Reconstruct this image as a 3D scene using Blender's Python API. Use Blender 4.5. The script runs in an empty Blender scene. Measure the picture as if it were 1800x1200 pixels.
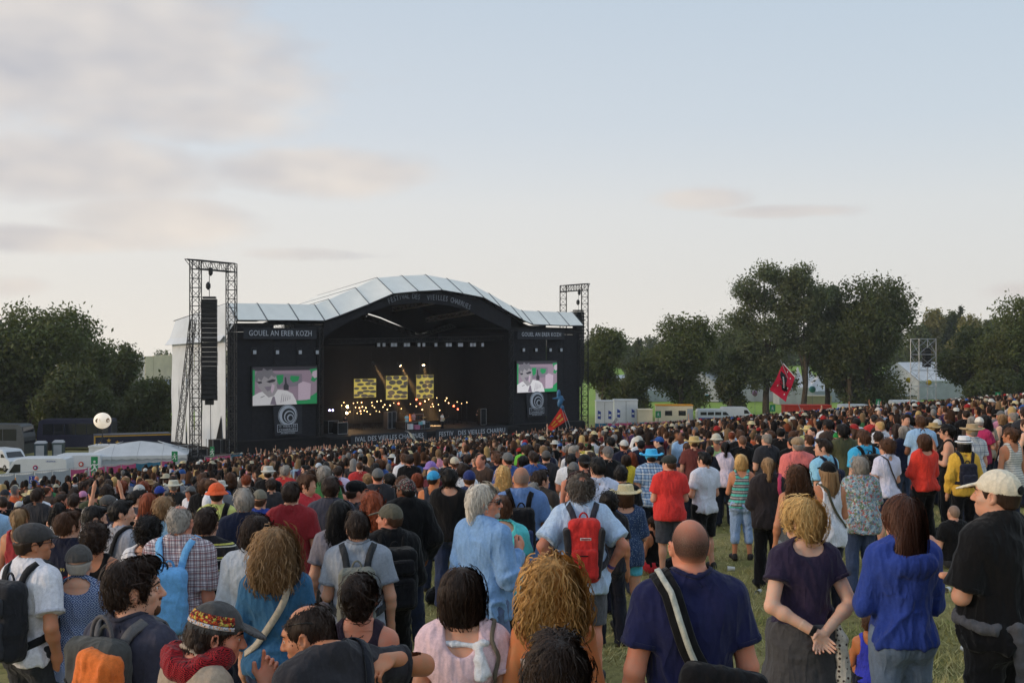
import bpy,math,random
import numpy as np
from mathutils import Matrix,Vector
random.seed(7)
rng = np.random.default_rng(7)
R = math.radians
scene = bpy.context.scene
col = scene.collection
# ------------------------------------------------------------------ camera
CAM_Z = 2.25
FPX = 2000.0            # focal length in photo pixels (1800 wide)
cam_d = bpy.data.cameras.new('camera')
cam_d.lens = 40.0
cam_d.sensor_width = 36.0
cam_d.shift_y = 6/1800
cam_d.clip_start = 0.05
cam_d.clip_end = 6000
cam = bpy.data.objects.new('camera',cam_d)
col.objects.link(cam)
cam.location = (0,0,CAM_Z)
cam.rotation_euler = (R(90),0,0)
scene.camera = cam
# ------------------------------------------------------------------ sky and sun
SUN_EL,SUN_AZ = 11.0,-108.0      # degrees; azimuth from the view direction, negative is to the left
world = bpy.data.worlds.new('World')
scene.world = world
world.use_nodes = True
wt = world.node_tree
wt.nodes.clear()
def WN(kind,**kw):
 n = wt.nodes.new(kind)
 for k,v in kw.items():
  setattr(n,k,v)
 return n
def wmath(op,a,b=None,c=None,clamp=False):
 n = WN('ShaderNodeMath',operation=op,use_clamp=clamp)
 for i,v in enumerate((a,b,c)):
  if v is None:
   continue
  if isinstance(v,(int,float)):
   n.inputs[i].default_value = v
  else:
   wt.links.new(v,n.inputs[i])
 return n.outputs[0]
def wmix(f,a,b):
 n = WN('ShaderNodeMix',data_type='RGBA')
 for s,v in ((0,f),(6,a),(7,b)):
  if isinstance(v,(int,float)):
   n.inputs[s].default_value = v
  elif isinstance(v,tuple):
   n.inputs[s].default_value = (*v,1)
  else:
   wt.links.new(v,n.inputs[s])
 return n.outputs[2]
def srgb(r,g,b):
 return tuple(((c/255)/12.92 if c/255 <= 0.04045 else ((c/255 + 0.055)/1.055) ** 2.4) for c in (r,g,b))
sky = WN('ShaderNodeTexSky',sky_type='NISHITA')
sky.sun_disc = False
sky.sun_elevation = R(SUN_EL)
sky.sun_rotation = R(SUN_AZ)
sky.air_density = 1.0
sky.dust_density = 2.5
tc = WN('ShaderNodeTexCoord')
sep = WN('ShaderNodeSeparateXYZ')
wt.links.new(tc.outputs['Generated'],sep.inputs[0])
dx,dy,dz = sep.outputs
az = wmath('ARCTAN2',dx,dy)
el = wmath('ARCSINE',dz)
# thin high veil over the whole sky: pale and creamy low down, soft blue overhead
elp = wmath('MAXIMUM',el,0.0)
t1 = wmath('SMOOTHSTEP',elp,0.0,0.17) if False else wmath('MULTIPLY',elp,1/0.19,clamp=True)
t2 = wmath('MULTIPLY',wmath('SUBTRACT',elp,0.12),1/0.20,clamp=True)
sunward = wmath('MULTIPLY_ADD',wmath('COSINE',wmath('SUBTRACT',az,R(-72))),0.5,0.5)
sunward = wmath('POWER',sunward,1.6)
low = wmix(sunward,srgb(228,225,220),srgb(252,244,231))
mid = wmix(sunward,srgb(207,218,226),srgb(232,233,236))
high = wmix(sunward,srgb(186,206,224),srgb(204,214,226))
veil = wmix(t2,wmix(t1,low,mid),high)
cvec = WN('ShaderNodeCombineXYZ')
wt.links.new(wmath('MULTIPLY',az,8.0),cvec.inputs[0])
wt.links.new(wmath('MULTIPLY',el,17.0),cvec.inputs[1])
nz = WN('ShaderNodeTexNoise',noise_dimensions='3D')
nz.inputs['Scale'].default_value = 1.0
nz.inputs['Detail'].default_value = 6
nz.inputs['Roughness'].default_value = 0.55
wt.links.new(cvec.outputs[0],nz.inputs['Vector'])
nzf = nz.outputs['Fac']
def pix_dir(px,py):
 a = math.atan((px - 900)/FPX)
 return a,math.atan((606 - py)/FPX*math.cos(a))
CLOUDS = [(130,85,330,130,1.25),(320,200,170,50,1.0),(90,290,260,52,1.2),(255,312,130,24,.9),(545,305,180,36,1.2),
     (280,385,150,40,1.0),(90,420,230,20,1.0),(560,447,130,13,.8),
     (1235,352,75,18,1.0),(1370,372,120,11,.9),(985,385,60,10,.35),(30,505,55,18,.7),(1800,510,60,14,.7)]
mask = None
for cx,cy,sx,sy,amp in CLOUDS:
 a0,e0 = pix_dir(cx,cy)
 qa = wmath('MULTIPLY',wmath('SUBTRACT',az,a0),FPX/sx)
 qe = wmath('MULTIPLY',wmath('SUBTRACT',el,e0),FPX/sy)
 rr = wmath('ADD',wmath('MULTIPLY',qa,qa),wmath('MULTIPLY',qe,qe))
 g = wmath('MULTIPLY',wmath('EXPONENT',wmath('MULTIPLY',rr,-0.75)),amp)
 mask = g if mask is None else wmath('MAXIMUM',mask,g)
# the same broken cloud goes on all round the sky, thinly
nz2 = WN('ShaderNodeTexNoise')
nz2.inputs['Scale'].default_value = 2.6
nz2.inputs['Detail'].default_value = 2
wt.links.new(tc.outputs['Generated'],nz2.inputs['Vector'])
roam = wmath('MULTIPLY',wmath('SUBTRACT',nz2.outputs['Fac'],0.62),2.5,clamp=True)
mask = wmath('MAXIMUM',mask,roam)
dens = wmath('ADD',mask,wmath('MULTIPLY_ADD',nzf,1.7,-1.12))
dens = wmath('MULTIPLY',dens,1.35,clamp=True)
dens = wmath('MULTIPLY',dens,wmath('SUBTRACT',2.0,dens),clamp=True)
dens = wmath('MULTIPLY',dens,wmath('MULTIPLY',wmath('ADD',mask,0.12),1.6,clamp=True),clamp=True)
nz3 = WN('ShaderNodeTexNoise')
nz3.inputs['Scale'].default_value = 1.1
nz3.inputs['Detail'].default_value = 2.5
wt.links.new(cvec.outputs[0],nz3.inputs['Vector'])
shade = wmath('MULTIPLY',wmath('SUBTRACT',nz3.outputs['Fac'],0.30),2.4,clamp=True)
ccol = wmix(shade,srgb(194,192,197),wmix(sunward,srgb(234,224,215),srgb(250,238,225)))
cloudy = wmix(wmath('MULTIPLY',dens,0.8),veil,ccol)
bg1 = WN('ShaderNodeBackground')
wt.links.new(sky.outputs[0],bg1.inputs['Color'])
bg1.inputs['Strength'].default_value = 0.12
bg2 = WN('ShaderNodeBackground')
wt.links.new(cloudy,bg2.inputs['Color'])
bg2.inputs['Strength'].default_value = 1.0
mixw = WN('ShaderNodeMixShader')
mixw.inputs[0].default_value = 0.96
wt.links.new(bg1.outputs[0],mixw.inputs[1])
wt.links.new(bg2.outputs[0],mixw.inputs[2])
wo = WN('ShaderNodeOutputWorld')
wt.links.new(mixw.outputs[0],wo.inputs[0])
sun_d = bpy.data.lights.new('sun','SUN')
sun_d.energy = 1.6
sun_d.angle = R(12)
sun_d.color = (1.0,0.80,0.58)
sun = bpy.data.objects.new('sun',sun_d)
col.objects.link(sun)
sd = Vector((math.sin(R(SUN_AZ))*math.cos(R(SUN_EL)),math.cos(R(SUN_AZ))*math.cos(R(SUN_EL)),math.sin(R(SUN_EL))))
sun.rotation_euler = sd.to_track_quat('Z','Y').to_euler()
sun.location = (-40,10,40)
vs = scene.view_settings
vs.view_transform = 'Standard'
vs.look = 'None'
vs.exposure = 0.0
vs.gamma = 1.0
vs.use_curve_mapping = False
scene.cycles.max_bounces = 4
scene.cycles.diffuse_bounces = 2
scene.cycles.glossy_bounces = 2
scene.cycles.transmission_bounces = 2
scene.cycles.transparent_max_bounces = 6
scene.cycles.volume_bounces = 0
scene.cycles.use_denoising = True
scene.cycles.caustics_reflective = False
scene.cycles.caustics_refractive = False
# ------------------------------------------------------------------ terrain and pixels
def ground_z(x,y):
 """Height of the meadow: it falls away from the camera and to the left, flattens at the stage, climbs again far beyond."""
 x = np.asarray(x,float)
 y = np.asarray(y,float)
 xc = np.clip(x,-90,130)
 yc = np.clip(y,-40,400)
 p = 0.081*xc - 0.0728*yc - .8*np.clip((y - 60)/87,0,1.15) ** 2
 d = p + 10.05
 k = .5
 z = -10.05 + np.where(d > 11.9,d,np.log1p(np.exp(np.clip(d/k,-40,24)))*k)
 f = np.clip(y - 190,0,420)
 z = z + 0.0168*f
 left = np.clip((-x/np.maximum(y,1) - .10)/.12,0,1)
 z = z - left*(.0168*f + .03*np.clip(y - 235,0,4000))
 z = z + 0.05*np.sin(x*0.31 + 1.0)*np.sin(y*0.23)*np.clip(1.2 - y/90,0,1)
 return z
def gz(x,y):
 return float(ground_z(x,y))
def PT(px,py,Y):
 """World point seen at photo pixel (px, py) when it lies Y metres ahead of the camera."""
 return Vector(((px - 900)/FPX*Y,Y,CAM_Z - (py - 606)/FPX*Y))
# ------------------------------------------------------------------ mesh helpers
def mk_mesh(name,V,polys,smooth=True):
 """polys: list of index arrays, each (n, 3) or (n, 4)."""
 me = bpy.data.meshes.new(name)
 V = np.ascontiguousarray(V,dtype=np.float32)
 me.vertices.add(len(V))
 me.vertices.foreach_set('co',V.ravel())
 polys = [np.asarray(p,dtype=np.int32) for p in polys if len(p)]
 loops = np.concatenate([p.ravel() for p in polys])
 starts,s = [],0
 for p in polys:
  n,m = p.shape
  starts.append(s + np.arange(n,dtype=np.int32)*m)
  s += n*m
 starts = np.concatenate(starts)
 me.loops.add(len(loops))
 me.loops.foreach_set('vertex_index',loops)
 me.polygons.add(len(starts))
 me.polygons.foreach_set('loop_start',starts)
 if smooth:
  me.polygons.foreach_set('use_smooth',np.ones(len(starts),bool))
 me.update(calc_edges=True)
 return me
class MB:
 """Collects shapes and links them as one mesh object."""
 def __init__(self):
  self.v,self.f,self.m = [],[],[]
  self.mi = 0
 def add(self,verts,faces):
  o = len(self.v)
  self.v += [tuple(p) for p in verts]
  self.f += [tuple(o + i for i in f) for f in faces]
  self.m += [self.mi]*len(faces)
  return self
 def box(self,lo,hi,M=None):
  (x0,y0,z0),(x1,y1,z1) = lo,hi
  vs_ = [(x0,y0,z0),(x1,y0,z0),(x1,y1,z0),(x0,y1,z0),(x0,y0,z1),(x1,y0,z1),(x1,y1,z1),(x0,y1,z1)]
  if M is not None:
   vs_ = [M @ Vector(p) for p in vs_]
  return self.add(vs_,[(0,3,2,1),(4,5,6,7),(0,1,5,4),(1,2,6,5),(2,3,7,6),(3,0,4,7)])
 def quad(self,a,b,c,d):
  return self.add([a,b,c,d],[(0,1,2,3)])
 def poly(self,pts):
  return self.add(pts,[tuple(range(len(pts)))])
 def slab(self,pts,n):
  """Polygon pts extruded by vector n into a closed solid."""
  n = Vector(n)
  k = len(pts)
  a = [Vector(p) for p in pts]
  b = [p + n for p in a]
  fs = [tuple(range(k - 1,-1,-1)),tuple(range(k,2*k))]
  fs += [(i,(i + 1) % k,k + (i + 1) % k,k + i) for i in range(k)]
  return self.add(a + b,fs)
 def bar(self,a,b,r,n=5,r2=None):
  a,b = Vector(a),Vector(b)
  d = b - a
  if d.length < 1e-6:
   return self
  q = d.to_track_quat('Z','Y')
  r2 = r if r2 is None else r2
  vs_ = []
  for (c,rr) in ((a,r),(b,r2)):
   for i in range(n):
    t = 2*math.pi*i/n
    vs_.append(c + q @ Vector((math.cos(t)*rr,math.sin(t)*rr,0)))
  fs = [(i,(i + 1) % n,n + (i + 1) % n,n + i) for i in range(n)] + [tuple(range(n - 1,-1,-1)),tuple(range(n,2*n))]
  return self.add(vs_,fs)
 def tube(self,pts,rad,n=6):
  pts = [Vector(p) for p in pts]
  m = len(pts)
  if not hasattr(rad,'__len__'):
   rad = [rad]*m
  vs_,fs = [],[]
  up = Vector((0,0,1))
  d0 = (pts[1] - pts[0]).normalized()
  ref = up.cross(d0)
  if ref.length < .05:
   ref = Vector((1,0,0))
  ref.normalize()
  for i in range(m):
   d = (pts[min(i + 1,m - 1)] - pts[max(i - 1,0)]).normalized()
   ref = (ref - d*ref.dot(d)).normalized()
   b = d.cross(ref)
   for j in range(n):
    t = 2*math.pi*j/n
    vs_.append(pts[i] + (ref*math.cos(t) + b*math.sin(t))*rad[i])
  for i in range(m - 1):
   for j in range(n):
    fs.append((i*n + j,i*n + (j + 1) % n,(i + 1)*n + (j + 1) % n,(i + 1)*n + j))
  fs.append(tuple(range(n - 1,-1,-1)))
  fs.append(tuple((m - 1)*n + j for j in range(n)))
  return self.add(vs_,fs)
 def lathe(self,prof,n=16,c=(0,0,0),axis='z'):
  vs_,fs = [],[]
  for (r,z) in prof:
   for j in range(n):
    t = 2*math.pi*j/n
    p = (r*math.cos(t),r*math.sin(t),z)
    if axis == 'y':
     p = (p[0],p[2],p[1])
    elif axis == 'x':
     p = (p[2],p[0],p[1])
    vs_.append((p[0] + c[0],p[1] + c[1],p[2] + c[2]))
  for i in range(len(prof) - 1):
   for j in range(n):
    fs.append((i*n + j,i*n + (j + 1) % n,(i + 1)*n + (j + 1) % n,(i + 1)*n + j))
  fs.append(tuple(range(n - 1,-1,-1)))
  fs.append(tuple((len(prof) - 1)*n + j for j in range(n)))
  return self.add(vs_,fs)
 def mesh(self,name,mats,smooth=False):
  me = bpy.data.meshes.new(name)
  me.from_pydata(self.v,[],self.f)
  for m in (mats if isinstance(mats,(list,tuple)) else [mats]):
   me.materials.append(m)
  if any(self.m):
   me.polygons.foreach_set('material_index',self.m)
  if smooth:
   me.polygons.foreach_set('use_smooth',[True]*len(self.f))
  me.update()
  return me
 def build(self,name,mats,parent=None,smooth=False):
  return link(name,self.mesh(name,mats,smooth),parent)
def link(name,data,parent=None,color=None):
 o = bpy.data.objects.new(name,data)
 col.objects.link(o)
 if parent is not None:
  o.parent = parent
 if color is not None:
  o.color = (*color,1)
 return o
def tag(o,label=None,cat=None,group=None,kind=None):
 if label:
  o['label'] = label
 if cat:
  o['category'] = cat
 if group:
  o['group'] = group
 if kind:
  o['kind'] = kind
 return o
def empty(name,loc,rz=0.0,label=None,cat=None,group=None):
 o = bpy.data.objects.new(name,None)
 col.objects.link(o)
 o.location = loc
 o.rotation_euler = (0,0,rz)
 o.empty_display_size = .2
 return tag(o,label,cat,group)
def copy_tree(o,parent=None):
 c = o.copy()
 col.objects.link(c)
 c.parent = parent
 for ch in list(o.children):
  copy_tree(ch,c)
 return c
def text_mesh(body,size,extrude=0.01,align='CENTER',squeeze=1.0):
 cu = bpy.data.curves.new('lettering','FONT')
 cu.body = body
 cu.size = size
 cu.extrude = extrude
 cu.align_x = align
 cu.align_y = 'CENTER'
 cu.resolution_u = 2
 cu.space_character = 1.05
 t = bpy.data.objects.new('lettering',cu)
 col.objects.link(t)
 dg = bpy.context.evaluated_depsgraph_get()
 me = bpy.data.meshes.new_from_object(t.evaluated_get(dg))
 bpy.data.objects.remove(t)
 bpy.data.curves.remove(cu)
 if squeeze != 1.0:
  me.transform(Matrix.Diagonal((squeeze,1,1,1)))
 return me
def lettering(body,size,mat,parent,loc,rz=0.0,extrude=0.01,squeeze=1.0,tilt=0.0,fit=None):
 """Upright lettering facing local -Y of its parent."""
 me = text_mesh(body,size,extrude,squeeze=squeeze)
 if fit:
  xs_ = [v.co.x for v in me.vertices]
  me.transform(Matrix.Diagonal((fit/(max(xs_) - min(xs_)),1,1,1)))
 me.materials.append(mat)
 o = link('lettering',me,parent)
 o.location = loc
 o.rotation_euler = Matrix.Rotation(rz,3,'Z').to_4x4().to_3x3().__matmul__(Matrix.Rotation(R(90),3,'X') @ Matrix.Rotation(tilt,3,'Z')).to_euler()
 return o
# ------------------------------------------------------------------ materials
MATS = {}
def new_mat(name):
 m = bpy.data.materials.new(name)
 m.use_nodes = True
 nt = m.node_tree
 bsdf = nt.nodes['Principled BSDF']
 return m,nt,bsdf
def nd(nt,kind,**kw):
 n = nt.nodes.new(kind)
 for k,v in kw.items():
  setattr(n,k,v)
 return n
def noise(nt,scale,detail=4,rough=.55,coord='Object',vec=None):
 n = nd(nt,'ShaderNodeTexNoise')
 n.inputs['Scale'].default_value = scale
 n.inputs['Detail'].default_value = detail
 n.inputs['Roughness'].default_value = rough
 if vec is None:
  c = nd(nt,'ShaderNodeTexCoord')
  vec = c.outputs[coord]
 nt.links.new(vec,n.inputs['Vector'])
 return n.outputs['Fac']
def nmix(nt,f,a,b,blend='MIX'):
 n = nd(nt,'ShaderNodeMix',data_type='RGBA',blend_type=blend)
 for s,v in ((0,f),(6,a),(7,b)):
  if isinstance(v,(int,float)):
   n.inputs[s].default_value = v
  elif isinstance(v,tuple):
   n.inputs[s].default_value = (*v[:3],1)
  else:
   nt.links.new(v,n.inputs[s])
 return n.outputs[2]
def nmath(nt,op,a,b=None,c=None,clamp=False):
 n = nd(nt,'ShaderNodeMath',operation=op,use_clamp=clamp)
 for i,v in enumerate((a,b,c)):
  if v is None:
   continue
  if isinstance(v,(int,float)):
   n.inputs[i].default_value = v
  else:
   nt.links.new(v,n.inputs[i])
 return n.outputs[0]
def nramp(nt,f,lo,hi):
 n = nd(nt,'ShaderNodeMapRange')
 n.inputs['From Min'].default_value = lo
 n.inputs['From Max'].default_value = hi
 nt.links.new(f,n.inputs['Value'])
 return n.outputs[0]
def bump(nt,bsdf,h,strength=.4,dist=.01):
 b = nd(nt,'ShaderNodeBump')
 b.inputs['Strength'].default_value = strength
 b.inputs['Distance'].default_value = dist
 nt.links.new(h,b.inputs['Height'])
 nt.links.new(b.outputs[0],bsdf.inputs['Normal'])
def plain(name,c,rough=.7,var=.12,scale=6,metal=0.0,bmp=0.0,spec=.3,coord='Object'):
 """A painted, plastic, canvas or metal surface with slight wear and dirt."""
 if name in MATS:
  return MATS[name]
 m,nt,b = new_mat(name)
 n = noise(nt,scale,5,.6,coord)
 c2 = tuple(max(0,x*(1 - var*1.6)) for x in c)
 nt.links.new(nmix(nt,nramp(nt,n,.35,.68),c2,c),b.inputs['Base Color'])
 b.inputs['Roughness'].default_value = rough
 b.inputs['Metallic'].default_value = metal
 b.inputs['Specular IOR Level'].default_value = spec
 if bmp:
  bump(nt,b,noise(nt,scale*8,4,.6,coord),bmp,.01)
 MATS[name] = m
 return m
def glow(name,c,strength):
 if name in MATS:
  return MATS[name]
 m,nt,b = new_mat(name)
 b.inputs['Base Color'].default_value = (*[min(1,x*.5) for x in c],1)
 b.inputs['Emission Color'].default_value = (*c,1)
 b.inputs['Emission Strength'].default_value = strength
 MATS[name] = m
 return m
# ------------------------------------------------------------------ implicit surfaces for bodies, clothes, hair, bags
_T = np.random.default_rng(3).random((32,32,32)).astype(np.float32)
def vnoise(P):
 P = np.asarray(P,np.float32)
 i = np.floor(P).astype(np.int32)
 f = P - i
 f = f*f*(3 - 2*f)
 i &= 31
 j = (i + 1) & 31
 x0,y0,z0 = i.T
 x1,y1,z1 = j.T
 fx,fy,fz = f.T
 a = _T[x0,y0,z0]*(1 - fx) + _T[x1,y0,z0]*fx
 b = _T[x0,y1,z0]*(1 - fx) + _T[x1,y1,z0]*fx
 c = _T[x0,y0,z1]*(1 - fx) + _T[x1,y0,z1]*fx
 d = _T[x0,y1,z1]*(1 - fx) + _T[x1,y1,z1]*fx
 return (a*(1 - fy) + b*fy)*(1 - fz) + (c*(1 - fy) + d*fy)*fz
def cone(a,b,ra,rb=None,k=.03,op='u',cap=False):
 return ('c',np.array(a,float),np.array(b,float),ra,ra if rb is None else rb,cap,k,op)
def ell(c,r,M=None,k=.03,op='u'):
 r = np.array([r]*3 if not hasattr(r,'__len__') else r,float)
 return ('e',np.array(c,float),r,M,k,op)
def rbox(c,h,r,M=None,k=.02,op='u'):
 return ('b',np.array(c,float),np.array(h,float),r,M,k,op)
def cut(n,p):
 n = np.array(n,float)
 n /= np.linalg.norm(n)
 return ('p',n,float(np.dot(n,p)))
def _loc(c,M,X,Y,Z):
 x,y,z = X - c[0],Y - c[1],Z - c[2]
 if M is None:
  return x,y,z
 return (M[0,0]*x + M[1,0]*y + M[2,0]*z,M[0,1]*x + M[1,1]*y + M[2,1]*z,M[0,2]*x + M[1,2]*y + M[2,2]*z)
def pdist(p,X,Y,Z):
 if p[0] == 'c':
  _,a,b,ra,rb,cap,k,op = p
  ba = b - a
  L2 = max(float(ba @ ba),1e-9)
  x,y,z = X - a[0],Y - a[1],Z - a[2]
  tr = (x*ba[0] + y*ba[1] + z*ba[2])/L2
  t = np.clip(tr,0,1)
  d = np.sqrt((x - t*ba[0]) ** 2 + (y - t*ba[1]) ** 2 + (z - t*ba[2]) ** 2) - (ra + (rb - ra)*t)
  if cap:
   d = np.maximum(d,(tr - 1)*math.sqrt(L2))
  return d
 if p[0] == 'e':
  _,c,r,M,k,op = p
  x,y,z = _loc(c,M,X,Y,Z)
  k0 = np.sqrt((x/r[0]) ** 2 + (y/r[1]) ** 2 + (z/r[2]) ** 2)
  k1 = np.sqrt((x/r[0] ** 2) ** 2 + (y/r[1] ** 2) ** 2 + (z/r[2] ** 2) ** 2)
  return k0*(k0 - 1)/np.maximum(k1,1e-6)
 if p[0] == 'b':
  _,c,h,r,M,k,op = p
  x,y,z = _loc(c,M,X,Y,Z)
  qx,qy,qz = np.abs(x) - h[0] + r,np.abs(y) - h[1] + r,np.abs(z) - h[2] + r
  return np.sqrt(np.maximum(qx,0) ** 2 + np.maximum(qy,0) ** 2 + np.maximum(qz,0) ** 2) + np.minimum(np.maximum(qx,np.maximum(qy,qz)),0) - r
 return X*p[1][0] + Y*p[1][1] + Z*p[1][2] - p[2]
def pbox(p):
 if p[0] == 'c':
  a,b,ra,rb = p[1:5]
  return np.minimum(a - ra,b - rb),np.maximum(a + ra,b + rb)
 c,h,M = p[1],p[2],(p[3] if p[0] == 'e' else p[4])
 e = h if M is None else (np.sqrt((np.asarray(M) ** 2) @ (h ** 2)) if p[0] == 'e' else np.abs(M) @ h)
 return c - e,c + e
def smin(a,b,k):
 h = np.clip(.5 + .5*(b - a)/k,0,1)
 return b + (a - b)*h - k*h*(1 - h)
def sdf_pts(prims,P,cuts=False):
 X,Y,Z = P[:,0],P[:,1],P[:,2]
 F = np.full(len(P),.5)
 for p in prims:
  if p[0] == 'p':
   if cuts:
    F = np.maximum(F,pdist(p,X,Y,Z))
   continue
  d = pdist(p,X,Y,Z)
  if p[-1] == 'u':
   F = smin(F,d,p[-2])
  elif cuts:
   F = -smin(-F,d,p[-2])
 return F
def sdf_grad(prims,P):
 e = .003
 g = np.stack([sdf_pts(prims,P + np.eye(3)[i]*e) - sdf_pts(prims,P - np.eye(3)[i]*e) for i in range(3)],1)
 return g/np.maximum(np.linalg.norm(g,axis=1,keepdims=True),1e-6)
def project(prims,P,off=0.0,it=5):
 P = np.array(P,float)
 for _ in range(it):
  P = P - sdf_grad(prims,P)*np.clip(sdf_pts(prims,P) - off,-.05,.05)[:,None]
 return P
_ED = [(0,1,0),(2,3,0),(4,5,0),(6,7,0),(0,2,1),(1,3,1),(4,6,1),(5,7,1),(0,4,2),(1,5,2),(2,6,2),(3,7,2)]
_CO = np.array([(i & 1,(i >> 1) & 1,(i >> 2) & 1) for i in range(8)])
def polygonise(prims,cell,lo=None,hi=None):
 """Smooth closed mesh (vertices, quads) of the blended primitives."""
 bx = [pbox(p) for p in prims if p[0] != 'p' and p[-1] == 'u']
 l0 = np.min([b[0] for b in bx],0) - 2.5*cell
 h0 = np.max([b[1] for b in bx],0) + 2.5*cell
 l0 = l0 if lo is None else np.maximum(l0,lo)
 h0 = h0 if hi is None else np.minimum(h0,hi)
 n = np.ceil((h0 - l0)/cell).astype(int) + 1
 ax = [(l0[i] + np.arange(n[i])*cell).astype(np.float32) for i in range(3)]
 F = np.full(n,.5,np.float32)
 for p in prims:
  if p[0] == 'p':
   F = np.maximum(F,(ax[0][:,None,None]*p[1][0] + ax[1][None,:,None]*p[1][1] + ax[2][None,None,:]*p[1][2] - p[2]).astype(np.float32))
   continue
  k = p[-2]
  a,b = pbox(p)
  m = k + 2.5*cell
  i0 = np.clip(np.floor((a - m - l0)/cell).astype(int),0,n)
  i1 = np.clip(np.ceil((b + m - l0)/cell).astype(int) + 1,0,n)
  if np.any(i1 <= i0):
   continue
  s = tuple(slice(i0[i],i1[i]) for i in range(3))
  d = pdist(p,ax[0][s[0]][:,None,None],ax[1][s[1]][None,:,None],ax[2][s[2]][None,None,:])
  F[s] = smin(F[s],d,k) if p[-1] == 'u' else -smin(-F[s],d,k)
 ins = F < 0
 c = np.zeros(n - 1,np.int8)
 for q in _CO:
  c += ins[q[0]:n[0] - 1 + q[0],q[1]:n[1] - 1 + q[1],q[2]:n[2] - 1 + q[2]]
 act = np.argwhere((c > 0) & (c < 8))
 if len(act) == 0:
  return np.zeros((0,3)),np.zeros((0,4),int)
 idx = np.full(n - 1,-1,np.int32)
 idx[tuple(act.T)] = np.arange(len(act))
 cv = np.stack([F[tuple((act + q).T)] for q in _CO],1)
 acc = np.zeros((len(act),3))
 cnt = np.zeros(len(act))
 for a,b,axn in _ED:
  va,vb = cv[:,a],cv[:,b]
  m = (va < 0) != (vb < 0)
  t = np.where(m,va/np.where(m,va - vb,1),0)
  pos = _CO[a][None,:].repeat(len(act),0).astype(float)
  pos[:,axn] += t
  acc += pos*m[:,None]
  cnt += m
 V = l0 + (act + acc/cnt[:,None])*cell
 Q = []
 for axn in range(3):
  o1,o2 = [(1,2),(2,0),(0,1)][axn]
  sa = [slice(None)]*3
  sb = [slice(None)]*3
  sa[axn],sb[axn] = slice(0,-1),slice(1,None)
  A,B = ins[tuple(sa)],ins[tuple(sb)]
  e = np.argwhere(A != B)
  ok = (e[:,o1] > 0) & (e[:,o2] > 0) & (e[:,o1] < n[o1] - 1) & (e[:,o2] < n[o2] - 1)
  e = e[ok]
  if not len(e):
   continue
  flip = A[tuple(e.T)]
  d1 = np.zeros(3,int)
  d2 = np.zeros(3,int)
  d1[o1] = 1
  d2[o2] = 1
  q = np.stack([idx[tuple((e - d1 - d2).T)],idx[tuple((e - d2).T)],idx[tuple(e.T)],idx[tuple((e - d1).T)]],1)
  q[~flip] = q[~flip][:,::-1]
  Q.append(q)
 Q = np.concatenate(Q)
 Q = Q[(Q >= 0).all(1)]
 return V,Q
def vnormals(V,Q):
 a,b,c,d = (V[Q[:,i]] for i in range(4))
 fn = np.cross(c - a,d - b)
 N = np.zeros_like(V)
 for i in range(4):
  for j in range(3):
   N[:,j] += np.bincount(Q[:,i],fn[:,j],len(V))
 return N/np.maximum(np.linalg.norm(N,axis=1,keepdims=True),1e-9)
def folds(V,Q,amp,seed=0,sc=(10,10,4.2)):
 """Cloth creases pushed into a garment."""
 N = vnormals(V,Q)
 w = V*4 + seed*7.3
 tz = np.clip((1.36 - V[:,2])*3.5,.30,1.0) if sc[2] < 8 else 1.0
 Wp = V*np.array(sc) + np.stack([vnoise(w),vnoise(w + 9),vnoise(w + 17)],1)*2.2 + seed*3.1
 r = 1 - np.abs(2*vnoise(Wp) - 1)
 r2 = 1 - np.abs(2*vnoise(Wp*2.3 + 5) - 1)
 return V + N*(amp*tz*(1.2*r ** 2 + .35*r2 ** 2 - .6))[:,None]
def rot(yaw=0.,pitch=0.,roll=0.):
 return np.array(Matrix.Rotation(R(yaw),3,'Z') @ Matrix.Rotation(R(pitch),3,'X') @ Matrix.Rotation(R(roll),3,'Y'))
PIV = PIV0 = np.array((0,-.012,1.52))
def turn(prims,M):
 """Head-space primitives turned about the neck (and carried forward when the head is bowed)."""
 out = []
 off = getattr(M,'off',np.zeros(3))
 M = getattr(M,'M',M)
 PIV = PIV0 + off
 mv = lambda p: PIV + M @ (p - PIV0)
 for p in prims:
  if p[0] == 'c':
   out.append(('c',mv(p[1]),mv(p[2])) + p[3:])
  elif p[0] == 'e':
   out.append(('e',mv(p[1]),p[2],M if p[3] is None else M @ p[3]) + p[4:])
  elif p[0] == 'b':
   out.append(('b',mv(p[1]),p[2],p[3],M if p[4] is None else M @ p[4]) + p[5:])
  else:
   n = M @ p[1]
   pt = p[1]*p[2]
   out.append(('p',n,float(n @ mv(pt))))
 return out
ARMS = {
 'down': ((.045,-.035,-.29),(.01,.06,-.245)),
 'loose': ((.07,-.02,-.285),(.0,.09,-.235)),
 'front': ((.06,.02,-.285),(-.12,.19,.05)),
 'pocket': ((.10,-.06,-.275),(-.05,.09,-.215)),
 'crossed': ((.06,.05,-.275),(-.215,.12,.035)),
 'hips': ((.165,-.10,-.225),(-.10,.07,-.19)),
 'behind': ((.085,-.10,-.275),(-.21,-.085,-.13)),
 'up': ((.10,.10,.24),(-.05,.03,.25)),
 'upwide': ((.20,.08,.18),(.03,.05,.25)),
 'phone': ((.07,.10,-.25),(-.09,.16,.17)),
 'chin': ((.02,.14,-.24),(-.10,.06,.22)),
 'bag': ((.05,.06,-.28),(-.03,.17,.16)),
 'away': ((.275,.03,.02),(-.13,-.10,.10)),
}
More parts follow.
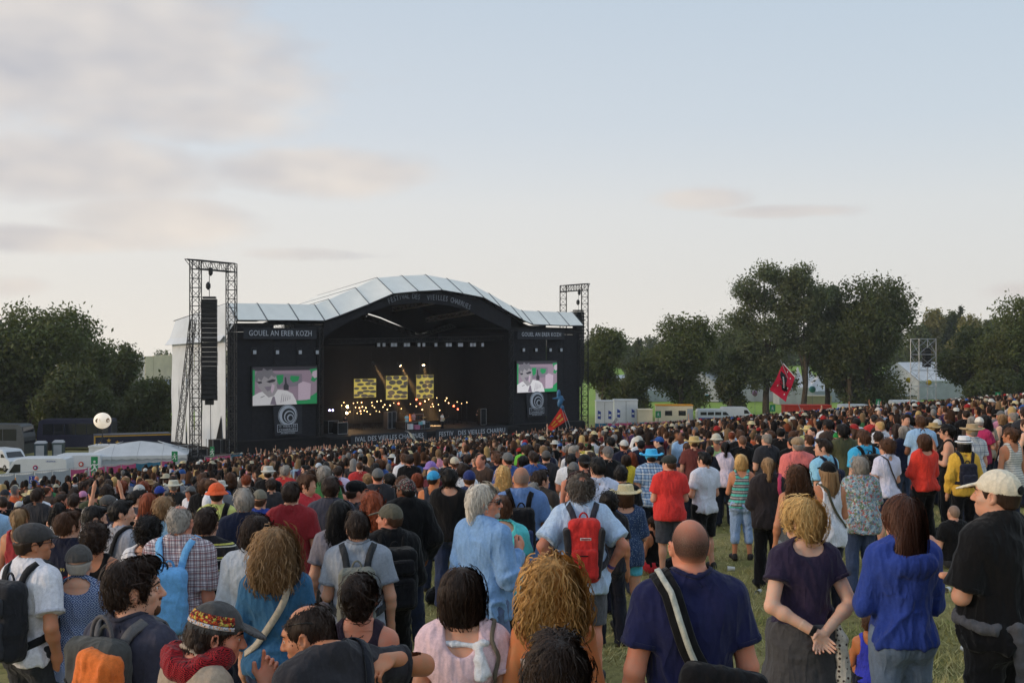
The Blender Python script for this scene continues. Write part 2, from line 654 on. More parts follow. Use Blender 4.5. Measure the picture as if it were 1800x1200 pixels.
class Sk:
 """Joints of a figure 1.75 m tall that faces +Y."""
 def T(s,p):
  return PIV0 + s.off + s.M @ (np.array(p,float) - PIV0)
 def __init__(s,sp):
  f = sp.get('sex','m') == 'f'
  s.f = f
  s.b = sp.get('build',1.0)
  s.sw = (.154 if f else .172)*(.85 + .15*s.b)
  s.M = rot(*sp.get('head',(0,0,0)))
  s.off = np.array(sp.get('bow',(0,0,0)),float)
  s.sh,s.el,s.wr = {},{},{}
  arms = sp.get('arms',('down','down'))
  for sd_,pose in zip((1,-1),arms):
   e,w = ARMS[pose] if isinstance(pose,str) else pose
   sh = np.array((sd_*s.sw,-.015,1.412))
   el_ = sh + np.array((e[0]*sd_,e[1],e[2]))
   s.sh[sd_],s.el[sd_],s.wr[sd_] = sh,el_,el_ + np.array((w[0]*sd_,w[1],w[2]))
  lg = sp.get('legs','stand')
  s.hip,s.kn,s.an,s.toe = {},{},{},{}
  s.dz = 0.0
  for sd_ in (1,-1):
   hp = np.array((sd_*.086,0,.93))
   if lg == 'sit':
    kn,an,toe = hp + (sd_*.08,.36,.25),hp + (sd_*.05,.47,-.09),np.array((sd_*.02,.12,-.03))
    s.dz = -.80
   elif lg == 'walk':
    o = .14*sd_
    kn,an,toe = np.array((sd_*.10,.03 + o,.5)),np.array((sd_*.11,-.03 + o*1.7,.085 + (.03 if sd_ < 0 else 0))),np.array((sd_*.02,.15,-.03))
   else:
    o = .03 if (sd_ > 0) == (sp.get('lean',1) > 0) else 0
    kn,an,toe = np.array((sd_*(.10 + o*.5),.015 + o,.5)),np.array((sd_*(.11 + o),-.02,.085)),np.array((sd_*.045,.145,-.035))
   s.hip[sd_],s.kn[sd_],s.an[sd_],s.toe[sd_] = hp,kn,an,an + toe
def torso(s,e=0.,low=True):
 b = s.b
 sx = s.sw/.178
 if s.f:
  P = [ell((0,-.008,1.27),(.145*sx*1.08 + e,.103*b + e,.19 + e),k=.05),
      ell((0,-.004,1.09),(.128*b + e,.098*b + e,.15 + e),k=.07),
      ell((0,-.008,.955),(.168*b + e,.118*b + e,.125 + e),k=.07)]
  for q in (1,-1):
   P.append(ell((q*.068,.075*b,1.285),(.064 + e,.058*b + e,.062 + e),k=.045))
   P.append(ell((q*.082,-.06*b,.905),(.088*b + e,.082*b + e,.09 + e),k=.05))
 else:
  P = [ell((0,-.005,1.28),(.163*sx + e,.115*b + e,.20 + e),k=.05),
      ell((0,.004 + .03*(b - 1),1.09),(.145*b + e,.105*b + e,.16 + e),k=.07),
      ell((0,-.005,.95),(.158*b + e,.115*b + e,.125 + e),k=.07)]
  for q in (1,-1):
   P.append(ell((q*.076,-.055*b,.905),(.084*b + e,.08*b + e,.088 + e),k=.05))
   P.append(ell((q*.07,.045,1.33),(.08 + e,.06 + e,.07 + e),k=.05))
 P.append(cone((-s.sw*.80,-.018,1.398),(s.sw*.80,-.018,1.398),.060 + e,k=.05))
 for q in (1,-1):
  P.append(cone((q*.03,-.035,1.50),s.sh[q] + (q*-.02,-.005,.02),.045 + e,.05 + e,k=.05))
  P.append(ell((q*.085,-.075,1.34),(.07 + e,.035 + e,.09 + e),k=.05))
 return P
def limbs(s,e=0.,arm=True,leg=True,t0=0.,fat=1.0):
 P = []
 g = (.92 if s.f else 1.0)*(.6 + .4*s.b)
 for q in (1,-1):
  if arm:
   P += [cone(s.sh[q],s.el[q],.053*g + e,.043*g + e,k=.035),cone(s.el[q],s.wr[q],.043*g + e,.029*g + e,k=.02)]
   m = s.el[q]*.72 + s.wr[q]*.28
   P.append(ell(m,.046*g + e,k=.02))
  if leg:
   h = .6 + .4*s.b
   P += [cone(s.hip[q],s.kn[q],.092*h*(1.04 if s.f else 1) + e,.060*h + e,k=.045),cone(s.kn[q],s.an[q],.056*h + e,.038 + e,k=.03)]
   c = s.kn[q]*.68 + s.an[q]*.32 + (0,-.018,0)
   P.append(ell(c,(.054*h + e,.058*h + e,.105 + e),k=.03))
   P.append(cone(s.an[q] + (0,-.03,-.04),s.toe[q],.040 + e,.032 + e,k=.03))
 return P
def soft_hand(s,q):
 d = s.wr[q] - s.el[q]
 d = d/np.linalg.norm(d)
 w = s.wr[q]
 return [cone(w,w + d*.075,.033,.034,k=.02),cone(w + d*.07,w + d*.155 + (0,.012,0),.030,.020,k=.02),cone(w + d*.02,w + d*.085 + np.array((-q*.02,.035,0)),.016,.012,k=.012)]
def fine_hand(w,f,n,ts,curl=.4,spread=.0,sc=1.0):
 """Palm, four unequal jointed fingers and a thumb. f: towards the fingertips, n: out of the palm, ts: +-1 side of the thumb."""
 f = np.array(f,float)
 f /= np.linalg.norm(f)
 n = np.array(n,float)
 n -= f*(n @ f)
 n /= np.linalg.norm(n)
 sdir = np.cross(f,n)*ts
 M = np.stack([sdir,f,n],1)
 w = np.array(w,float)
 P = [ell(w + f*.05*sc,np.array((.043,.056,.0165))*sc,M,k=.012),ell(w + (f*.035 + sdir*.022 + n*.008)*sc,np.array((.02,.034,.016))*sc,M,k=.012)]
 tips = []
 for i,(o,L) in enumerate(((.030,.072),(.010,.081),(-.010,.075),(-.029,.059))):
  p = w + (f*(.092 - abs(o)*.25) + sdir*o)*sc
  th = 0.
  rad = .0098 - .0006*i
  dr = f + sdir*o*spread*14
  dr = dr/np.linalg.norm(dr)
  cl = curl[i] if hasattr(curl,'__len__') else curl
  for j,(lr,bend) in enumerate(((.44,.65),(.31,1.0),(.25,.7))):
   th += cl*bend
   q = p + (dr*math.cos(th) + n*math.sin(th))*L*lr*sc
   P.append(cone(p,q,rad*sc*(1 - .08*j),rad*sc*(.93 - .08*j),k=.004))
   p = q
  tips.append((p,dr*math.cos(th) + n*math.sin(th),dr*-math.sin(th) + n*math.cos(th)))
 p = w + (f*.025 + sdir*.030 + n*.004)*sc
 q = p + (f*.032 + sdir*.028 + n*.012)*sc
 r_ = q + (f*.034 + sdir*.006 + n*.008)*sc
 P += [cone(p,q,.0165*sc,.0125*sc,k=.010),cone(q,r_,.0120*sc,.0095*sc,k=.005)]
 return P,tips
def head_prims(s,beard=False):
 fm = s.f
 P = [ell((0,-.014,1.655),(.074,.096,.094),k=.03),ell((0,.028,1.605),(.060,.068,.088),k=.035),ell((0,.040,1.568),(.050 if fm else .054,.052,.046),k=.03),
     ell((0,.078,1.545),(.018 if fm else .022,.020,.018),k=.025),ell((0,.074,1.668),(.052,.026,.020),k=.02),
     cone((0,.094,1.650),(0,.118,1.611),.0085,.0125,k=.012),ell((.011,.107,1.606),(.009,.012,.008),k=.008),ell((-.011,.107,1.606),(.009,.012,.008),k=.008),
     ell((0,.096,1.580),(.021,.012,.0065),k=.008),ell((0,.094,1.568),(.018,.012,.0075),k=.008)]
 for q in (1,-1):
  P.append(ell((q*.046,.062,1.612),(.022,.024,.022),k=.02))
  P.append(ell((q*.0315,.101,1.643),(.017,.012,.0105),k=.012,op='s'))
  P.append(ell((q*.029,.083,1.641),(.0155,.0125,.0125),k=.004))
  Mq = rot(q*-22,0,q*8)
  P.append(ell((q*.081,-.004,1.627),(.0095,.021,.034),Mq,k=.006))
  P.append(ell((q*.087,.001,1.631),(.006,.011,.019),Mq,k=.004,op='s'))
  P.append(ell((q*.077,.004,1.601),(.008,.010,.010),k=.006))
 return turn(P,s)
def neck_prims(s):
 top = s.T((0,.0,1.575))
 r = .050 if s.f else .060
 return [cone((0,-.028,1.43),top,r + .008,r,k=.04)]
def hair_prims(style):
 face = lambda w=.098,y=.108: ell((0,y,1.595),(w,.088,.112),k=.012,op='s')
 under = ell((0,.012,1.548),(.2,.078,.052),k=.015,op='s')
 ears = [ell((q*.092,.004,1.622),(.030,.031,.042),k=.008,op='s') for q in (1,-1)]
 cap = lambda e: ell((0,-.016,1.656),(.077 + e,.099 + e,.097 + e),k=.02)
 nape = lambda e: ell((0,-.066,1.592),(.056 + e,.040 + e,.06),k=.02)
 low = lambda z: cut((0,0,-1),(0,0,z))
 if style == 'buzz':
  return [cap(.0015),ell((0,-.058,1.605),(.052,.042,.045),k=.02),face(),under,low(1.580)] + ears
 if style == 'short':
  return [cap(.011),nape(.004),ell((0,.055,1.735),(.060,.045,.028),k=.02),face(),under,low(1.572)] + ears
 if style == 'shortfull':
  return [cap(.015),nape(.006),ell((0,.05,1.742),(.064,.05,.030),k=.02),face(.098),under,low(1.566)] + ears
 if style == 'balding':
  return [cap(.005),nape(.003),face(),under,ell((0,.045,1.755),(.062,.115,.062),k=.012,op='s'),low(1.572)] + ears
 if style == 'crownbald':
  return [cap(.010),nape(.012),ell((.066,-.02,1.64),(.03,.07,.06),k=.02),ell((-.066,-.02,1.64),(.03,.07,.06),k=.02),face(.09),ell((0,-.075,1.745),(.040,.055,.028),k=.02,op='s')] + ears
 if style == 'bob':
  return [cap(.022),ell((0,-.035,1.605),(.104,.088,.105),k=.03),ell((0,-.03,1.54),(.104,.08,.06),k=.03),face(.070,.112),low(1.487)]
 if style == 'shag':
  return [cap(.026),ell((0,-.055,1.60),(.085,.065,.085),k=.03),ell((0,.055,1.735),(.066,.05,.03),k=.02),face(.082,.112),under] + ears
 if style == 'long':
  return [cap(.020),ell((0,-.045,1.60),(.098,.078,.11),k=.03),ell((0,-.085,1.46),(.105,.052,.175),k=.05),face(.072,.112),low(1.285)]
 if style == 'longloose':
  return [cap(.024),ell((0,-.045,1.60),(.108,.085,.115),k=.03),ell((0,-.085,1.47),(.135,.06,.155),k=.05),face(.072,.112),low(1.325)]
 if style == 'curly':
  return [cap(.038),ell((0,-.04,1.60),(.128,.105,.13),k=.04),ell((0,-.072,1.53),(.142,.082,.12),k=.05),ell((0,-.08,1.47),(.130,.062,.085),k=.05),face(.074,.118),low(1.40)]
 if style == 'afro':
  return [ell((0,-.025,1.668),(.104,.114,.108),k=.03),ell((0,-.05,1.61),(.09,.08,.08),k=.03),face(.085,.118)]
 if style == 'bun':
  return [cap(.012),nape(.006),ell((0,-.07,1.665),(.075,.055,.068),k=.025),ell((.03,-.10,1.695),.038,k=.02),ell((-.03,-.10,1.66),.040,k=.02),ell((.0,-.105,1.63),.034,k=.02),face(.088),under] + ears
 if style == 'pony':
  return [cap(.012),nape(.004),cone((0,-.115,1.655),(0,-.135,1.47),.030,.020,k=.02),face(.09),under] + ears
 if style == 'swept':
  return [cap(.009),ell((0,-.055,1.60),(.088,.062,.085),k=.03),ell((0,-.065,1.53),(.075,.045,.06),k=.03),face(.094,.106),ell((0,.095,1.575),(.2,.082,.105),k=.012,op='s'),low(1.49)]
 return [cap(.011),nape(.004),face(),under] + ears
STRANDS = {  # length, step count, lift, curl radius, jitter
 'buzz': None,'balding': (.022,3,.002,0,.2),'short': (.045,4,.005,0,.35),'shortfull': (.06,5,.007,.003,.45),'crownbald': (.06,6,.012,.010,.9),
 'bob': (.16,8,.006,.002,.15),'shag': (.12,8,.012,.005,.35),'long': (.30,11,.005,.002,.12),'longloose': (.26,11,.012,.008,.25),'curly': (.24,24,.018,.010,.22),
 'afro': (.06,7,.010,.010,1.2),'bun': (.08,6,.008,.004,.6),'pony': (.12,7,.004,.002,.2),'swept': (.13,8,.006,.003,.2)}
def strands(style,M,V,Q,count,width,seed):
 """Locks of hair growing over the hair volume: thin ribbons that follow its surface away from the crown."""
 par = STRANDS.get(style)
 if not par or not count:
  return None
 L,n,lift,curl,jit = par
 r_ = np.random.default_rng(seed)
 prims = turn([p for p in hair_prims(style)],M)
 subs = [p for p in prims if p[0] != 'p' and p[-1] == 's']
 lows = [p for p in prims if p[0] == 'p'] if style in ('short','shortfull','balding','curly') else []
 N = vnormals(V,Q)
 pick = r_.choice(len(V),count)
 P = V[pick] + r_.normal(0,.003,(count,3))
 crown = PIV0 + getattr(M,'off',0) + getattr(M,'M',M) @ (np.array((0,-.05,1.765)) - PIV0)
 down = np.array((0,0,-1.0))
 rnd = r_.normal(0,1,(count,3))*jit
 path = []
 ph = r_.uniform(0,6.28,count)
 fr = r_.uniform(.8,1.3,count)
 lifts = np.where(r_.random(count) < .09,lift*2.2 + .006,r_.uniform(-.002,lift,count))
 lens = L*r_.uniform(.5,1.1,count)
 prev = None
 for i in range(n + 1):
  P = project(prims,P,0.0,1)
  g = sdf_grad(prims,P)
  a = P - crown
  a /= np.maximum(np.linalg.norm(a,axis=1,keepdims=True),1e-5)
  d = a*.8 + down*.7 + rnd
  d -= g*(d*g).sum(1,keepdims=True)
  d /= np.maximum(np.linalg.norm(d,axis=1,keepdims=True),1e-5)
  if prev is not None:
   d = d*.5 + prev*.5
   d /= np.maximum(np.linalg.norm(d,axis=1,keepdims=True),1e-5)
  prev = d
  b = np.cross(d,g)
  t = i/n
  ang = ph + fr*t*L*(48 if style == 'curly' else 75)
  off = (g*(np.cos(ang)[:,None]*curl + lifts[:,None] + lift*t*.6) + b*np.sin(ang)[:,None]*curl)
  path.append((P + off,b,g))
  Pn = P + d*(lens/n)[:,None]
  if subs:
   bad = np.min([pdist(p,Pn[:,0],Pn[:,1],Pn[:,2]) for p in subs],0) < -.004
   for p in lows:
    bad |= pdist(p,Pn[:,0],Pn[:,1],Pn[:,2]) > (.05 if style == 'curly' else .004)
   Pn = np.where(bad[:,None],P,Pn)
  P = Pn
 Vs,Qs = [],[]
 for i,(p,b,g) in enumerate(path):
  w = width*(1 - .75*(i/n) ** 2)
  tw = b*.85 + g*.35
  Vs += [p - tw*w,p + tw*w + g*width*.3]
 Vs = np.stack(Vs,1).reshape(-1,3)
 m = 2*(n + 1)
 base = np.arange(count)[:,None]*m
 for i in range(n):
  Qs.append(base + np.array([2*i,2*i + 1,2*i + 3,2*i + 2]))
 return Vs,np.concatenate(Qs)
def join(parts):
 V,Q,o = [],[],0
 for v,q in parts:
  V.append(v)
  Q.append(q + o)
  o += len(v)
 return np.concatenate(V),np.concatenate(Q)
def shirt_prims(s,kind,loose=.018,hem=.90,sleeve=None,neck='crew'):
 e = loose
 P = torso(s,e)
 if kind == 'skirt_top':
  pass
 g = (.92 if s.f else 1.0)*(.6 + .4*s.b)
 if hem < .86:
  P.append(cone((0,-.005,1.0),(0,-.005,hem - .05),.15*s.b + e,.165*s.b + e,k=.08))
 if kind in ('tee','long','three','cap'):
  fr = sleeve if sleeve else {'tee': .66,'cap': .42,'three': 1.5,'long': 1.98}[kind]
  for q in (1,-1):
   sh,el_,wr = s.sh[q],s.el[q],s.wr[q]
   e2 = e + .012 if kind in ('tee','cap') else e + .002
   if fr <= 1:
    end = sh + (el_ - sh)*fr
    P.append(cone(sh,end,.052*g + e,.048*g + e + .012,k=.035,cap=True))
   else:
    P.append(cone(sh,el_,.057*g + e,.047*g + e2,k=.035))
    end = el_ + (wr - el_)*(fr - 1)
    P.append(cone(el_,end,.047*g + e2,.038*g + e*.6,k=.02,cap=True))
 if kind == 'tank':
  for q in (1,-1):
   P.append(ell((q*(s.sw + .035),-.01,1.385),(.085,.3,.165),k=.012,op='s'))
  P.append(ell((0,-.01,1.50),(.078,.3,.12 if neck != 'deep' else .17),k=.012,op='s'))
 elif kind == 'tube':
  P.append(cut((0,0,1),(0,0,1.315)))
 elif neck == 'crew':
  P.append(cone((0,-.03,1.47),(0,.03,1.62),.067 if s.f else .073,.10,k=.01,op='s'))
 elif neck == 'scoop':
  P.append(ell((0,-.01,1.49),(.105,.3,.062),k=.012,op='s'))
 elif neck == 'backscoop':
  P.append(ell((0,-.10,1.47),(.085,.12,.115),k=.012,op='s'))
  P.append(ell((0,-.01,1.50),(.09,.3,.05),k=.012,op='s'))
 elif neck == 'collar':
  P.append(cone((0,-.03,1.44),(0,-.018,1.545),.078,.074,k=.015,cap=True))
  P.append(cone((0,-.022,1.50),(0,.03,1.64),.066,.10,k=.006,op='s'))
 elif neck == 'hood':
  for t in range(9):
   a = math.pi*(1.06 + .88*t/8)
   a2 = math.pi*(1.06 + .88*(t + 1)/8)
   f1 = lambda a_: (math.cos(a_)*.135,math.sin(a_)*.10 + .01,1.475 + .05*math.sin(a_))
   P.append(cone(f1(a),f1(a2),.040,k=.022))
  P.append(ell((.0,-.135,1.388),(.155,.05,.075),k=.03))
  P.append(ell((.0,-.10,1.472),(.105,.06,.062),k=.015,op='s'))
  P.append(cone((0,-.03,1.47),(0,.03,1.64),.070,.10,k=.01,op='s'))
 P.append(cut((0,0,-1),(0,0,hem)))
 return P
def bottom_prims(s,kind,e=.014):
 e = .019 if kind == 'skirt' else e
 P = [p for p in torso(s,e) if p[0] == 'e' and p[1][2] < 1.12 or (p[0] == 'e' and p[1][2] < .92)]
 if kind == 'skirt':
  P.append(cone((0,-.01,.98),(0,0,.44),.165*s.b + e,.215*s.b + e,k=.06,cap=True))
  P.append(cut((0,0,1),(0,0,1.03)))
  return P
 P += limbs(s,e,arm=False)
 end = {'shorts': .50,'hotpants': .68,'crop': .28}.get(kind)
 if s.dz == 0:
  if kind == 'shorts':
   for q in (1,-1):
    P.append(cone(s.hip[q] + (q*.01,0,0),s.kn[q] + (0,0,-.02),.098*s.b + e,.082 + e,k=.04))
  if kind in ('jeans','trousers'):
   w = .006 if kind == 'jeans' else .02
   for q in (1,-1):
    P.append(cone(s.kn[q],s.an[q] + (0,0,-.05),.060 + e,.052 + e + w,k=.03))
  P.append(cut((0,0,-1),(0,0,end if end else .045)))
 P.append(cut((0,0,1),(0,0,1.005)))
 return P
def shoe_prims(s):
 P = []
 for q in (1,-1):
  a,t = s.an[q],s.toe[q]
  P += [cone(a + (0,-.035,-.045),t + (0,.01,.003),.045,.040,k=.03),ell((a*.4 + t*.6) + (0,0,.005),(.043,.06,.04),k=.03)]
  P.append(cone(a + (0,-.025,0),a + (0,-.01,-.04),.045,.045,k=.02))
 P.append(cut((0,0,-1),(0,0,min(s.an[1][2],s.an[-1][2]) - .083)))
 return P
def hat_prims(kind):
 c = (0,-.016,1.668)
 if kind == 'cap':
  return [ell((0,-.014,1.664),(.090,.112,.106),k=.01),cut((0,.16,-1),(0,-.016,1.648)),ell((0,.132,1.676),(.070,.074,.0085),rot(0,-17,0),k=.014)],True
 if kind == 'flatcap':
  return [ell((0,-.0,1.69),(.098,.125,.082),rot(0,-8,0),k=.02),cut((0,.12,-1),(0,-.016,1.652)),ell((0,.105,1.678),(.068,.045,.010),rot(0,-12,0),k=.015)],True
 if kind == 'backcap':
  return [ell(c,(.094,.115,.103),k=.01),cut((0,.15,-1),(0,-.016,1.665)),ell((0,-.14,1.655),(.068,.065,.009),rot(0,14,0),k=.012)],True
 if kind == 'bucket':
  return [cone((0,-.016,1.66),(0,-.016,1.755),.108,.088,k=.01,cap=True),cone((0,-.016,1.70),(0,-.016,1.655),.108,.165,k=.01,cap=True),ell((0,-.016,1.60),(.185,.20,.052),k=.01,op='s')],True
 if kind == 'straw':
  return [cone((0,-.012,1.67),(0,-.012,1.775),.106,.090,k=.015,cap=True),ell((0,-.012,1.682),(.185,.205,.012),k=.012),ell((.17,-.012,1.70),(.03,.12,.014),k=.02),ell((-.17,-.012,1.70),(.03,.12,.014),k=.02),ell((0,0,1.79),(.03,.08,.02),k=.02,op='s')],True
 if kind == 'fedora':
  return [cone((0,-.012,1.67),(0,-.012,1.775),.102,.084,k=.015,cap=True),ell((0,-.012,1.682),(.138,.158,.011),k=.012),ell((0,0,1.79),(.026,.08,.018),k=.02,op='s')],True
 if kind == 'beanie':
  return [ell((0,-.02,1.672),(.096,.116,.115),k=.01),cut((0,-.05,-1),(0,-.016,1.665))],True
 return [],False
# ------------------------------------------------------------------ materials of people
def obj_color(nt):
 return nd(nt,'ShaderNodeObjectInfo').outputs['Color']
def make_skin():
 m,nt,b = new_mat('skin')
 c = obj_color(nt)
 n = noise(nt,22,6,.7)
 warm = nmix(nt,nramp(nt,n,.35,.7),(1.18,.96,.88),(1.0,1.08,1.12))
 nt.links.new(nmix(nt,1.0,c,warm,'MULTIPLY'),b.inputs['Base Color'])
 b.inputs['Roughness'].default_value = .52
 b.inputs['Specular IOR Level'].default_value = .35
 b.inputs['Subsurface Weight'].default_value = .12
 b.inputs['Subsurface Radius'].default_value = (.02,.008,.004)
 b.inputs['Subsurface Scale'].default_value = .5
 bump(nt,b,noise(nt,180,3,.6),.12,.004)
 return m
def make_cloth(name='cloth',pat=None,rough=.88):
 m,nt,b = new_mat(name)
 tcn = nd(nt,'ShaderNodeTexCoord').outputs['Object']
 if pat is None:
  c = obj_color(nt)
 else:
  c = pat(nt,tcn)
 n = noise(nt,7,6,.65)
 f = noise(nt,420,2,.5)
 var = nmix(nt,nramp(nt,n,.3,.72),(.92,.92,.94),(1.08,1.08,1.07))
 thr = nmix(nt,nramp(nt,f,.3,.7),(.86,.86,.86),(1.1,1.1,1.1))
 mot = nmix(nt,nramp(nt,noise(nt,55,3,.6),.3,.7),(.88,.88,.88),(1.12,1.12,1.12))
 c = nmix(nt,1.0,c,mot,'MULTIPLY')
 c = nmix(nt,1.0,nmix(nt,1.0,c,var,'MULTIPLY'),thr,'MULTIPLY')
 nt.links.new(c,b.inputs['Base Color'])
 b.inputs['Roughness'].default_value = rough
 b.inputs['Specular IOR Level'].default_value = .15
 b.inputs['Sheen Weight'].default_value = .12
 wv = nd(nt,'ShaderNodeMapping')
 wv.inputs['Scale'].default_value = (13,13,4.5)
 wv.inputs['Rotation'].default_value = (.5,.4,.3)
 nt.links.new(tcn,wv.inputs[0])
 wn = noise(nt,1.0,2,.4,vec=wv.outputs[0])
 ridge = nmath(nt,'ABSOLUTE',nmath(nt,'MULTIPLY_ADD',wn,2.0,-1.0))
 h = nmath(nt,'ADD',nmath(nt,'MULTIPLY',ridge,-1.0),nmath(nt,'ADD',nmath(nt,'MULTIPLY',n,.25),nmath(nt,'MULTIPLY',f,.05)))
 bump(nt,b,h,.6,.04)
 return m
def make_hair(name='hair_strands'):
 m,nt,b = new_mat(name)
 c = obj_color(nt)
 g = nd(nt,'ShaderNodeNewGeometry')
 r1 = nd(nt,'ShaderNodeTexWhiteNoise',noise_dimensions='1D')
 nt.links.new(g.outputs['Random Per Island'],r1.inputs['W'])
 mp = nd(nt,'ShaderNodeMapping')
 mp.inputs['Scale'].default_value = (120,120,9)
 nt.links.new(nd(nt,'ShaderNodeTexCoord').outputs['Object'],mp.inputs[0])
 n = noise(nt,1.0,4,.6,vec=mp.outputs[0])
 v = nmath(nt,'ADD',nmath(nt,'MULTIPLY',r1.outputs['Value'],.55),nmath(nt,'MULTIPLY',n,.6))
 tint = nmix(nt,v,(.30,.28,.28),(1.75,1.62,1.45))
 nt.links.new(nmix(nt,1.0,c,tint,'MULTIPLY'),b.inputs['Base Color'])
 b.inputs['Roughness'].default_value = .5
 b.inputs['Specular IOR Level'].default_value = .28
 bump(nt,b,n,.8,.006)
 return m
def stripes(axis,bands,period):
 """Woven bands: bands is [(end 0..1, colour)]."""
 def f(nt,tcn):
  s = nd(nt,'ShaderNodeSeparateXYZ')
  nt.links.new(tcn,s.inputs[0])
  v = nmath(nt,'FRACT',nmath(nt,'MULTIPLY',s.outputs[axis],1/period))
  c = bands[0][1]
  for (e0,_),(_,c1) in zip(bands[:-1],bands[1:]):
   c = nmix(nt,nmath(nt,'GREATER_THAN',v,e0),c,c1)
  return c
 return f
def plaid(base,lines,period=.022,w=.28):
 def f(nt,tcn):
  s = nd(nt,'ShaderNodeSeparateXYZ')
  nt.links.new(tcn,s.inputs[0])
  xy = nmath(nt,'ADD',s.outputs[0],nmath(nt,'MULTIPLY',s.outputs[1],.6))
  c = base
  for v,k in ((xy,.62),(s.outputs[2],.62)):
   fr = nmath(nt,'FRACT',nmath(nt,'MULTIPLY',v,1/period))
   c = nmix(nt,nmath(nt,'MULTIPLY',nmath(nt,'LESS_THAN',fr,w),k),c,lines[0])
   fr2 = nmath(nt,'FRACT',nmath(nt,'MULTIPLY_ADD',v,.5/period,.3))
   c = nmix(nt,nmath(nt,'MULTIPLY',nmath(nt,'LESS_THAN',fr2,.13),.8),c,lines[1])
  return c
 return f
def diamonds(base,line,px_=.055,pz=.05):
 def f(nt,tcn):
  s = nd(nt,'ShaderNodeSeparateXYZ')
  nt.links.new(tcn,s.inputs[0])
  wob = nmath(nt,'MULTIPLY',noise(nt,16,2,.5),.35)
  a = nmath(nt,'ABSOLUTE',nmath(nt,'SUBTRACT',nmath(nt,'FRACT',nmath(nt,'MULTIPLY_ADD',s.outputs[0],1/px_,wob)),.5))
  bq = nmath(nt,'ABSOLUTE',nmath(nt,'SUBTRACT',nmath(nt,'FRACT',nmath(nt,'MULTIPLY_ADD',s.outputs[2],1/pz,wob)),.5))
  d = nmath(nt,'FRACT',nmath(nt,'MULTIPLY',nmath(nt,'ADD',a,bq),3.0))
  return nmix(nt,nmath(nt,'LESS_THAN',d,.42),base,line)
 return f
def dots(base,dot,scale,thr=.24):
 def f(nt,tcn):
  v = nd(nt,'ShaderNodeTexVoronoi',feature='F1')
  v.inputs['Scale'].default_value = scale
  v.inputs['Randomness'].default_value = .55
  nt.links.new(tcn,v.inputs['Vector'])
  return nmix(nt,nmath(nt,'LESS_THAN',v.outputs['Distance'],thr),base,dot)
 return f
def blotches(cols,scale):
 def f(nt,tcn):
  c = cols[0]
  for i,q in enumerate(cols[1:]):
   mp = nd(nt,'ShaderNodeMapping')
   mp.inputs['Location'].default_value = (i*3.1,i*5.7,i)
   nt.links.new(tcn,mp.inputs[0])
   c = nmix(nt,nramp(nt,noise(nt,scale,4,.7,vec=mp.outputs[0]),.53,.58),c,q)
  return c
 return f
def make_buzz():
 """Close-cropped hair: sparse over the crown, denser at the back and sides."""
 m,nt,b = new_mat('cropped_hair')
 nt.links.new(obj_color(nt),b.inputs['Base Color'])
 b.inputs['Roughness'].default_value = .6
 tcn = nd(nt,'ShaderNodeTexCoord').outputs['Object']
 sp = nd(nt,'ShaderNodeSeparateXYZ')
 nt.links.new(tcn,sp.inputs[0])
 top = nramp(nt,sp.outputs[2],1.745,1.655)
 low = nramp(nt,sp.outputs[2],1.578,1.615)
 f = nmath(nt,'MULTIPLY',nmath(nt,'MULTIPLY',top,low,clamp=True),nmath(nt,'MULTIPLY_ADD',noise(nt,240,2,.6),.7,.30),clamp=True)
 t = nd(nt,'ShaderNodeBsdfTransparent')
 mx = nd(nt,'ShaderNodeMixShader')
 nt.links.new(nmath(nt,'MULTIPLY',nmath(nt,'ADD',f,.10),.95,clamp=True),mx.inputs[0])
 nt.links.new(t.outputs[0],mx.inputs[1])
 nt.links.new(b.outputs[0],mx.inputs[2])
 nt.links.new(mx.outputs[0],nt.nodes['Material Output'].inputs[0])
 return m
M_SKIN,M_CLOTH,M_HAIR,M_BUZZ = make_skin(),make_cloth(),make_hair(),make_buzz()
M_SHOE = plain('shoe',srgb(45,42,42),.6)
M_EYEW = plain('eye_white',(.75,.72,.70),.25,.02)
M_IRIS = plain('eye_iris',(.05,.03,.02),.15,.02)
M_BLACK = plain('black_plastic',(.012,.012,.014),.3,.1)
M_LENS = plain('dark_lens',(.006,.006,.008),.08,.0,spec=.6)
M_STRAP = make_cloth('strap_webbing')
def sub_ribbon(pts,nrm,width,thick):
 """A flat band along pts, lying on the surface whose normals are nrm."""
 P,N = np.array(pts,float),np.array(nrm,float)
 T = np.gradient(P,axis=0)
 T /= np.maximum(np.linalg.norm(T,axis=1,keepdims=True),1e-6)
 B = np.cross(T,N)
 B /= np.maximum(np.linalg.norm(B,axis=1,keepdims=True),1e-6)
 w = width/2
 ring = [P - B*w,P + B*w,P + B*w*.9 + N*thick,P - B*w*.9 + N*thick]
 n = len(P)
 V = np.stack(ring,1).reshape(-1,3)
 i = np.arange(n - 1)[:,None]*4
 Q = np.concatenate([i + np.array([j,(j + 1) % 4,4 + (j + 1) % 4,4 + j]) for j in range(4)] + [np.array([[3,2,1,0]]),np.array([[0,1,2,3]]) + (n - 1)*4])
 return V,Q
def spline(pts,n):
 P = np.array(pts,float)
 t = np.linspace(0,len(P) - 1,n)
 out = []
 for u in t:
  i = min(int(u),len(P) - 2)
  f = u - i
  p0,p1,p2,p3 = P[max(i - 1,0)],P[i],P[i + 1],P[min(i + 2,len(P) - 1)]
  out.append(.5*((2*p1) + (p2 - p0)*f + (2*p0 - 5*p1 + 4*p2 - p3)*f*f + (3*p1 - p0 - 3*p2 + p3)*f ** 3))
 return np.array(out)
def dye(c):
 """Fabric colour: whites bleach brighter, darks stay deep."""
 m = max(c)
 f = min(.68 + .70*min(1,m*1.5),.86/max(m,.01))
 g = sum(c)/3
 return tuple((g + (v - g)*.92)*f for v in c)
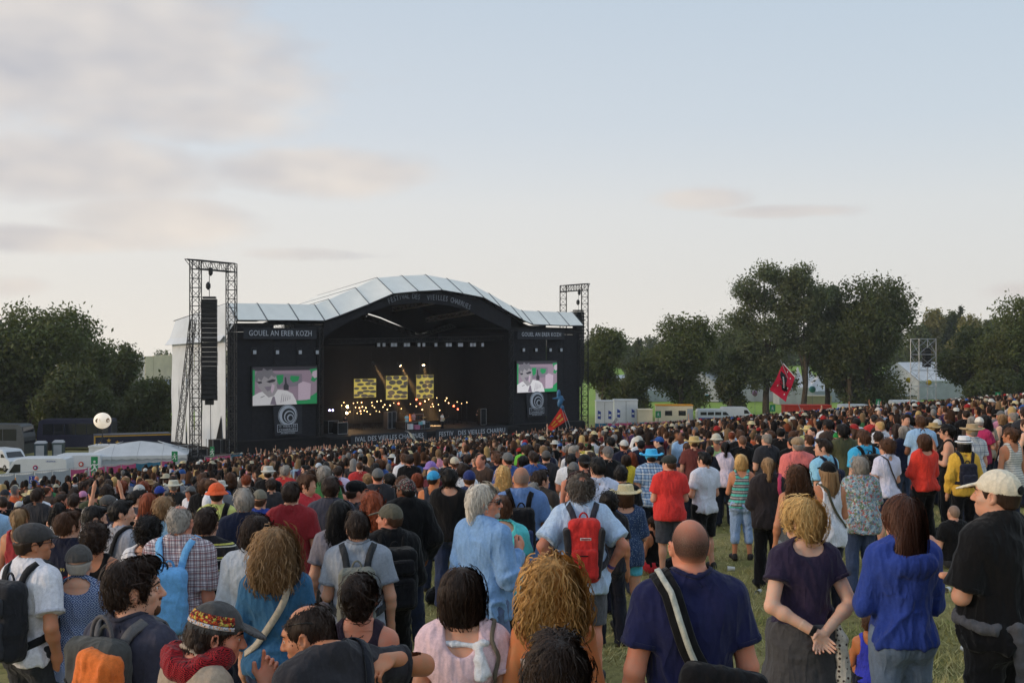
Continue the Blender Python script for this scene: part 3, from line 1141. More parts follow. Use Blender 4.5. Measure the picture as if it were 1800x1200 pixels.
def add_part(name,VQ,mat,parent,color=None,dz=0.0,smooth=True):
 V,Q = VQ
 if len(V) == 0:
  return None
 if dz:
  V = V + np.array((0,0,dz))
 me = mk_mesh(name,V,[Q],smooth)
 me.materials.append(mat)
 return link(name,me,parent,dye(color) if color is not None and mat in (M_CLOTH,M_STRAP) else color)
SKIN = {'fair': srgb(208,160,135),'tan': srgb(190,132,100),'red': srgb(205,140,115),'pale': srgb(218,178,155),'brown': srgb(120,78,55),'gold': srgb(196,124,78)}
HAIRC = {'black': srgb(24,20,20),'dark': srgb(46,33,27),'brown': srgb(78,52,36),'chestnut': srgb(80,50,38),'light': srgb(140,112,82),'blond': srgb(206,172,116),'grey': srgb(142,138,136),'white': srgb(205,202,198),'red': srgb(120,58,34),'saltpepper': srgb(98,92,88),'goldcurl': srgb(172,132,80),'stubble': srgb(118,90,74),'greystubble': srgb(150,128,116)}
def person_geo(sp,q):
 """All meshes of one figure at cell size q: body, garments, hair, hat."""
 s = Sk(sp)
 out = {}
 fine = sp.get('fine',False)
 body = torso(s) + limbs(s) + neck_prims(s)
 hands = []
 for sd_ in (1,-1):
  h = sp.get('hand',{}).get(sd_)
  if h:
   hands.append((sd_,h))
  else:
   body += soft_hand(s,sd_)
 hd = head_prims(s)
 if fine:
  V,Q = polygonise(body + hd,q)
  keep = ~(V[Q][:,:,2] > 1.503 + s.off[2]).all(1)
  Q = Q[keep]
  Vh,Qh = polygonise(neck_prims(s) + torso(s) + hd,.0062,lo=np.array((-.14,-.17,1.478 + s.off[2])))
  pieces = [(V,Q),(Vh,Qh[(Vh[Qh][:,:,2] > 1.487 + s.off[2]).any(1)])]
 else:
  pieces = [polygonise(body + hd,q)]
 s.tips = []
 for sd_,h in hands:
  fd,nn,ts,cl,sprd = h
  P,tips = fine_hand(s.wr[sd_],fd,nn,ts,cl,sprd,.95 if s.f else 1.05)
  g = (.92 if s.f else 1.0)*(.6 + .4*s.b)
  d = s.wr[sd_] - s.el[sd_]
  P.append(cone(s.wr[sd_] - d*.3,s.wr[sd_] + np.array(fd)/np.linalg.norm(fd)*.02,.0345*g,.027*g,k=.018))
  pieces.append(polygonise(P,.0042))
  s.tips += tips
 out['body'] = join(pieces)
 sh = sp.get('shirt')
 if sh:
  kind,kw = sh
  P = shirt_prims(s,kind,**kw)
  V,Q = polygonise(P,q*(.78 if fine else 1.0))
  out['shirt'] = (folds(V,Q,sp.get('fold',.013)*1.7,sp.get('seed',1)),Q)
  s.surf = P
 else:
  s.surf = torso(s)
 bt = sp.get('bottom','jeans')
 if bt:
  V,Q = polygonise(bottom_prims(s,bt),q)
  out['bottom'] = (folds(V,Q,.011,sp.get('seed',1) + 5,(7,7,10)),Q)
 if True:
  sp_ = shoe_prims(s)
  out['shoes'] = [polygonise([p for p in sp_ if p[0] == 'p' or p[1][0]*q_ > 0],max(q,.014)) for q_ in (1,-1)]
 st = sp.get('hair')
 if st:
  hp = turn(hair_prims(st) + ([cut((0,-.16,1),(0,-.016,1.668))] if sp.get('hat') else []),s)
  V,Q = polygonise(hp,min(q,.010) if fine else q*.85)
  if len(V):
   N = vnormals(V,Q)
   big = .012 if st in ('curly','afro','longloose','crownbald') else (.001 if st == 'buzz' else .005)
   Vn = V + N*((vnoise(V*np.array((30,30,16)) + sp.get('seed',1)) - .5)*2*big)[:,None]
   pcs = [(Vn,Q)]
   sg = strands(st,s,V,Q,0 if sp.get('hat') and st in ('short','shortfull') else sp.get('strands',0) // (3 if sp.get('hat') else 1),sp.get('swidth',.0028),sp.get('seed',1))
   if sg is not None:
    pcs.append(sg)
   out['hair'] = join(pcs)
 if sp.get('hat'):
  hp,ok = hat_prims(sp['hat'])
  out['hat'] = polygonise(turn(hp,s),min(q,.008) if fine else min(q,.012))
 if sp.get('beard') in ('short','full'):
  P = [ell((0,.040,1.565),(.058,.058,.051),k=.03),ell((0,.081,1.544),(.027,.025,.025),k=.02),ell((0,.03,1.60),(.069,.056,.052),k=.02),ell((0,.104,1.592),(.026,.010,.006),k=.01),
      ell((0,.112,1.577),(.019,.016,.008),k=.006,op='s'),ell((0,.075,1.645),(.1,.06,.048),k=.01,op='s'),ell((0,-.04,1.60),(.1,.06,.1),k=.01,op='s')]
  V,Q = polygonise(turn(P,s),.0065)
  if len(V):
   N = vnormals(V,Q)
   out['beard'] = (V + N*((vnoise(V*90) - .5)*(.008 if sp['beard'] == 'full' else .003))[:,None],Q)
 out['dz'] = s.dz
 out['sk'] = s
 return out
PEOPLE = []      # (object, px, py, Y, short description)
def place(sp):
 px,py,Y = sp['at']
 x = (px - 900)/FPX*Y
 g0 = gz(x,Y)
 top = CAM_Z - (py - 606)/FPX*Y
 hh = top - g0
 full = 1.75 - (.80 if sp.get('legs') == 'sit' else 0) + (.03 if sp.get('hat') else 0) + (.02 if sp.get('hair') in ('curly','afro','crownbald','longloose') else 0)
 full += sp.get('bow',(0,0,0))[2]
 return x,g0,hh/full
def trim(body,s,dz,sp):
 """Collar band and sleeve hems of a T-shirt."""
 if not sp.get('shirt') or isinstance(sp.get('sc'),bpy.types.Material):
  return
 kind,kw = sp['shirt']
 c = tuple(v*.78 for v in sp.get('sc',(.5,.5,.5)))
 if kind in ('tee','cap','long','three') and kw.get('neck','crew') == 'crew':
  r_ = .076 if s.f else .082
  P = np.array([(r_*math.cos(t),r_*math.sin(t) - .024,1.62) for t in np.linspace(0,2*math.pi,34)])
  for _ in range(24):
   P[:,2] -= np.clip(sdf_pts(s.surf,P) - .003,-.01,.03)
  add_part('collar',sub_ribbon(P,sdf_grad(s.surf,P),.019,.004),M_CLOTH,body,c,dz)
 if kind in ('tee','cap'):
  fr = kw.get('sleeve') or {'tee': .66,'cap': .42}[kind]
  g = (.92 if s.f else 1.0)*(.6 + .4*s.b)
  for q_ in (1,-1):
   d = s.el[q_] - s.sh[q_]
   e0 = s.sh[q_] + d*fr
   d = d/np.linalg.norm(d)
   x = np.cross(d,(0,1,0.01))
   x /= np.linalg.norm(x)
   y = np.cross(d,x)
   rad = .048*g + kw.get('loose',.018) + .012
   N = np.array([x*math.cos(t) + y*math.sin(t) for t in np.linspace(0,2*math.pi,26)])
   add_part('sleeve_hem',sub_ribbon(e0 - d*.013 + N*(rad + .001),N,.021,.004),M_CLOTH,body,c,dz)
def build_person(sp):
 px,py,Y = sp['at']
 q = .0115 if Y < 7 else (.0155 if Y < 12.6 else .021)
 sp['fine'] = Y < 10.2
 sp.setdefault('seed',int(px) % 97)
 if 'strands' not in sp:
  sp['strands'] = 3200 if Y < 7 else (900 if Y < 11 else (220 if Y < 19 else 0))
 sp.setdefault('swidth',.0016 if Y < 7 else (.0030 if Y < 11 else .005))
 G = person_geo(sp,q)
 s,dz = G['sk'],G['dz']
 x,g0,sc = place(sp)
 if not .84 < sc < 1.13:
  print('SCALE',sp['at'],round(sc,2))
 body = add_part('person',G['body'],M_SKIN,None,SKIN[sp.get('skin','fair')],dz)
 body.location = (x,Y,g0)
 body.rotation_euler = (0,0,R(sp.get('rz',8)))
 body.scale = (sc,sc,sc)
 tag(body,sp['label'],'person',sp.get('group','people watching the concert'))
 if 'shirt' in G:
  c = sp.get('sc',(.5,.5,.5))
  add_part(sp.get('shirt_name','shirt'),G['shirt'],c if isinstance(c,bpy.types.Material) else M_CLOTH,body,None if isinstance(c,bpy.types.Material) else c,dz)
 if 'bottom' in G:
  c = sp.get('bc',srgb(40,48,70))
  bn = {'jeans': 'trousers','trousers': 'trousers','crop': 'trousers','shorts': 'shorts','hotpants': 'shorts','skirt': 'skirt'}[sp.get('bottom','jeans')]
  add_part(bn,G['bottom'],M_CLOTH,body,c,dz)
 if 'shoes' in G:
  for g_ in G['shoes']:
   add_part('shoe',g_,M_SHOE,body,None,dz)
 if 'hair' in G:
  add_part('hair',G['hair'],M_BUZZ if sp.get('hair') == 'buzz' and not dz else M_HAIR,body,srgb(58,44,38) if sp.get('hc') == 'stubble' else HAIRC[sp.get('hc','dark')],dz)
 if 'beard' in G:
  add_part('beard',G['beard'],M_HAIR,body,HAIRC[sp.get('beardc',sp.get('hc','dark'))],dz)
 if 'hat' in G:
  c = sp.get('hatc',(.05,.05,.05))
  add_part('hat',G['hat'],c if isinstance(c,bpy.types.Material) else M_CLOTH,body,None if isinstance(c,bpy.types.Material) else c,dz)
 if sp['fine']:
  for q_ in (1,-1):
   mb = MB()
   c = s.T((q_*.0305,.0832,1.6410))
   mb.lathe([(.0125*math.sin(t),-.0125*math.cos(t)) for t in (.3,.9,1.57,2.2,2.8)],8,c)
   mb.mi = 1
   c2 = c + s.M @ np.array((0,.0088,0))
   mb.lathe([(.0055*math.sin(t),-.0055*math.cos(t)) for t in (.3,1.0,1.57,2.1,2.8)],6,c2)
   e_ = mb.build('eye',[M_EYEW,M_IRIS],body,True)
   e_.location = (0,0,dz)
   eb = MB()
   eb.tube([s.T(p_) for p_ in ((q_*.014,.1005,1.663),(q_*.028,.0985,1.668),(q_*.044,.088,1.664),(q_*.052,.078,1.659))],[.003,.0042,.0036,.0015],5)
   ebo = eb.build('eyebrow',M_HAIR,body,True)
   ebo.color = (*HAIRC[sp.get('hc','dark')],1)
   ebo.location = (0,0,dz)
  trim(body,s,dz,sp)
 for ex in sp.get('extra',()):
  ex(body,s,dz,sp)
 PEOPLE.append((x,Y,sp))
 return body,s
# ------------------------------------------------------------------ things people wear or carry
def like(o,body):
 o.location,o.rotation_euler,o.scale = body.location.copy(),body.rotation_euler.copy(),body.scale.copy()
 return o
def trace(prims,P,d,off=0.0,n=26):
 P = np.array(P,float)
 d = np.array(d,float)
 for _ in range(n):
  P = P + d*np.clip(sdf_pts(prims,P,True) - off,-.02,.03)[:,None]*.8
 return P
def band_geo(s,pts,width,thick=.006,off=.012,n=30):
 P = project(s.surf,spline(pts,n),off,4)
 P[1:-1] = (P[:-2] + P[1:-1]*2 + P[2:])/4
 N = sdf_grad(s.surf,P)
 return sub_ribbon(P,N,width,thick)
def ex_backpack(label,w=.29,h=.42,d=.15,zc=1.22,c=(.03,.03,.035),pc=None,sc_=None,deco=None,x0=0.0,tilt=0.0,pockets=1):
 def f(body,s,dz,sp):
  y0 = float(trace(s.surf,[(x0,-.4,zc)],(0,1,0))[0][1])
  yc = y0 - d*.5 + .012
  M = rot(0,0,tilt)
  P = [rbox((x0,yc,zc),(w/2,d/2,h/2),.055,M,k=.02),ell((x0,yc - d*.12,zc - h*.12),(w*.50,d*.52,h*.36),M,k=.04)]
  V,Q = polygonise(P,.013)
  o = add_part('backpack',(folds(V,Q,.008,3,(12,12,12)),Q),M_CLOTH,None,c,dz)
  like(o,body)
  tag(o,label,'backpack','bags carried by the crowd')
  pc_ = pc or tuple(v*1.25 + .004 for v in c)
  for i in range(pockets):
   zp = zc - h*.20 + i*h*.42
   hp = h*(.24 if i == 0 else .12)
   V,Q = polygonise([rbox((x0,yc - d*.5 - .012,zp),(w*.40,.034,hp),.03,M,k=.01)],.011)
   add_part('pocket',(folds(V,Q,.006,5,(14,14,14)),Q),M_CLOTH,o,pc_,dz)
   yz = yc - d*.5 - .046
   V,Q = sub_ribbon([(x0 + w*.33*t,yz + .006*abs(t),zp + hp*.62) for t in np.linspace(-1,1,9)],[(0,-1,0)]*9,.010,.004)
   add_part('zip',(V,Q),M_CLOTH,o,(.008,.008,.009),dz)
  for q in (1,-1):
   zt = zc + h*.42
   pts = [(x0 + q*w*.26,y0 - .01,zt),(x0 + q*.095,-.055,1.475),(q*.10,.03,1.46),(q*.105,.10,1.36),(q*.125,.12,1.24),(q*.165,.05,1.12),(q*.165,-.05,1.05),(x0 + q*w*.38,y0 - .02,zc - h*.34)]
   add_part('strap',band_geo(s,pts,.052,.010),M_STRAP,o,sc_ or tuple(v*.8 for v in c),dz)
  mb = MB()
  zt = zc + h/2
  mb.tube([(x0 + .035*math.cos(t),yc + d*.3,zt - .012 + .055*math.sin(t)) for t in np.linspace(0,math.pi,8)],.008,6)
  hn = mb.build('handle',M_STRAP,o,True)
  hn.location = (0,0,dz)
  hn.color = (*tuple(v*.8 for v in c),1)
  if deco:
   deco(o,s,dz,x0,yc,zc,w,h,d)
 return f
def patch(o,name,outline,y,color,thick=.006,mat=None):
 """Flat panel with outline [(x, z)] sewn on at depth y, facing backwards."""
 mb = MB()
 mb.slab([(x,y,z) for x,z in outline][::-1],(0,thick,0))
 p = mb.build(name,mat or M_CLOTH,o)
 p.color = (*color,1)
 return p
def ex_band(name,pts,width,c,off=.012,thick=.006,mat=None):
 def f(body,s,dz,sp):
  add_part(name,band_geo(s,pts,width,thick,off),mat or M_STRAP,body,c,dz)
 return f
def ex_sling(label,pts,width,c,bag=None,bagc=None,deco=None,cat='bag',name='shoulder_bag',off=.014,stripe=None):
 def f(body,s,dz,sp):
  if bag:
   V,Q = polygonise(bag,.012)
   o = add_part(name,(folds(V,Q,.007,4,(11,11,11)),Q),M_CLOTH,None,bagc or c,dz)
   add_part('strap',band_geo(s,pts,width,.008,off),M_STRAP,o,c,dz)
  else:
   o = add_part(name,band_geo(s,pts,width,.008,off),M_STRAP,None,c,dz)
  if stripe:
   add_part('stripe',band_geo(s,stripe[0],stripe[1],.012,off + .004),M_STRAP,o,stripe[2],dz)
  like(o,body)
  tag(o,label,cat,'bags carried by the crowd')
  if deco:
   deco(o,s,dz)
 return f
def ex_glasses(kind='clear'):
 def f(body,s,dz,sp):
  mb = MB()
  tf = s.T
  dzv,dy = (.055,-.055) if kind == 'head' else (0,0)
  for q in (1,-1):
   cx = q*.032
   ring = [tf((cx + .024*math.cos(t),.112 + dy - abs(cx + .024*math.cos(t))*.12,1.640 + dzv + .018*math.sin(t))) for t in np.linspace(0,2*math.pi,13)]
   mb.mi = 0
   mb.tube(ring,.0022,5)
   mb.tube([tf((q*.056,.108 + dy,1.645 + dzv)),tf((q*.080,.06 + dy,1.647 + dzv)),tf((q*.087,-.01 + dy*.6,1.640 + dzv)),tf((q*.084,-.03 + dy*.6,1.628 + dzv))],.0024,5)
   if kind != 'clear':
    mb.mi = 1
    mb.slab([Vector(p) for p in ring[:-1]],Vector(s.M @ np.array((0,-.003,0))))
  mb.mi = 0
  mb.bar(tf((-.009,.113 + dy,1.644 + dzv)),tf((.009,.113 + dy,1.644 + dzv)),.0024)
  g = mb.build('sunglasses' if kind != 'clear' else 'glasses',[M_BLACK,M_LENS],body,True)
  g.location = (0,0,dz)
 return f
def ex_watch(q,c=(.01,.01,.012),name='wrist_band',w=.03):
 def f(body,s,dz,sp):
  d = s.wr[q] - s.el[q]
  d /= np.linalg.norm(d)
  p = s.wr[q] - d*.012
  g = (.92 if s.f else 1.0)*(.6 + .4*s.b)
  V,Q = polygonise([cone(p - d*w/2,p + d*w/2,.0345*g),cut(d,p + d*w/2),cut(-d,p - d*w/2)],.005)
  add_part(name,(V,Q),M_CLOTH,body,c,dz)
 return f
def ex_nails(c):
 def f(body,s,dz,sp):
  mb = MB()
  for p,d,up in s.tips:
   d,up = Vector(d).normalized(),-Vector(up).normalized()
   b = d.cross(up)
   o = Vector(p) + up*.0062
   mb.add([o + d*.0075,o + b*.005 + d*.001,o - b*.005 + d*.001,o + up*.0015 + d*.003,o - d*.005 + b*.004,o - d*.005 - b*.004],[(0,1,3),(0,3,2),(1,4,3),(3,5,2),(4,5,3)])
  n = mb.build('fingernails',M_CLOTH,body,True)
  n.color = (*c,1)
  n.location = (0,0,dz)
 return f
def ex_text(body_txt,size,z,c,x=0.0,squeeze=1.0):
 def f(body,s,dz,sp):
  me = text_mesh(body_txt,size,.0,squeeze=squeeze)
  V = np.zeros(len(me.vertices)*3,np.float32)
  me.vertices.foreach_get('co',V)
  V = V.reshape(-1,3)
  P = np.stack([V[:,0] + x,np.full(len(V),-.35),V[:,1] + z],1)
  P = trace(s.surf,P,(0,1,0),.009)
  P[:,2] += dz
  me.vertices.foreach_set('co',P.astype(np.float32).ravel())
  me.materials.append(M_CLOTH)
  me.update()
  link('lettering',me,body,c)
 return f
def ex_tied(label,c,name='tied_sweater'):
 """A jumper tied round the waist with its sleeves hanging down."""
 def f(body,s,dz,sp):
  b = s.b
  e = .03
  ring = [(math.cos(t)*(.158*b + e),math.sin(t)*(.12*b + e),1.0 + .02*math.sin(t)) for t in np.linspace(-.4,math.pi + 3.3,22)]
  P = [cone(ring[i],ring[i + 1],.020 + .008*math.sin(i*1.7),k=.03) for i in range(len(ring) - 1)]
  x = -.10
  P += [cone((x,-.15*b - .02,1.0),(x + .04,-.16*b - .02,.80),.034,.042,k=.02),cone((x + .04,-.16*b - .02,.80),(x + .08,-.15*b - .02,.66),.042,.046,k=.02,cap=True)]
  V,Q = polygonise(P,.012)
  o = add_part(name,(folds(V,Q,.012,9,(14,14,14)),Q),M_CLOTH,None,c,dz)
  like(o,body)
  tag(o,label,'sweater')
 return f
def ex_prims(name,prims,c,mat=None,cell=.011,fold=.006,hs=False):
 def f(body,s,dz,sp):
  pr = turn(prims,s) if hs else prims
  V,Q = polygonise(pr,cell)
  add_part(name,(folds(V,Q,fold,2,(14,14,14)),Q) if fold else (V,Q),mat or M_CLOTH,body,c,dz)
 return f
# ------------------------------------------------------------------ the people one can tell apart
C = dict(navy=srgb(34,38,84),dnavy=srgb(34,36,56),black=srgb(25,24,27),white=srgb(208,208,214),red=srgb(206,40,34),dred=srgb(150,34,42),royal=srgb(40,66,152),blue=srgb(48,100,140),
     sky=srgb(150,190,222),pale=srgb(176,200,226),turq=srgb(72,186,190),grey=srgb(128,128,136),dgrey=srgb(66,66,70),slate=srgb(86,88,102),pink=srgb(222,188,196),coral=srgb(208,104,98),
     yellow=srgb(206,160,44),lime=srgb(196,206,90),brown=srgb(62,50,46),jeans=srgb(62,76,108),ljeans=srgb(122,146,182),khaki=srgb(120,112,92),beige=srgb(206,194,172),orange=srgb(232,92,36),
     magenta=srgb(176,34,90),green=srgb(70,150,80),purple=srgb(58,46,74),straw=srgb(222,202,160))
M_PLAID = make_cloth('plaid_red',plaid(srgb(214,204,208),(srgb(70,40,66),srgb(120,40,46))))
M_STRIPE = make_cloth('stripes_yellow',stripes(2,[(.52,srgb(36,34,38)),(.60,srgb(200,196,180)),(.68,srgb(36,34,38)),(.80,srgb(196,190,96)),(1,srgb(36,34,38))],.095))
M_IKAT = make_cloth('ikat_blue',diamonds(srgb(62,82,124),srgb(156,166,192)))
M_DOTS = make_cloth('dots_blue',dots(srgb(52,70,104),srgb(150,170,196),62))
M_FLORAL = make_cloth('floral',blotches([srgb(150,172,186),srgb(86,116,150),srgb(204,206,200),srgb(176,96,92),srgb(104,128,96)],26))
M_ZIG = make_cloth('zigzag_turquoise',stripes(2,[(.2,srgb(96,190,176)),(.45,srgb(110,100,104)),(.6,srgb(186,186,186)),(.8,srgb(110,100,104)),(1,srgb(96,190,176))],.10))
M_SCARF = make_cloth('scarf_dots',dots(srgb(206,198,186),srgb(72,60,56),36,.30))
M_KEFF = make_cloth('keffiyeh',diamonds(srgb(172,36,44),srgb(38,14,18),.022,.022))
M_KNIT = make_cloth('grey_knit',dots(srgb(84,82,84),srgb(112,110,110),170,.3))
M_BAND1 = make_cloth('festival_bands',blotches([srgb(150,44,34),srgb(214,96,40),srgb(60,30,34),srgb(206,190,90)],70))
M_BAND2 = make_cloth('festival_band_white',blotches([srgb(206,206,214),srgb(52,52,66),srgb(222,150,70)],110))
M_CHECKB = make_cloth('check_blue',plaid(srgb(150,180,214),(srgb(60,90,140),srgb(220,226,232)),.05))
M_CHECKW = make_cloth('check_white',plaid(srgb(212,212,214),(srgb(150,160,176),srgb(120,130,150)),.06,.12))
M_STRW = make_cloth('stripes_white',stripes(2,[(.6,srgb(214,210,202)),(1,srgb(164,164,162))],.035))
M_HATS = make_cloth('straw_weave',dots(srgb(222,204,162),srgb(196,174,130),190,.25))
def deco_red(o,s,dz,x0,yc,zc,w,h,d):
 y = yc - d*.5 - .036
 for q in (1,-1):
  V,Q = polygonise([rbox((q*.125,yc - .01,zc - .02),(.03,d*.5,h*.40),.028,rot(0,0,q*6),k=.01)],.012)
  add_part('side_panel',(V,Q),M_CLOTH,o,srgb(60,56,58),dz)
 patch(o,'label_patch',[(-.045,zc + .105),(.045,zc + .105),(.045,zc + .125),(-.045,zc + .125)],y - .036,srgb(220,214,210))
 patch(o,'label_print',[(-.036,zc + .110),(.036,zc + .110),(.036,zc + .119),(-.036,zc + .119)],y - .040,srgb(150,40,36))
def deco_green(o,s,dz,x0,yc,zc,w,h,d):
 y = yc - d*.5 - .060
 def oval(rx,rz,cx,cz,a0=0,a1=2*math.pi,n=20):
  return [(cx + rx*math.cos(t),cz + rz*math.sin(t)) for t in np.linspace(a0,a1,n,endpoint=a1 - a0 < 6)]
 cx,cz = x0 + .045,zc - .05
 patch(o,'badge',oval(.088,.125,cx,cz),y + .004,srgb(20,22,22))
 crescent = oval(.080,.115,cx,cz,-1.9,1.6,14) + oval(.045,.075,cx - .015,cz,-1.9,1.6,14)[::-1]
 patch(o,'green_patch',crescent,y - .002,srgb(130,200,40))
 patch(o,'white_mark',[(cx - .06,cz + .07),(cx - .02,cz + .09),(cx - .015,cz + .03),(cx - .045,cz + .02),(cx - .03,cz + .05)],y - .003,srgb(220,222,220))
def deco_orange(o,s,dz,x0,yc,zc,w,h,d):
 y = yc - d*.5 - .012
 V,Q = polygonise([rbox((x0 + w*.16,yc - d*.42,zc + .0),(w*.32,.055,h*.42),.04,rot(0,0,14),k=.02)],.010)
 add_part('front_panel',(folds(V,Q,.016,8,(22,22,12)),Q),M_CLOTH,o,srgb(214,106,30),dz)
 for a,b_,wd in (((-.02,.10),(.14,-.06),.010),((.02,-.02),(.15,.02),.012)):
  V,Q = sub_ribbon([(x0 + a[0] + (b_[0] - a[0])*t,y - .075 + .01*abs(t - .5),zc + a[1] + (b_[1] - a[1])*t) for t in np.linspace(0,1,6)],[(0,-1,0)]*6,wd,.005)
  add_part('cord',(V,Q),M_CLOTH,o,(.01,.01,.01),dz)
 t = lettering('MP',.06,M_WPRINT,o,(x0 - w*.30,y - .030,zc - .10),tilt=R(80),extrude=.001)
 mb = MB()
 mb.tube([(x0 + .06*math.cos(a),yc + .02,zc + h*.47 + .10*math.sin(a)) for a in np.linspace(0,math.pi,12)],.009,6)
 g = mb.build('grab_loop',M_STRAP,o,True)
 g.color = (*srgb(96,92,94),1)
M_WPRINT = plain('white_print',srgb(210,210,208),.7,.06)
M_RPRINT = plain('red_print',srgb(200,60,40),.7,.06)
def deco_sling(o,s,dz):
 e = empty('tmp_mark',(0,0,0))
 bpy.data.objects.remove(e)
 mb = MB()
 y,x0,z0,r_ = -.262,.165,1.045,.034
 for a in (.7,-.75):
  dx,dzz = math.cos(a)*r_,math.sin(a)*r_*1.15
  nx,nz_ = -math.sin(a)*.007,math.cos(a)*.007
  mb.slab([(x0 - dx - nx,y,z0 - dzz - nz_),(x0 + dx - nx,y,z0 + dzz - nz_),(x0 + dx + nx,y,z0 + dzz + nz_),(x0 - dx + nx,y,z0 - dzz + nz_)],(0,.004 + a*.001,0))
 mb.build('logo',M_RPRINT,o)
def deco_blue(o,s,dz,x0,yc,zc,w,h,d):
 mb = MB()
 mb.tube([(x0 + .03*math.cos(a),yc - .05,zc + h*.5 + .02 + .03*math.sin(a)) for a in np.linspace(-.5,math.pi + .5,12)],.007,6)
 mb.build('drawstring',M_BLACK,o,True)
WRAP = lambda a,b,c,d: [a,b,c,d]
BEHIND_L = ((.10,-.10,-.27),(-.225,-.125,-.135))
FP = []
def P_(**k):
 FP.append(k)
P_(at=(1212,912,4.85),label='shaven-headed man in navy T-shirt with black sling bag across his back',short='shaven man in navy T-shirt',hair='buzz',hc='stubble',skin='red',build=1.08,rz=6,shirt=('tee',dict(loose=.02,hem=.86)),sc=C['navy'],bottom='trousers',bc=C['dgrey'],arms=('loose','loose'),nofeet=True,
   extra=[ex_sling('black sling bag with grey stripe on the back of the navy T-shirt man',[(-.105,.09,1.40),(-.115,-.02,1.485),(-.085,-.10,1.38),(-.03,-.14,1.22),(.05,-.15,1.08)],.085,C['black'],
     bag=[rbox((.085,-.185,1.06),(.185,.055,.115),.05,rot(0,0,12),k=.02)],bagc=srgb(30,29,33),deco=deco_sling,stripe=([(-.105,.06,1.43),(-.115,-.02,1.485),(-.085,-.10,1.38),(-.03,-.14,1.22),(.0,-.15,1.15)],.026,srgb(178,178,168)))])
P_(at=(1412,884,6.6),label='woman with short blond hair and dark purple top, hands clasped behind her back',short='short-haired blond woman in purple top',sex='f',build=1.2,hair='shag',hc='blond',skin='pale',rz=10,head=(38,0,0),strands=3600,swidth=.0024,shirt=('cap',dict(loose=.018,hem=.96,neck='scoop',sleeve=.5)),sc=C['purple'],bottom='skirt',bc=srgb(84,82,84),nofeet=True,
   arms=(BEHIND_L,BEHIND_L),hand={1: ((-.55,-.25,-.75),(.2,-.9,.3),1,(.25,.3,.4,.5),.02),-1: ((.62,-.28,-.62),(-.2,-.95,.1),1,(.35,.3,.3,.35),.03)},
   extra=[ex_glasses('clear'),ex_watch(-1),ex_nails(srgb(190,30,30)),
     ex_prims('scarf',[cone((.14,-.17,1.03),(.15,-.215,.96),.022,.030,k=.02),cone((.15,-.215,.96),(.16,-.215,.72),.030,.042,k=.02),cone((.16,-.215,.72),(.165,-.21,.58),.042,.046,k=.02,cap=True)],None,M_SCARF,.011,.012)])
P_(at=(1585,878,6.3),label='woman with long straight brown hair in a royal blue hooded sweatshirt',short='woman in royal blue hoodie',sex='f',hair='long',hc='chestnut',rz=10,head=(20,-6,9),strands=2600,swidth=.0028,shirt=('long',dict(loose=.028,hem=.90,neck='hood')),shirt_name='hooded_sweatshirt',sc=C['royal'],bottom='jeans',bc=srgb(116,132,156),arms=('crossed','crossed'),nofeet=True,fold=.016,
   extra=[ex_prims('white_collar',[cone((0,-.03,1.45),(0,-.022,1.53),.078,.070,k=.01,cap=True),cone((0,-.022,1.50),(0,.03,1.64),.062,.09,k=.006,op='s'),cut((0,0,-1),(0,0,1.46))],C['white'])])
P_(at=(1752,820,5.9),label='man in black shirt and beige baseball cap standing at the edge with folded arms',short='man in beige cap and black shirt',hair='short',hc='dark',rz=32,head=(20,0,0),build=1.14,hat='cap',hatc=C['beige'],shirt=('tee',dict(loose=.03,hem=.88,neck='collar',sleeve=.85)),sc=C['black'],bottom='trousers',bc=srgb(34,32,34),arms=('crossed','crossed'),nofeet=True,fold=.016,
   extra=[ex_tied('grey sweater tied round the waist of the man in the beige cap',srgb(96,96,102)),
     ex_prims('cap_opening',[ell((0,-.118,1.668),(.045,.016,.026),k=.005)],(.01,.01,.01),fold=0,hs=True,cell=.006)])
P_(at=(972,984,5.05),label='tanned woman with long golden curls and bare shoulders',short='woman with golden curls',sex='f',hair='curly',hc='goldcurl',skin='gold',rz=4,strands=2600,swidth=.0040,shirt=('tube',dict(loose=.012,hem=.86)),sc=srgb(190,170,160),bottom='jeans',arms=('loose','loose'),nofeet=True,
   extra=[ex_band('strap',[(q*.085,-.12,1.29),(q*.09,-.11,1.36),(q*.092,-.07,1.45),(q*.09,0,1.46),(q*.085,.08,1.36)],.014,srgb(216,206,200),off=.006) for q in (1,-1)])
P_(at=(980,1128,3.15),label='top of a dark-haired head at the bottom edge below the golden curls',short='dark head at the bottom edge',hair='shortfull',hc='dark',rz=2,strands=2600,swidth=.0022,sex='f',shirt=('tee',dict(loose=.018,hem=.9)),sc=C['dgrey'],arms=('down','down'),nofeet=True)
P_(at=(815,1005,5.1),label='woman with dark brown bob in pale pink top tied with a white bow',short='woman in pale pink top',sex='f',build=1.16,hair='bob',hc='dark',rz=-4,strands=2300,swidth=.0028,shirt=('cap',dict(loose=.022,hem=.86,neck='backscoop',sleeve=.5)),sc=C['pink'],bottom='jeans',bc=C['pale'],arms=('loose','loose'),nofeet=True,
   extra=[ex_prims('white_bow',[cone((-.085,-.10,1.425),(.07,-.115,1.415),.013,.014,k=.01),ell((.085,-.118,1.41),(.026,.018,.026),k=.01),cone((.085,-.125,1.40),(.10,-.150,1.26),.020,.032,k=.01,cap=True),cone((.095,-.125,1.40),(.125,-.150,1.28),.018,.028,k=.01,cap=True),ell((.11,-.12,1.43),(.03,.014,.018),k=.01)],srgb(214,216,222),fold=.008,cell=.009),
     ex_band('bag_strap',[(.125,.06,1.42),(.13,-.02,1.47),(.15,-.08,1.36),(.165,-.10,1.22),(.17,-.06,1.08)],.022,srgb(120,110,96))])
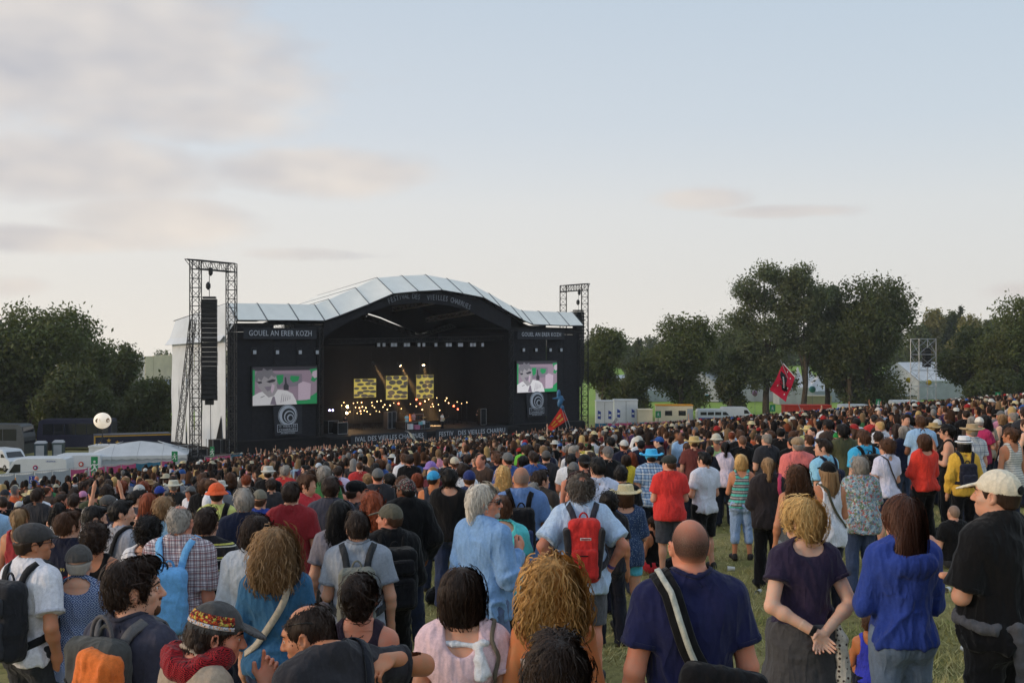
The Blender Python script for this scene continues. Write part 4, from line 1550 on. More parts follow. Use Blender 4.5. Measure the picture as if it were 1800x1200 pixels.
P_(at=(575,1066,4.35),bow=(0,.07,-.07),label='balding man with sunglasses pushed up on his head, elbow raised',short='balding man with raised elbow',hair='balding',hc='dark',skin='tan',rz=42,head=(42,-18,0),build=1.08,strands=2600,swidth=.0018,shirt=('tee',dict(loose=.02,hem=.9,neck='collar')),sc=srgb(62,60,66),arms=(((.265,-.05,-.035),(-.20,-.03,.075)),'down'),nofeet=True,beard='stubble',beardc='stubble',
   hand={1: ((-.9,-.3,-.25),(-.1,.2,-1),-1,.95,0)},extra=[ex_glasses('head'),ex_band('bag_strap',[(.10,.10,1.36),(.115,.03,1.46),(.115,-.04,1.47),(.10,-.12,1.36),(.09,-.14,1.2)],.045,srgb(46,48,58))])
def ex_capbands(body,s,dz,sp):
 for i,(z,mt,w) in enumerate(((1.728,M_BAND1,.020),(1.704,M_BAND1,.018),(1.684,M_BAND2,.016))):
  hp,_ = hat_prims('cap')
  P = spline([(.098*math.cos(a)*1.0,-.016 + .118*math.sin(a),z) for a in np.linspace(-3.0,.75,14)],30)
  P = np.array([s.T(p_) for p_ in P])
  hpt = turn([hp[0]],s)
  P = project(hpt,P,.001,5)
  add_part('woven_band',sub_ribbon(P,sdf_grad(hpt,P),w,.003),mt,body,None,dz)
P_(at=(352,1052,4.4),bow=(0,.04,-.04),label='woman in grey cap trimmed with festival bands, red scarf, one hand raised',short='woman in grey banded cap',sex='f',build=1.05,hair='swept',hc='dark',skin='red',rz=-52,head=(-26,-14,0),strands=1500,hat='cap',hatc=srgb(84,82,82),shirt=('long',dict(loose=.018,hem=.9,neck='scoop')),sc=srgb(168,148,128),nofeet=True,
   arms=(((.055,.115,-.25),(-.07,.125,.22)),'front'),hand={1: ((.05,.15,1),(.75,-.6,0),-1,(.3,.75,1.0,1.1),.03)},
   extra=[ex_capbands,ex_prims('red_scarf',[cone((.10*math.cos(a),.095*math.sin(a) - .01,1.492 + .02*math.sin(a*2)),(.10*math.cos(a + .5),.095*math.sin(a + .5) - .01,1.492 + .02*math.sin(a*2 + 1)),.046,k=.02) for a in np.arange(0,6.2,.5)],None,M_KEFF,.009,.012),
     ex_prims('braid',[ell((.065 + .01*math.sin(i*2.2),-.03 + .01*i,1.56 - .033*i),(.022,.022,.025),k=.008) for i in range(6)],HAIRC['dark'],M_HAIR,.007,.004)])
P_(at=(236,988,4.95),label='bearded man in slate T-shirt looking sideways, orange and grey backpack on',short='bearded man with orange backpack',hair='shortfull',hc='dark',rz=-28,head=(-46,0,0),strands=2600,swidth=.0024,beard='short',beardc='brown',shirt=('tee',dict(loose=.02,hem=.88)),sc=srgb(72,72,90),bottom='trousers',bc=C['dgrey'],arms=('down','down'),nofeet=True,
   extra=[ex_backpack('grey backpack with orange front panel on the bearded man',.30,.46,.14,1.24,srgb(86,86,84),None,srgb(110,108,110),deco_orange,pockets=0)])
P_(at=(140,957,7.9),label='woman in grey cap and blue zigzag-patterned top',short='woman in blue patterned top',sex='f',build=1.12,hair='short',hc='grey',rz=4,hat='beanie',hatc=srgb(92,88,86),shirt=('tee',dict(loose=.024,hem=.82,neck='scoop')),sc=M_IKAT,bc=srgb(44,50,74),arms=('front','front'),nofeet=True)
P_(at=(58,916,7.8),label='man in white polo shirt and grey cap with pin badges',short='man in white polo',hair='short',hc='dark',skin='tan',rz=-30,head=(-30,0,0),hat='flatcap',hatc=srgb(82,78,78),shirt=('tee',dict(loose=.026,hem=.88,neck='collar',sleeve=.72)),sc=srgb(206,204,212),bottom='trousers',bc=srgb(62,62,66),arms=('pocket','pocket'),nofeet=True,
   extra=[ex_glasses('clear'),ex_backpack('dark grey backpack worn by the man in the white polo shirt',.31,.50,.18,1.18,srgb(52,52,58),srgb(70,70,76),srgb(42,42,46),pockets=2),
     ex_prims('pin_badges',[ell((-.06,-.10,1.715),.011,k=.003),ell((-.085,-.05,1.73),.009,k=.003),ell((-.088,-.0,1.735),.008,k=.003)],srgb(200,190,200),fold=0,hs=True,cell=.005)])
P_(at=(317,888,8.4),label='grey-haired balding man in red and white checked shirt',short='man in red checked shirt',hair='balding',hc='grey',skin='red',rz=-6,build=1.1,shirt=('tee',dict(loose=.03,hem=.84,neck='collar',sleeve=.8)),sc=M_PLAID,bc=C['dgrey'],arms=('down','down'),nofeet=True,fold=.015,
   extra=[ex_backpack('sky blue drawstring bag on the man in the checked shirt',.27,.44,.16,1.14,srgb(96,160,214),srgb(104,168,220),srgb(104,170,222),deco_blue,pockets=0)])
P_(at=(363,895,9.0),label='man in black polo with yellow and white stripes',short='man in striped polo',hair='short',hc='dark',rz=0,build=1.1,shirt=('tee',dict(loose=.028,hem=.86,neck='collar',sleeve=.8)),sc=M_STRIPE,bc=C['dnavy'],extra=[ex_glasses('clear')],nofeet=True)
P_(at=(168,918,9.2),label='woman with short dark hair and black tank top behind the blue patterned top',short='woman in black tank top',sex='f',hair='afro',hc='dark',skin='tan',rz=4,shirt=('tank',dict(loose=.012,hem=.9)),sc=C['black'],nofeet=True,arms=('front','front'))
P_(at=(120,902,10.4),label='man in navy football T-shirt with red lettering on the back',short='man in navy football T-shirt',hair='shortfull',hc='brown',rz=-12,head=(-25,0,0),shirt=('tee',dict(loose=.026,hem=.86)),sc=srgb(36,38,60),bc=C['dnavy'],nofeet=True,extra=[ex_text('BARCELONA',.062,1.20,srgb(190,40,50)),ex_text('18   99',.045,1.28,srgb(200,180,110)),ex_text('Football',.04,1.12,srgb(190,170,110))])
P_(at=(215,880,11.0),label='dark-haired bearded young man in grey T-shirt, seen in profile',short='bearded young man in grey T-shirt',hair='short',hc='black',beard='short',rz=-40,head=(-40,0,0),shirt=('tee',dict(loose=.022,hem=.88)),sc=srgb(150,152,164),nofeet=True,
   extra=[ex_sling('black bag strap over the shoulder of the young man in grey',[(.10,.09,1.38),(.115,-.02,1.48),(.08,-.11,1.34),(.0,-.14,1.18),(-.1,-.12,1.02)],.05,C['black'],name='bag_strap')])
P_(at=(262,907,9.6),label='woman with short dark hair and white T-shirt beside the checked shirt',short='woman in white T-shirt',sex='f',hair='afro',hc='black',rz=0,shirt=('tee',dict(loose=.022,hem=.88,neck='scoop')),sc=C['white'],nofeet=True)
P_(at=(162,889,11.6),label='dark-haired man in white shirt looking down to the side',short='man in white shirt looking down',hair='short',hc='black',rz=-40,head=(-30,-14,0),shirt=('tee',dict(loose=.02,hem=.88,neck='collar')),sc=C['white'],nofeet=True)
P_(at=(486,932,7.1),label='woman with big frizzy light brown hair in petrol blue top',short='woman with frizzy light brown hair',sex='f',build=1.05,hair='curly',hc='light',rz=2,strands=2200,swidth=.0030,shirt=('three',dict(loose=.022,hem=.86,neck='scoop')),sc=C['blue'],bottom='jeans',bc=srgb(52,62,96),arms=('loose','loose'),nofeet=True,
   extra=[ex_sling('beige shoulder strap across the petrol blue top',[(.105,.09,1.38),(.11,-.02,1.47),(.07,-.12,1.34),(-.01,-.14,1.20),(-.09,-.13,1.08),(-.15,-.08,.98)],.045,srgb(176,164,146),name='bag_strap')])
P_(at=(452,912,8.2),label='dark-haired person in white denim shirt behind the frizzy hair',short='person in white denim shirt',hair='shag',hc='dark',rz=-4,shirt=('long',dict(loose=.03,hem=.84,neck='collar')),sc=srgb(176,180,188),bc=C['dnavy'],arms=('down','down'),nofeet=True)
P_(at=(630,902,8.3),label='man in light grey T-shirt carrying a grey and lime green backpack',short='man with lime green backpack',hair='short',hc='dark',rz=4,shirt=('tee',dict(loose=.026,hem=.84)),sc=srgb(148,154,166),bottom='jeans',bc=srgb(70,90,126),arms=('loose','front'),nofeet=True,head=(12,0,0),
   extra=[ex_glasses('clear'),ex_backpack('grey backpack with lime green badge on the grey T-shirt man',.27,.44,.16,1.16,srgb(128,128,118),srgb(110,110,104),srgb(60,62,66),deco_green,pockets=1)])
P_(at=(634,1012,5.4),label='woman with dark messy bun, thin necklace and plum tank top',short='woman with messy bun',sex='f',hair='bun',hc='dark',skin='red',rz=-3,strands=1500,swidth=.0028,shirt=('tank',dict(loose=.012,hem=.9)),sc=srgb(58,46,62),arms=('down','down'),nofeet=True,extra=[ex_band('necklace',[(.052,.02,1.485),(.058,-.03,1.472),(.03,-.075,1.457),(0,-.088,1.45),(-.03,-.075,1.457),(-.058,-.03,1.472),(-.052,.02,1.485)],.004,(.02,.015,.01),off=.012,thick=.003)])
P_(at=(598,882,9.6),label='woman with straight black hair and grey T-shirt',short='woman with straight black hair',sex='f',hair='long',hc='black',rz=2,shirt=('tee',dict(loose=.02,hem=.86)),sc=srgb(130,124,134),arms=('loose','loose'),bc=C['black'])
P_(at=(686,882,9.4),label='man in khaki cap and black jacket turning his face aside',short='man in khaki cap and black jacket',hair='short',hc='brown',skin='red',rz=18,head=(52,0,0),hat='cap',hatc=srgb(108,102,86),beard='stubble',beardc='stubble',shirt=('long',dict(loose=.032,hem=.86)),sc=srgb(30,29,32),bottom='trousers',bc=srgb(26,25,28),arms=('front','front'),
   extra=[ex_backpack('big black backpack on the man in the khaki cap',.34,.52,.21,1.16,srgb(24,24,28),srgb(32,32,37),srgb(20,20,24),pockets=2)])
P_(at=(512,848,11.8),label='dark-haired man in dark red T-shirt',short='man in dark red T-shirt',hair='short',hc='dark',rz=2,shirt=('tee',dict(loose=.026,hem=.82)),sc=C['dred'],bc=C['black'],arms=('loose','loose'))
P_(at=(430,862,11.5),label='grey-haired man in navy shirt left of the dark red T-shirt',short='grey-haired man in navy shirt',hair='shortfull',hc='grey',rz=4,head=(10,0,0),shirt=('tee',dict(loose=.028,hem=.84,neck='collar')),sc=srgb(30,38,66),bc=C['dnavy'])
P_(at=(457,860,14.2),label='man in khaki cap and royal blue T-shirt printed PARD',short='man in royal blue PARD T-shirt',hair='short',hc='brown',rz=2,hat='beanie',hatc=srgb(130,124,108),shirt=('tee',dict(loose=.026,hem=.84)),sc=C['royal'],extra=[ex_text('PARD',.10,1.30,srgb(214,214,220))])
P_(at=(381,851,15.0),label='person in bright orange bucket hat and pale yellow T-shirt',short='orange bucket hat',hair='short',hc='dark',rz=10,hat='bucket',hatc=C['orange'],shirt=('tee',dict(loose=.024,hem=.84)),sc=srgb(196,200,110),
   extra=[ex_sling('black strap across the pale yellow T-shirt under the orange hat',[(.10,.09,1.38),(.115,-.02,1.48),(.09,-.11,1.36),(.06,-.14,1.2),(.08,-.13,1.02)],.07,C['black'],name='bag_strap')])
P_(at=(541,835,14.6),label='tousle-haired youth in red patterned shirt turned sideways',short='youth in red patterned shirt',hair='shag',hc='brown',rz=-120,shirt=('tee',dict(loose=.024,hem=.84,neck='collar')),sc=srgb(190,38,48))
P_(at=(582,840,12.6),label='dark-haired man in slate shirt with small white emblem',short='man in slate shirt',hair='shortfull',hc='dark',rz=0,shirt=('long',dict(loose=.026,hem=.84,neck='collar')),sc=srgb(78,78,92),bc=C['ljeans'],extra=[ex_text('+',.09,1.33,srgb(200,200,206),.05)])
P_(at=(626,842,12.8),label='man in black flat cap with pink lanyard, in profile',short='man in black flat cap',hair='short',hc='dark',skin='red',rz=-30,head=(-35,0,0),hat='flatcap',hatc=C['black'],beard='stubble',beardc='stubble',shirt=('tee',dict(loose=.024,hem=.84)),sc=srgb(60,58,60),extra=[ex_backpack('grey backpack on the man in the black flat cap',.28,.42,.15,1.2,srgb(84,84,92))])
P_(at=(655,863,11.2),label='woman with loose dark red hair behind the khaki cap',short='woman with dark red hair',sex='f',hair='longloose',hc='red',rz=2,shirt=('tee',dict(loose=.02,hem=.86)),sc=srgb(60,64,60))
P_(at=(714,838,12.2),label='man in black bomber jacket and flower-patterned cap',short='man in black bomber jacket',hair='short',hc='black',skin='brown',rz=20,head=(30,0,0),hat='cap',hatc=make_cloth('cap_print',blotches([srgb(40,42,44),srgb(130,60,66),srgb(150,150,140)],60)),shirt=('long',dict(loose=.05,hem=.90,neck='collar')),shirt_name='jacket',sc=srgb(22,22,25),arms=('pocket','pocket'),build=1.08)
P_(at=(790,822,14.6),label='woman with dark afro hair in black off-shoulder top and jeans',short='woman with afro in black top',sex='f',hair='afro',hc='black',rz=0,shirt=('long',dict(loose=.03,hem=.88,neck='scoop')),sc=srgb(30,28,30),bottom='jeans',bc=srgb(54,66,100),arms=('front','front'))
P_(at=(852,853,8.3),label='long-haired grey bearded man with sunglasses in faded denim shirt',short='grey bearded man in denim shirt',hair='swept',hc='white',beard='full',beardc='white',skin='red',rz=-46,head=(-56,0,0),strands=2400,swidth=.003,shirt=('long',dict(loose=.022,hem=.82,neck='collar')),sc=srgb(112,150,196),bottom='jeans',bc=srgb(92,112,150),arms=(((.07,.02,-.28),(-.10,.18,.14)),'down'),fold=.018,hand={1: ((-.2,.7,.65),(-.8,-.3,0),1,.9,0)},
   extra=[ex_glasses('sun')])
P_(at=(884,874,9.6),label='woman in turquoise blouse and brown trousers beside the grey bearded man',short='woman in turquoise blouse',sex='f',build=1.08,hair='short',hc='brown',rz=0,shirt=('cap',dict(loose=.026,hem=.86,neck='scoop',sleeve=.6)),sc=C['turq'],bottom='trousers',bc=srgb(62,50,44),arms=('front','front'))
P_(at=(916,820,11.6),label='bald man in washed blue T-shirt with dark backpack on one shoulder',short='bald man in washed blue T-shirt',hair='buzz',hc='greystubble',skin='tan',rz=6,build=1.12,shirt=('tee',dict(loose=.03,hem=.82)),sc=srgb(92,124,176),bottom='jeans',bc=srgb(40,46,70),arms=('loose','loose'),
   extra=[ex_backpack('black and blue backpack on the man in the washed blue T-shirt',.25,.44,.15,1.16,srgb(24,25,32),srgb(52,66,112),srgb(20,20,24),x0=-.02)])
P_(at=(1022,833,9.6),label='man with frizzy grey hair in pale blue T-shirt, hands on hips',short='man with frizzy grey hair',hair='crownbald',hc='saltpepper',skin='red',build=1.1,rz=2,strands=2200,swidth=.0030,shirt=('tee',dict(loose=.034,hem=.80,sleeve=.8)),sc=srgb(176,198,226),bottom='shorts',bc=srgb(104,104,112),arms=('hips','hips'),fold=.017,
   extra=[ex_backpack('red and grey backpack on the man with frizzy grey hair',.27,.52,.14,1.17,srgb(196,34,28),srgb(186,32,28),srgb(66,66,76),deco_red),ex_watch(1,srgb(90,70,130))])
P_(at=(1100,850,12.0),label='woman in straw hat, dotted blue top and turquoise shorts',short='woman in straw hat and turquoise shorts',sex='f',build=1.1,hair='bob',hc='brown',rz=-6,hat='straw',hatc=M_HATS,shirt=('tee',dict(loose=.026,hem=.80,neck='scoop',sleeve=.95)),sc=M_DOTS,bottom='hotpants',bc=srgb(74,176,206),arms=('front','front'))
P_(at=(1051,805,13.2),label='man in white raglan shirt with navy sleeves',short='man in raglan shirt',hair='short',hc='black',rz=8,head=(10,0,0),shirt=('tee',dict(loose=.026,hem=.82)),sc=srgb(186,192,214),bc=C['dnavy'])
P_(at=(1177,798,16.0),label='bearded man in bright red T-shirt, dark cap and grey shorts',short='man in bright red T-shirt',hair='short',hc='brown',rz=6,head=(40,0,0),hat='flatcap',hatc=srgb(62,66,62),beard='short',build=1.15,shirt=('tee',dict(loose=.03,hem=.84)),sc=C['red'],bottom='shorts',bc=srgb(84,86,96),arms=('front','front'))
P_(at=(1238,795,16.4),label='man in white polo shirt and black shorts standing on the grass',short='man in white polo and black shorts',hair='short',hc='black',rz=30,head=(14,0,0),shirt=('tee',dict(loose=.026,hem=.86)),sc=srgb(206,208,220),bottom='shorts',bc=C['black'],arms=('front','front'))
P_(at=(1303,800,17.2),label='woman with blond bob, turquoise zigzag top and cropped light jeans',short='woman in cropped light jeans',sex='f',build=1.14,hair='bob',hc='blond',rz=-4,shirt=('tank',dict(loose=.016,hem=.88)),sc=M_ZIG,bottom='crop',bc=srgb(136,162,200),arms=('hips','front'),skin='tan')
P_(at=(1350,805,14.2),label='woman with light ponytail in dark brown jacket with pink bag strap',short='woman in dark brown jacket',sex='f',hair='pony',hc='light',rz=-4,shirt=('long',dict(loose=.034,hem=.82)),shirt_name='jacket',sc=srgb(56,48,50),bc=C['black'],arms=('front','front'),
   extra=[ex_sling('pink strap over the shoulder of the dark brown jacket',[(.10,.08,1.38),(.12,-.02,1.48),(.11,-.1,1.36),(.15,-.1,1.2)],.05,srgb(196,60,96),name='bag_strap',off=.02)])
P_(at=(1402,817,11.2),label='tanned woman with wavy brown hair and bare back',short='woman with wavy brown hair and bare back',sex='f',hair='longloose',hc='brown',skin='tan',rz=0,strands=900,shirt=('tube',dict(loose=.012,hem=.84)),sc=srgb(92,96,100),bottom='hotpants',bc=srgb(120,130,144),arms=('front','loose'))
P_(at=(1455,808,12.0),label='woman in black cap with long blond hair and white tank top',short='woman in white tank top and black cap',sex='f',hair='long',hc='light',rz=10,hat='cap',hatc=C['black'],shirt=('tank',dict(loose=.018,hem=.80)),sc=srgb(204,206,216),bc=srgb(34,36,52),arms=('front','front'),skin='tan',
   extra=[ex_sling('olive bag strap across the white tank top',[(-.09,.09,1.38),(-.10,-.02,1.47),(-.03,-.12,1.32),(.06,-.13,1.14),(.13,-.09,1.0)],.03,srgb(90,88,70),name='bag_strap')])
P_(at=(1402,766,17.2),label='man in coral pink shirt and beige flat cap',short='man in coral shirt',hair='short',hc='grey',rz=4,hat='flatcap',hatc=srgb(160,134,104),build=1.15,shirt=('long',dict(loose=.034,hem=.82,neck='collar')),sc=C['coral'])
P_(at=(1447,772,15.2),label='dark-haired man in pale blue T-shirt with navy satchel, in profile',short='man in pale blue T-shirt with navy satchel',hair='short',hc='dark',rz=40,head=(40,0,0),beard='stubble',beardc='stubble',shirt=('tee',dict(loose=.026,hem=.84)),sc=srgb(130,186,214),extra=[ex_backpack('navy rucksack on the man in the pale blue T-shirt',.26,.46,.14,1.14,srgb(34,38,66))])
P_(at=(1512,805,13.2),label='grey-haired woman in floral print blouse and jeans',short='woman in floral blouse',sex='f',build=1.25,hair='shag',hc='grey',rz=2,shirt=('tee',dict(loose=.036,hem=.80,sleeve=.9)),sc=M_FLORAL,bc=srgb(66,82,116),arms=('front','front'))
P_(at=(1518,757,17.0),label='man in bright turquoise T-shirt with black backpack',short='man in turquoise T-shirt',hair='shortfull',hc='brown',rz=14,shirt=('tee',dict(loose=.026,hem=.84)),sc=srgb(44,160,204),extra=[ex_backpack('black backpack on the man in the turquoise T-shirt',.33,.5,.2,1.18,srgb(22,22,25))])
P_(at=(1558,770,16.2),label='curly-haired woman in lilac white top and denim shorts',short='woman in lilac top',sex='f',hair='afro',hc='brown',rz=22,head=(20,0,0),shirt=('tee',dict(loose=.02,hem=.90)),sc=srgb(196,194,214),bottom='hotpants',bc=srgb(54,60,84),arms=('front','front'),
   extra=[ex_sling('small bag strap across the lilac top',[(-.10,.09,1.38),(-.105,-.02,1.47),(-.04,-.12,1.32),(.06,-.13,1.14),(.14,-.09,1.0)],.02,srgb(70,62,60),name='bag_strap')])
P_(at=(1624,764,17.0),label='woman in bright red top and black trousers with folded arms',short='woman in bright red top',sex='f',build=1.1,hair='bob',hc='brown',rz=20,shirt=('three',dict(loose=.03,hem=.88,neck='scoop')),sc=srgb(216,48,30),bottom='trousers',bc=C['black'],arms=('crossed','crossed'))
P_(at=(1664,746,18.0),label='dark-haired woman in black sleeveless top, hand at her chin',short='woman in black sleeveless top',sex='f',hair='bun',hc='black',rz=70,shirt=('tank',dict(loose=.018,hem=.86)),sc=C['black'],bc=C['black'],arms=('chin','crossed'),extra=[ex_glasses('sun')])
P_(at=(1694,765,16.2),label='woman in white trilby and mustard yellow top',short='woman in white trilby',sex='f',hair='bob',hc='black',rz=0,hat='fedora',hatc=srgb(208,208,212),shirt=('long',dict(loose=.026,hem=.86)),sc=C['yellow'],bottom='jeans',bc=C['black'],arms=('loose','loose'),
   extra=[ex_backpack('navy drawstring backpack on the mustard yellow top',.26,.36,.12,1.18,srgb(44,46,64)),ex_prims('hat_band',[cone((0,-.012,1.695),(0,-.012,1.712),.104,.101,k=.003,cap=True),cut((0,0,-1),(0,0,1.69))],(.015,.015,.02),fold=0,hs=True)])
P_(at=(1708,744,18.8),label='man in wide straw hat and white checked shirt',short='man in wide straw hat',hair='short',hc='grey',rz=12,hat='straw',hatc=srgb(176,150,112),build=1.12,shirt=('tee',dict(loose=.03,hem=.84,neck='collar')),sc=M_CHECKW)
P_(at=(1722,731,22.0),label='man in magenta polo and pale cap leaning to take a photo',short='man in magenta polo',hair='short',hc='grey',rz=-50,head=(30,-16,0),hat='cap',hatc=srgb(208,200,188),build=1.15,shirt=('tee',dict(loose=.03,hem=.84,neck='collar')),sc=C['magenta'],arms=('phone','phone'))
P_(at=(1776,752,16.4),label='brown-haired woman in white striped vest',short='woman in white striped vest',sex='f',hair='bun',hc='brown',skin='tan',rz=20,head=(30,0,0),shirt=('tank',dict(loose=.018,hem=.84)),sc=M_STRW,arms=('loose','loose'))
P_(at=(1676,888,14.6),label='grey shaven man in black T-shirt sitting on the grass',short='man sitting on the grass',hair='buzz',hc='greystubble',legs='sit',rz=12,shirt=('tee',dict(loose=.026,hem=.93)),sc=C['black'],bc=C['dgrey'],arms=('front','front'))
P_(at=(1733,882,16.0),label='dark-haired child peeping out beside the black shirt',short='child beside the black shirt',sex='f',hair='bob',hc='dark',legs='sit',rz=150,shirt=('tee',dict(loose=.02,hem=.93)),sc=C['dgrey'],bc=C['dgrey'],arms=('front','front'))
P_(at=(1528,1080,8.6),label='woman in bright blue vest sitting on the grass behind the hooded sweatshirt',short='woman in blue vest on the grass',sex='f',hair='short',hc='brown',skin='gold',legs='sit',rz=-14,shirt=('tank',dict(loose=.014,hem=.93)),sc=srgb(54,60,190),bc=C['dnavy'],arms=('front','front'))
P_(at=(1148,908,16.6),label='woman in black vest and red trousers sitting beyond the straw hat',short='woman in red trousers on the grass',sex='f',hair='pony',hc='dark',skin='tan',legs='sit',rz=40,shirt=('tank',dict(loose=.014,hem=.93)),sc=C['black'],bc=srgb(200,36,48),arms=('front','front'))
P_(at=(1070,862,11.2),label='person in dark jeans and black top half hidden by the pale blue T-shirt',short='person hidden behind the pale blue T-shirt',sex='f',hair='afro',hc='black',rz=-2,shirt=('tee',dict(loose=.02,hem=.86)),sc=srgb(40,38,44),bottom='jeans',bc=srgb(34,36,50),arms=('down','down'),skin='tan')
P_(at=(950,828,13.6),label='man in dark brown jacket beside the washed blue T-shirt',short='man in dark brown jacket',hair='shortfull',hc='dark',rz=-30,head=(-35,0,0),shirt=('long',dict(loose=.034,hem=.84,neck='collar')),sc=srgb(72,64,58))
P_(at=(937,850,12.8),label='person in pale green shirt half hidden by the washed blue T-shirt',short='person in pale green shirt',hair='short',hc='grey',rz=-10,shirt=('tee',dict(loose=.03,hem=.84)),sc=srgb(150,164,156))
P_(at=(1092,820,14.6),label='dark-haired man in black T-shirt behind the straw hat',short='man in black T-shirt behind the straw hat',hair='shortfull',hc='black',rz=0,shirt=('tee',dict(loose=.028,hem=.82)),sc=C['black'],build=1.1)
P_(at=(190,868,14.5),label='man in grey cap and dark blue shirt hunched forward',short='man in grey cap and dark blue shirt',hair='short',hc='dark',rz=-6,hat='flatcap',hatc=srgb(96,94,94),shirt=('tee',dict(loose=.03,hem=.84)),sc=srgb(34,38,62),build=1.15)
P_(at=(762,825,16.5),label='man in turquoise cap and dark grey vest',short='turquoise cap',hair='short',hc='dark',skin='gold',rz=0,hat='cap',head=(-30,0,0),hatc=srgb(40,150,200),shirt=('tank',dict(loose=.016,hem=.84)),sc=srgb(70,72,84))
P_(at=(825,824,15.6),label='man in blue cap and navy T-shirt with white print',short='navy T-shirt with white print',hair='short',hc='brown',rz=0,hat='cap',hatc=srgb(44,58,120),shirt=('tee',dict(loose=.026,hem=.84)),sc=srgb(46,60,104),extra=[ex_text('GOOD FOOD',.05,1.38,srgb(200,200,206)),ex_text('* * *',.16,1.25,srgb(180,184,196))])
P_(at=(1145,788,18.5),label='person in shiny turquoise cowboy hat and blue checked shirt',short='turquoise cowboy hat',hair='short',hc='dark',rz=-4,hat='straw',hatc=srgb(50,176,226),shirt=('tee',dict(loose=.028,hem=.84,neck='collar')),sc=M_CHECKB)
P_(at=(243,862,15.5),label='dark-haired man looking aside beside the white bucket hat',short='dark-haired man looking aside',hair='short',hc='black',rz=-45,head=(-30,0,0),shirt=('tee',dict(loose=.026,hem=.84)),sc=srgb(60,62,72))
P_(at=(262,868,14.0),label='woman with straight auburn hair and dark red vest',short='woman with auburn hair',sex='f',hair='long',hc='red',rz=0,shirt=('tank',dict(loose=.016,hem=.84)),sc=C['dred'])
P_(at=(290,876,12.2),label='person with tousled sandy hair in pale blue printed shirt',short='person with sandy hair',hair='shag',hc='light',rz=0,sex='f',shirt=('tee',dict(loose=.026,hem=.84)),sc=srgb(120,160,190))
P_(at=(35,895,13.0),label='woman with light brown ponytail and red strap top',short='woman with ponytail and red straps',sex='f',hair='pony',hc='light',skin='tan',rz=0,shirt=('tank',dict(loose=.014,hem=.86)),sc=srgb(170,50,56))
def build_people():
 for sp in FP:
  build_person(sp)
# ------------------------------------------------------------------ ground
def build_ground():
 def axis(lo,hi,step,far,n):
  core = np.arange(lo,hi + step,step)
  return core
 xs = np.concatenate([-np.geomspace(2500,64,26),np.arange(-60,61,2.0),np.geomspace(64,2500,26)])
 ys = np.concatenate([np.linspace(-300,-32,8),np.arange(-30,160,2.0),np.geomspace(162,3500,46)])
 X,Y = np.meshgrid(xs,ys,indexing='ij')
 V = np.stack([X.ravel(),Y.ravel(),ground_z(X,Y).ravel()],1)
 i = np.arange(len(xs)*len(ys)).reshape(len(xs),len(ys))
 Q = np.stack([i[:-1,:-1].ravel(),i[1:,:-1].ravel(),i[1:,1:].ravel(),i[:-1,1:].ravel()],1)
 me = mk_mesh('ground',V,[Q])
 m,nt,b = new_mat('meadow')
 big = noise(nt,.55,6,.62)
 fine_ = noise(nt,9,6,.7)
 tiny = noise(nt,70,4,.7)
 c = nmix(nt,nramp(nt,big,.36,.66),srgb(122,122,72),srgb(164,152,104))
 c = nmix(nt,nmath(nt,'MULTIPLY',nramp(nt,fine_,.45,.7),.55),c,srgb(64,58,40))
 c = nmix(nt,nmath(nt,'MULTIPLY',nramp(nt,tiny,.5,.75),.5),c,srgb(150,142,96))
 sp = nd(nt,'ShaderNodeSeparateXYZ')
 nt.links.new(nd(nt,'ShaderNodeTexCoord').outputs['Object'],sp.inputs[0])
 far = nramp(nt,sp.outputs[1],165,200)
 field = nmix(nt,nramp(nt,noise(nt,.035,5,.6),.4,.65),srgb(132,160,74),srgb(150,168,88))
 nt.links.new(nmix(nt,far,c,field),b.inputs['Base Color'])
 b.inputs['Roughness'].default_value = .95
 b.inputs['Specular IOR Level'].default_value = .1
 bump(nt,b,nmath(nt,'ADD',fine_,nmath(nt,'MULTIPLY',tiny,.4)),.8,.05)
 me.materials.append(m)
 g = link('ground',me)
 tag(g,'trampled festival meadow falling away towards the stage',None,None,'structure')
 g['category'] = 'ground'
def build_grass():
 n = 95000
 r_ = np.random.default_rng(5)
 Y = 5.5 + 21*r_.random(n) ** 1.25
 X = Y*r_.uniform(-.16,.47,n)
 cl = vnoise(np.stack([X*1.3,Y*1.3,X*0],1)) + .5*vnoise(np.stack([X*4,Y*4,X*0 + 3],1))
 keep = r_.random(n) < np.clip((cl - .35)*1.5,.12,1)
 X,Y,cl = X[keep],Y[keep],cl[keep]
 n = len(X)
 Z = ground_z(X,Y)
 h = r_.uniform(.025,.075,n)*(.55 + cl*.7)
 w = r_.uniform(.004,.009,n)
 a = r_.uniform(0,6.28,n)
 ln = r_.normal(0,.05,(n,2))
 B = np.stack([X,Y,Z - .004],1)
 T = np.stack([np.cos(a),np.sin(a),a*0],1)*w[:,None]
 tip = B + np.stack([ln[:,0],ln[:,1],h],1)
 V = np.stack([B - T,B + T,tip],1).reshape(-1,3)
 me = mk_mesh('grass',V,[np.arange(3*n).reshape(n,3)],False)
 m,nt,b = new_mat('grass_blades')
 g = nd(nt,'ShaderNodeNewGeometry')
 big = noise(nt,.8,4,.6)
 c = nmix(nt,g.outputs['Random Per Island'],srgb(112,122,60),srgb(186,178,112))
 c = nmix(nt,nramp(nt,big,.4,.65),c,nmix(nt,g.outputs['Random Per Island'],srgb(150,134,86),srgb(206,194,142)))
 nt.links.new(c,b.inputs['Base Color'])
 b.inputs['Roughness'].default_value = .8
 me.materials.append(m)
 tag(link('grass',me),'short dry summer grass between the standing people',None,None,'stuff')
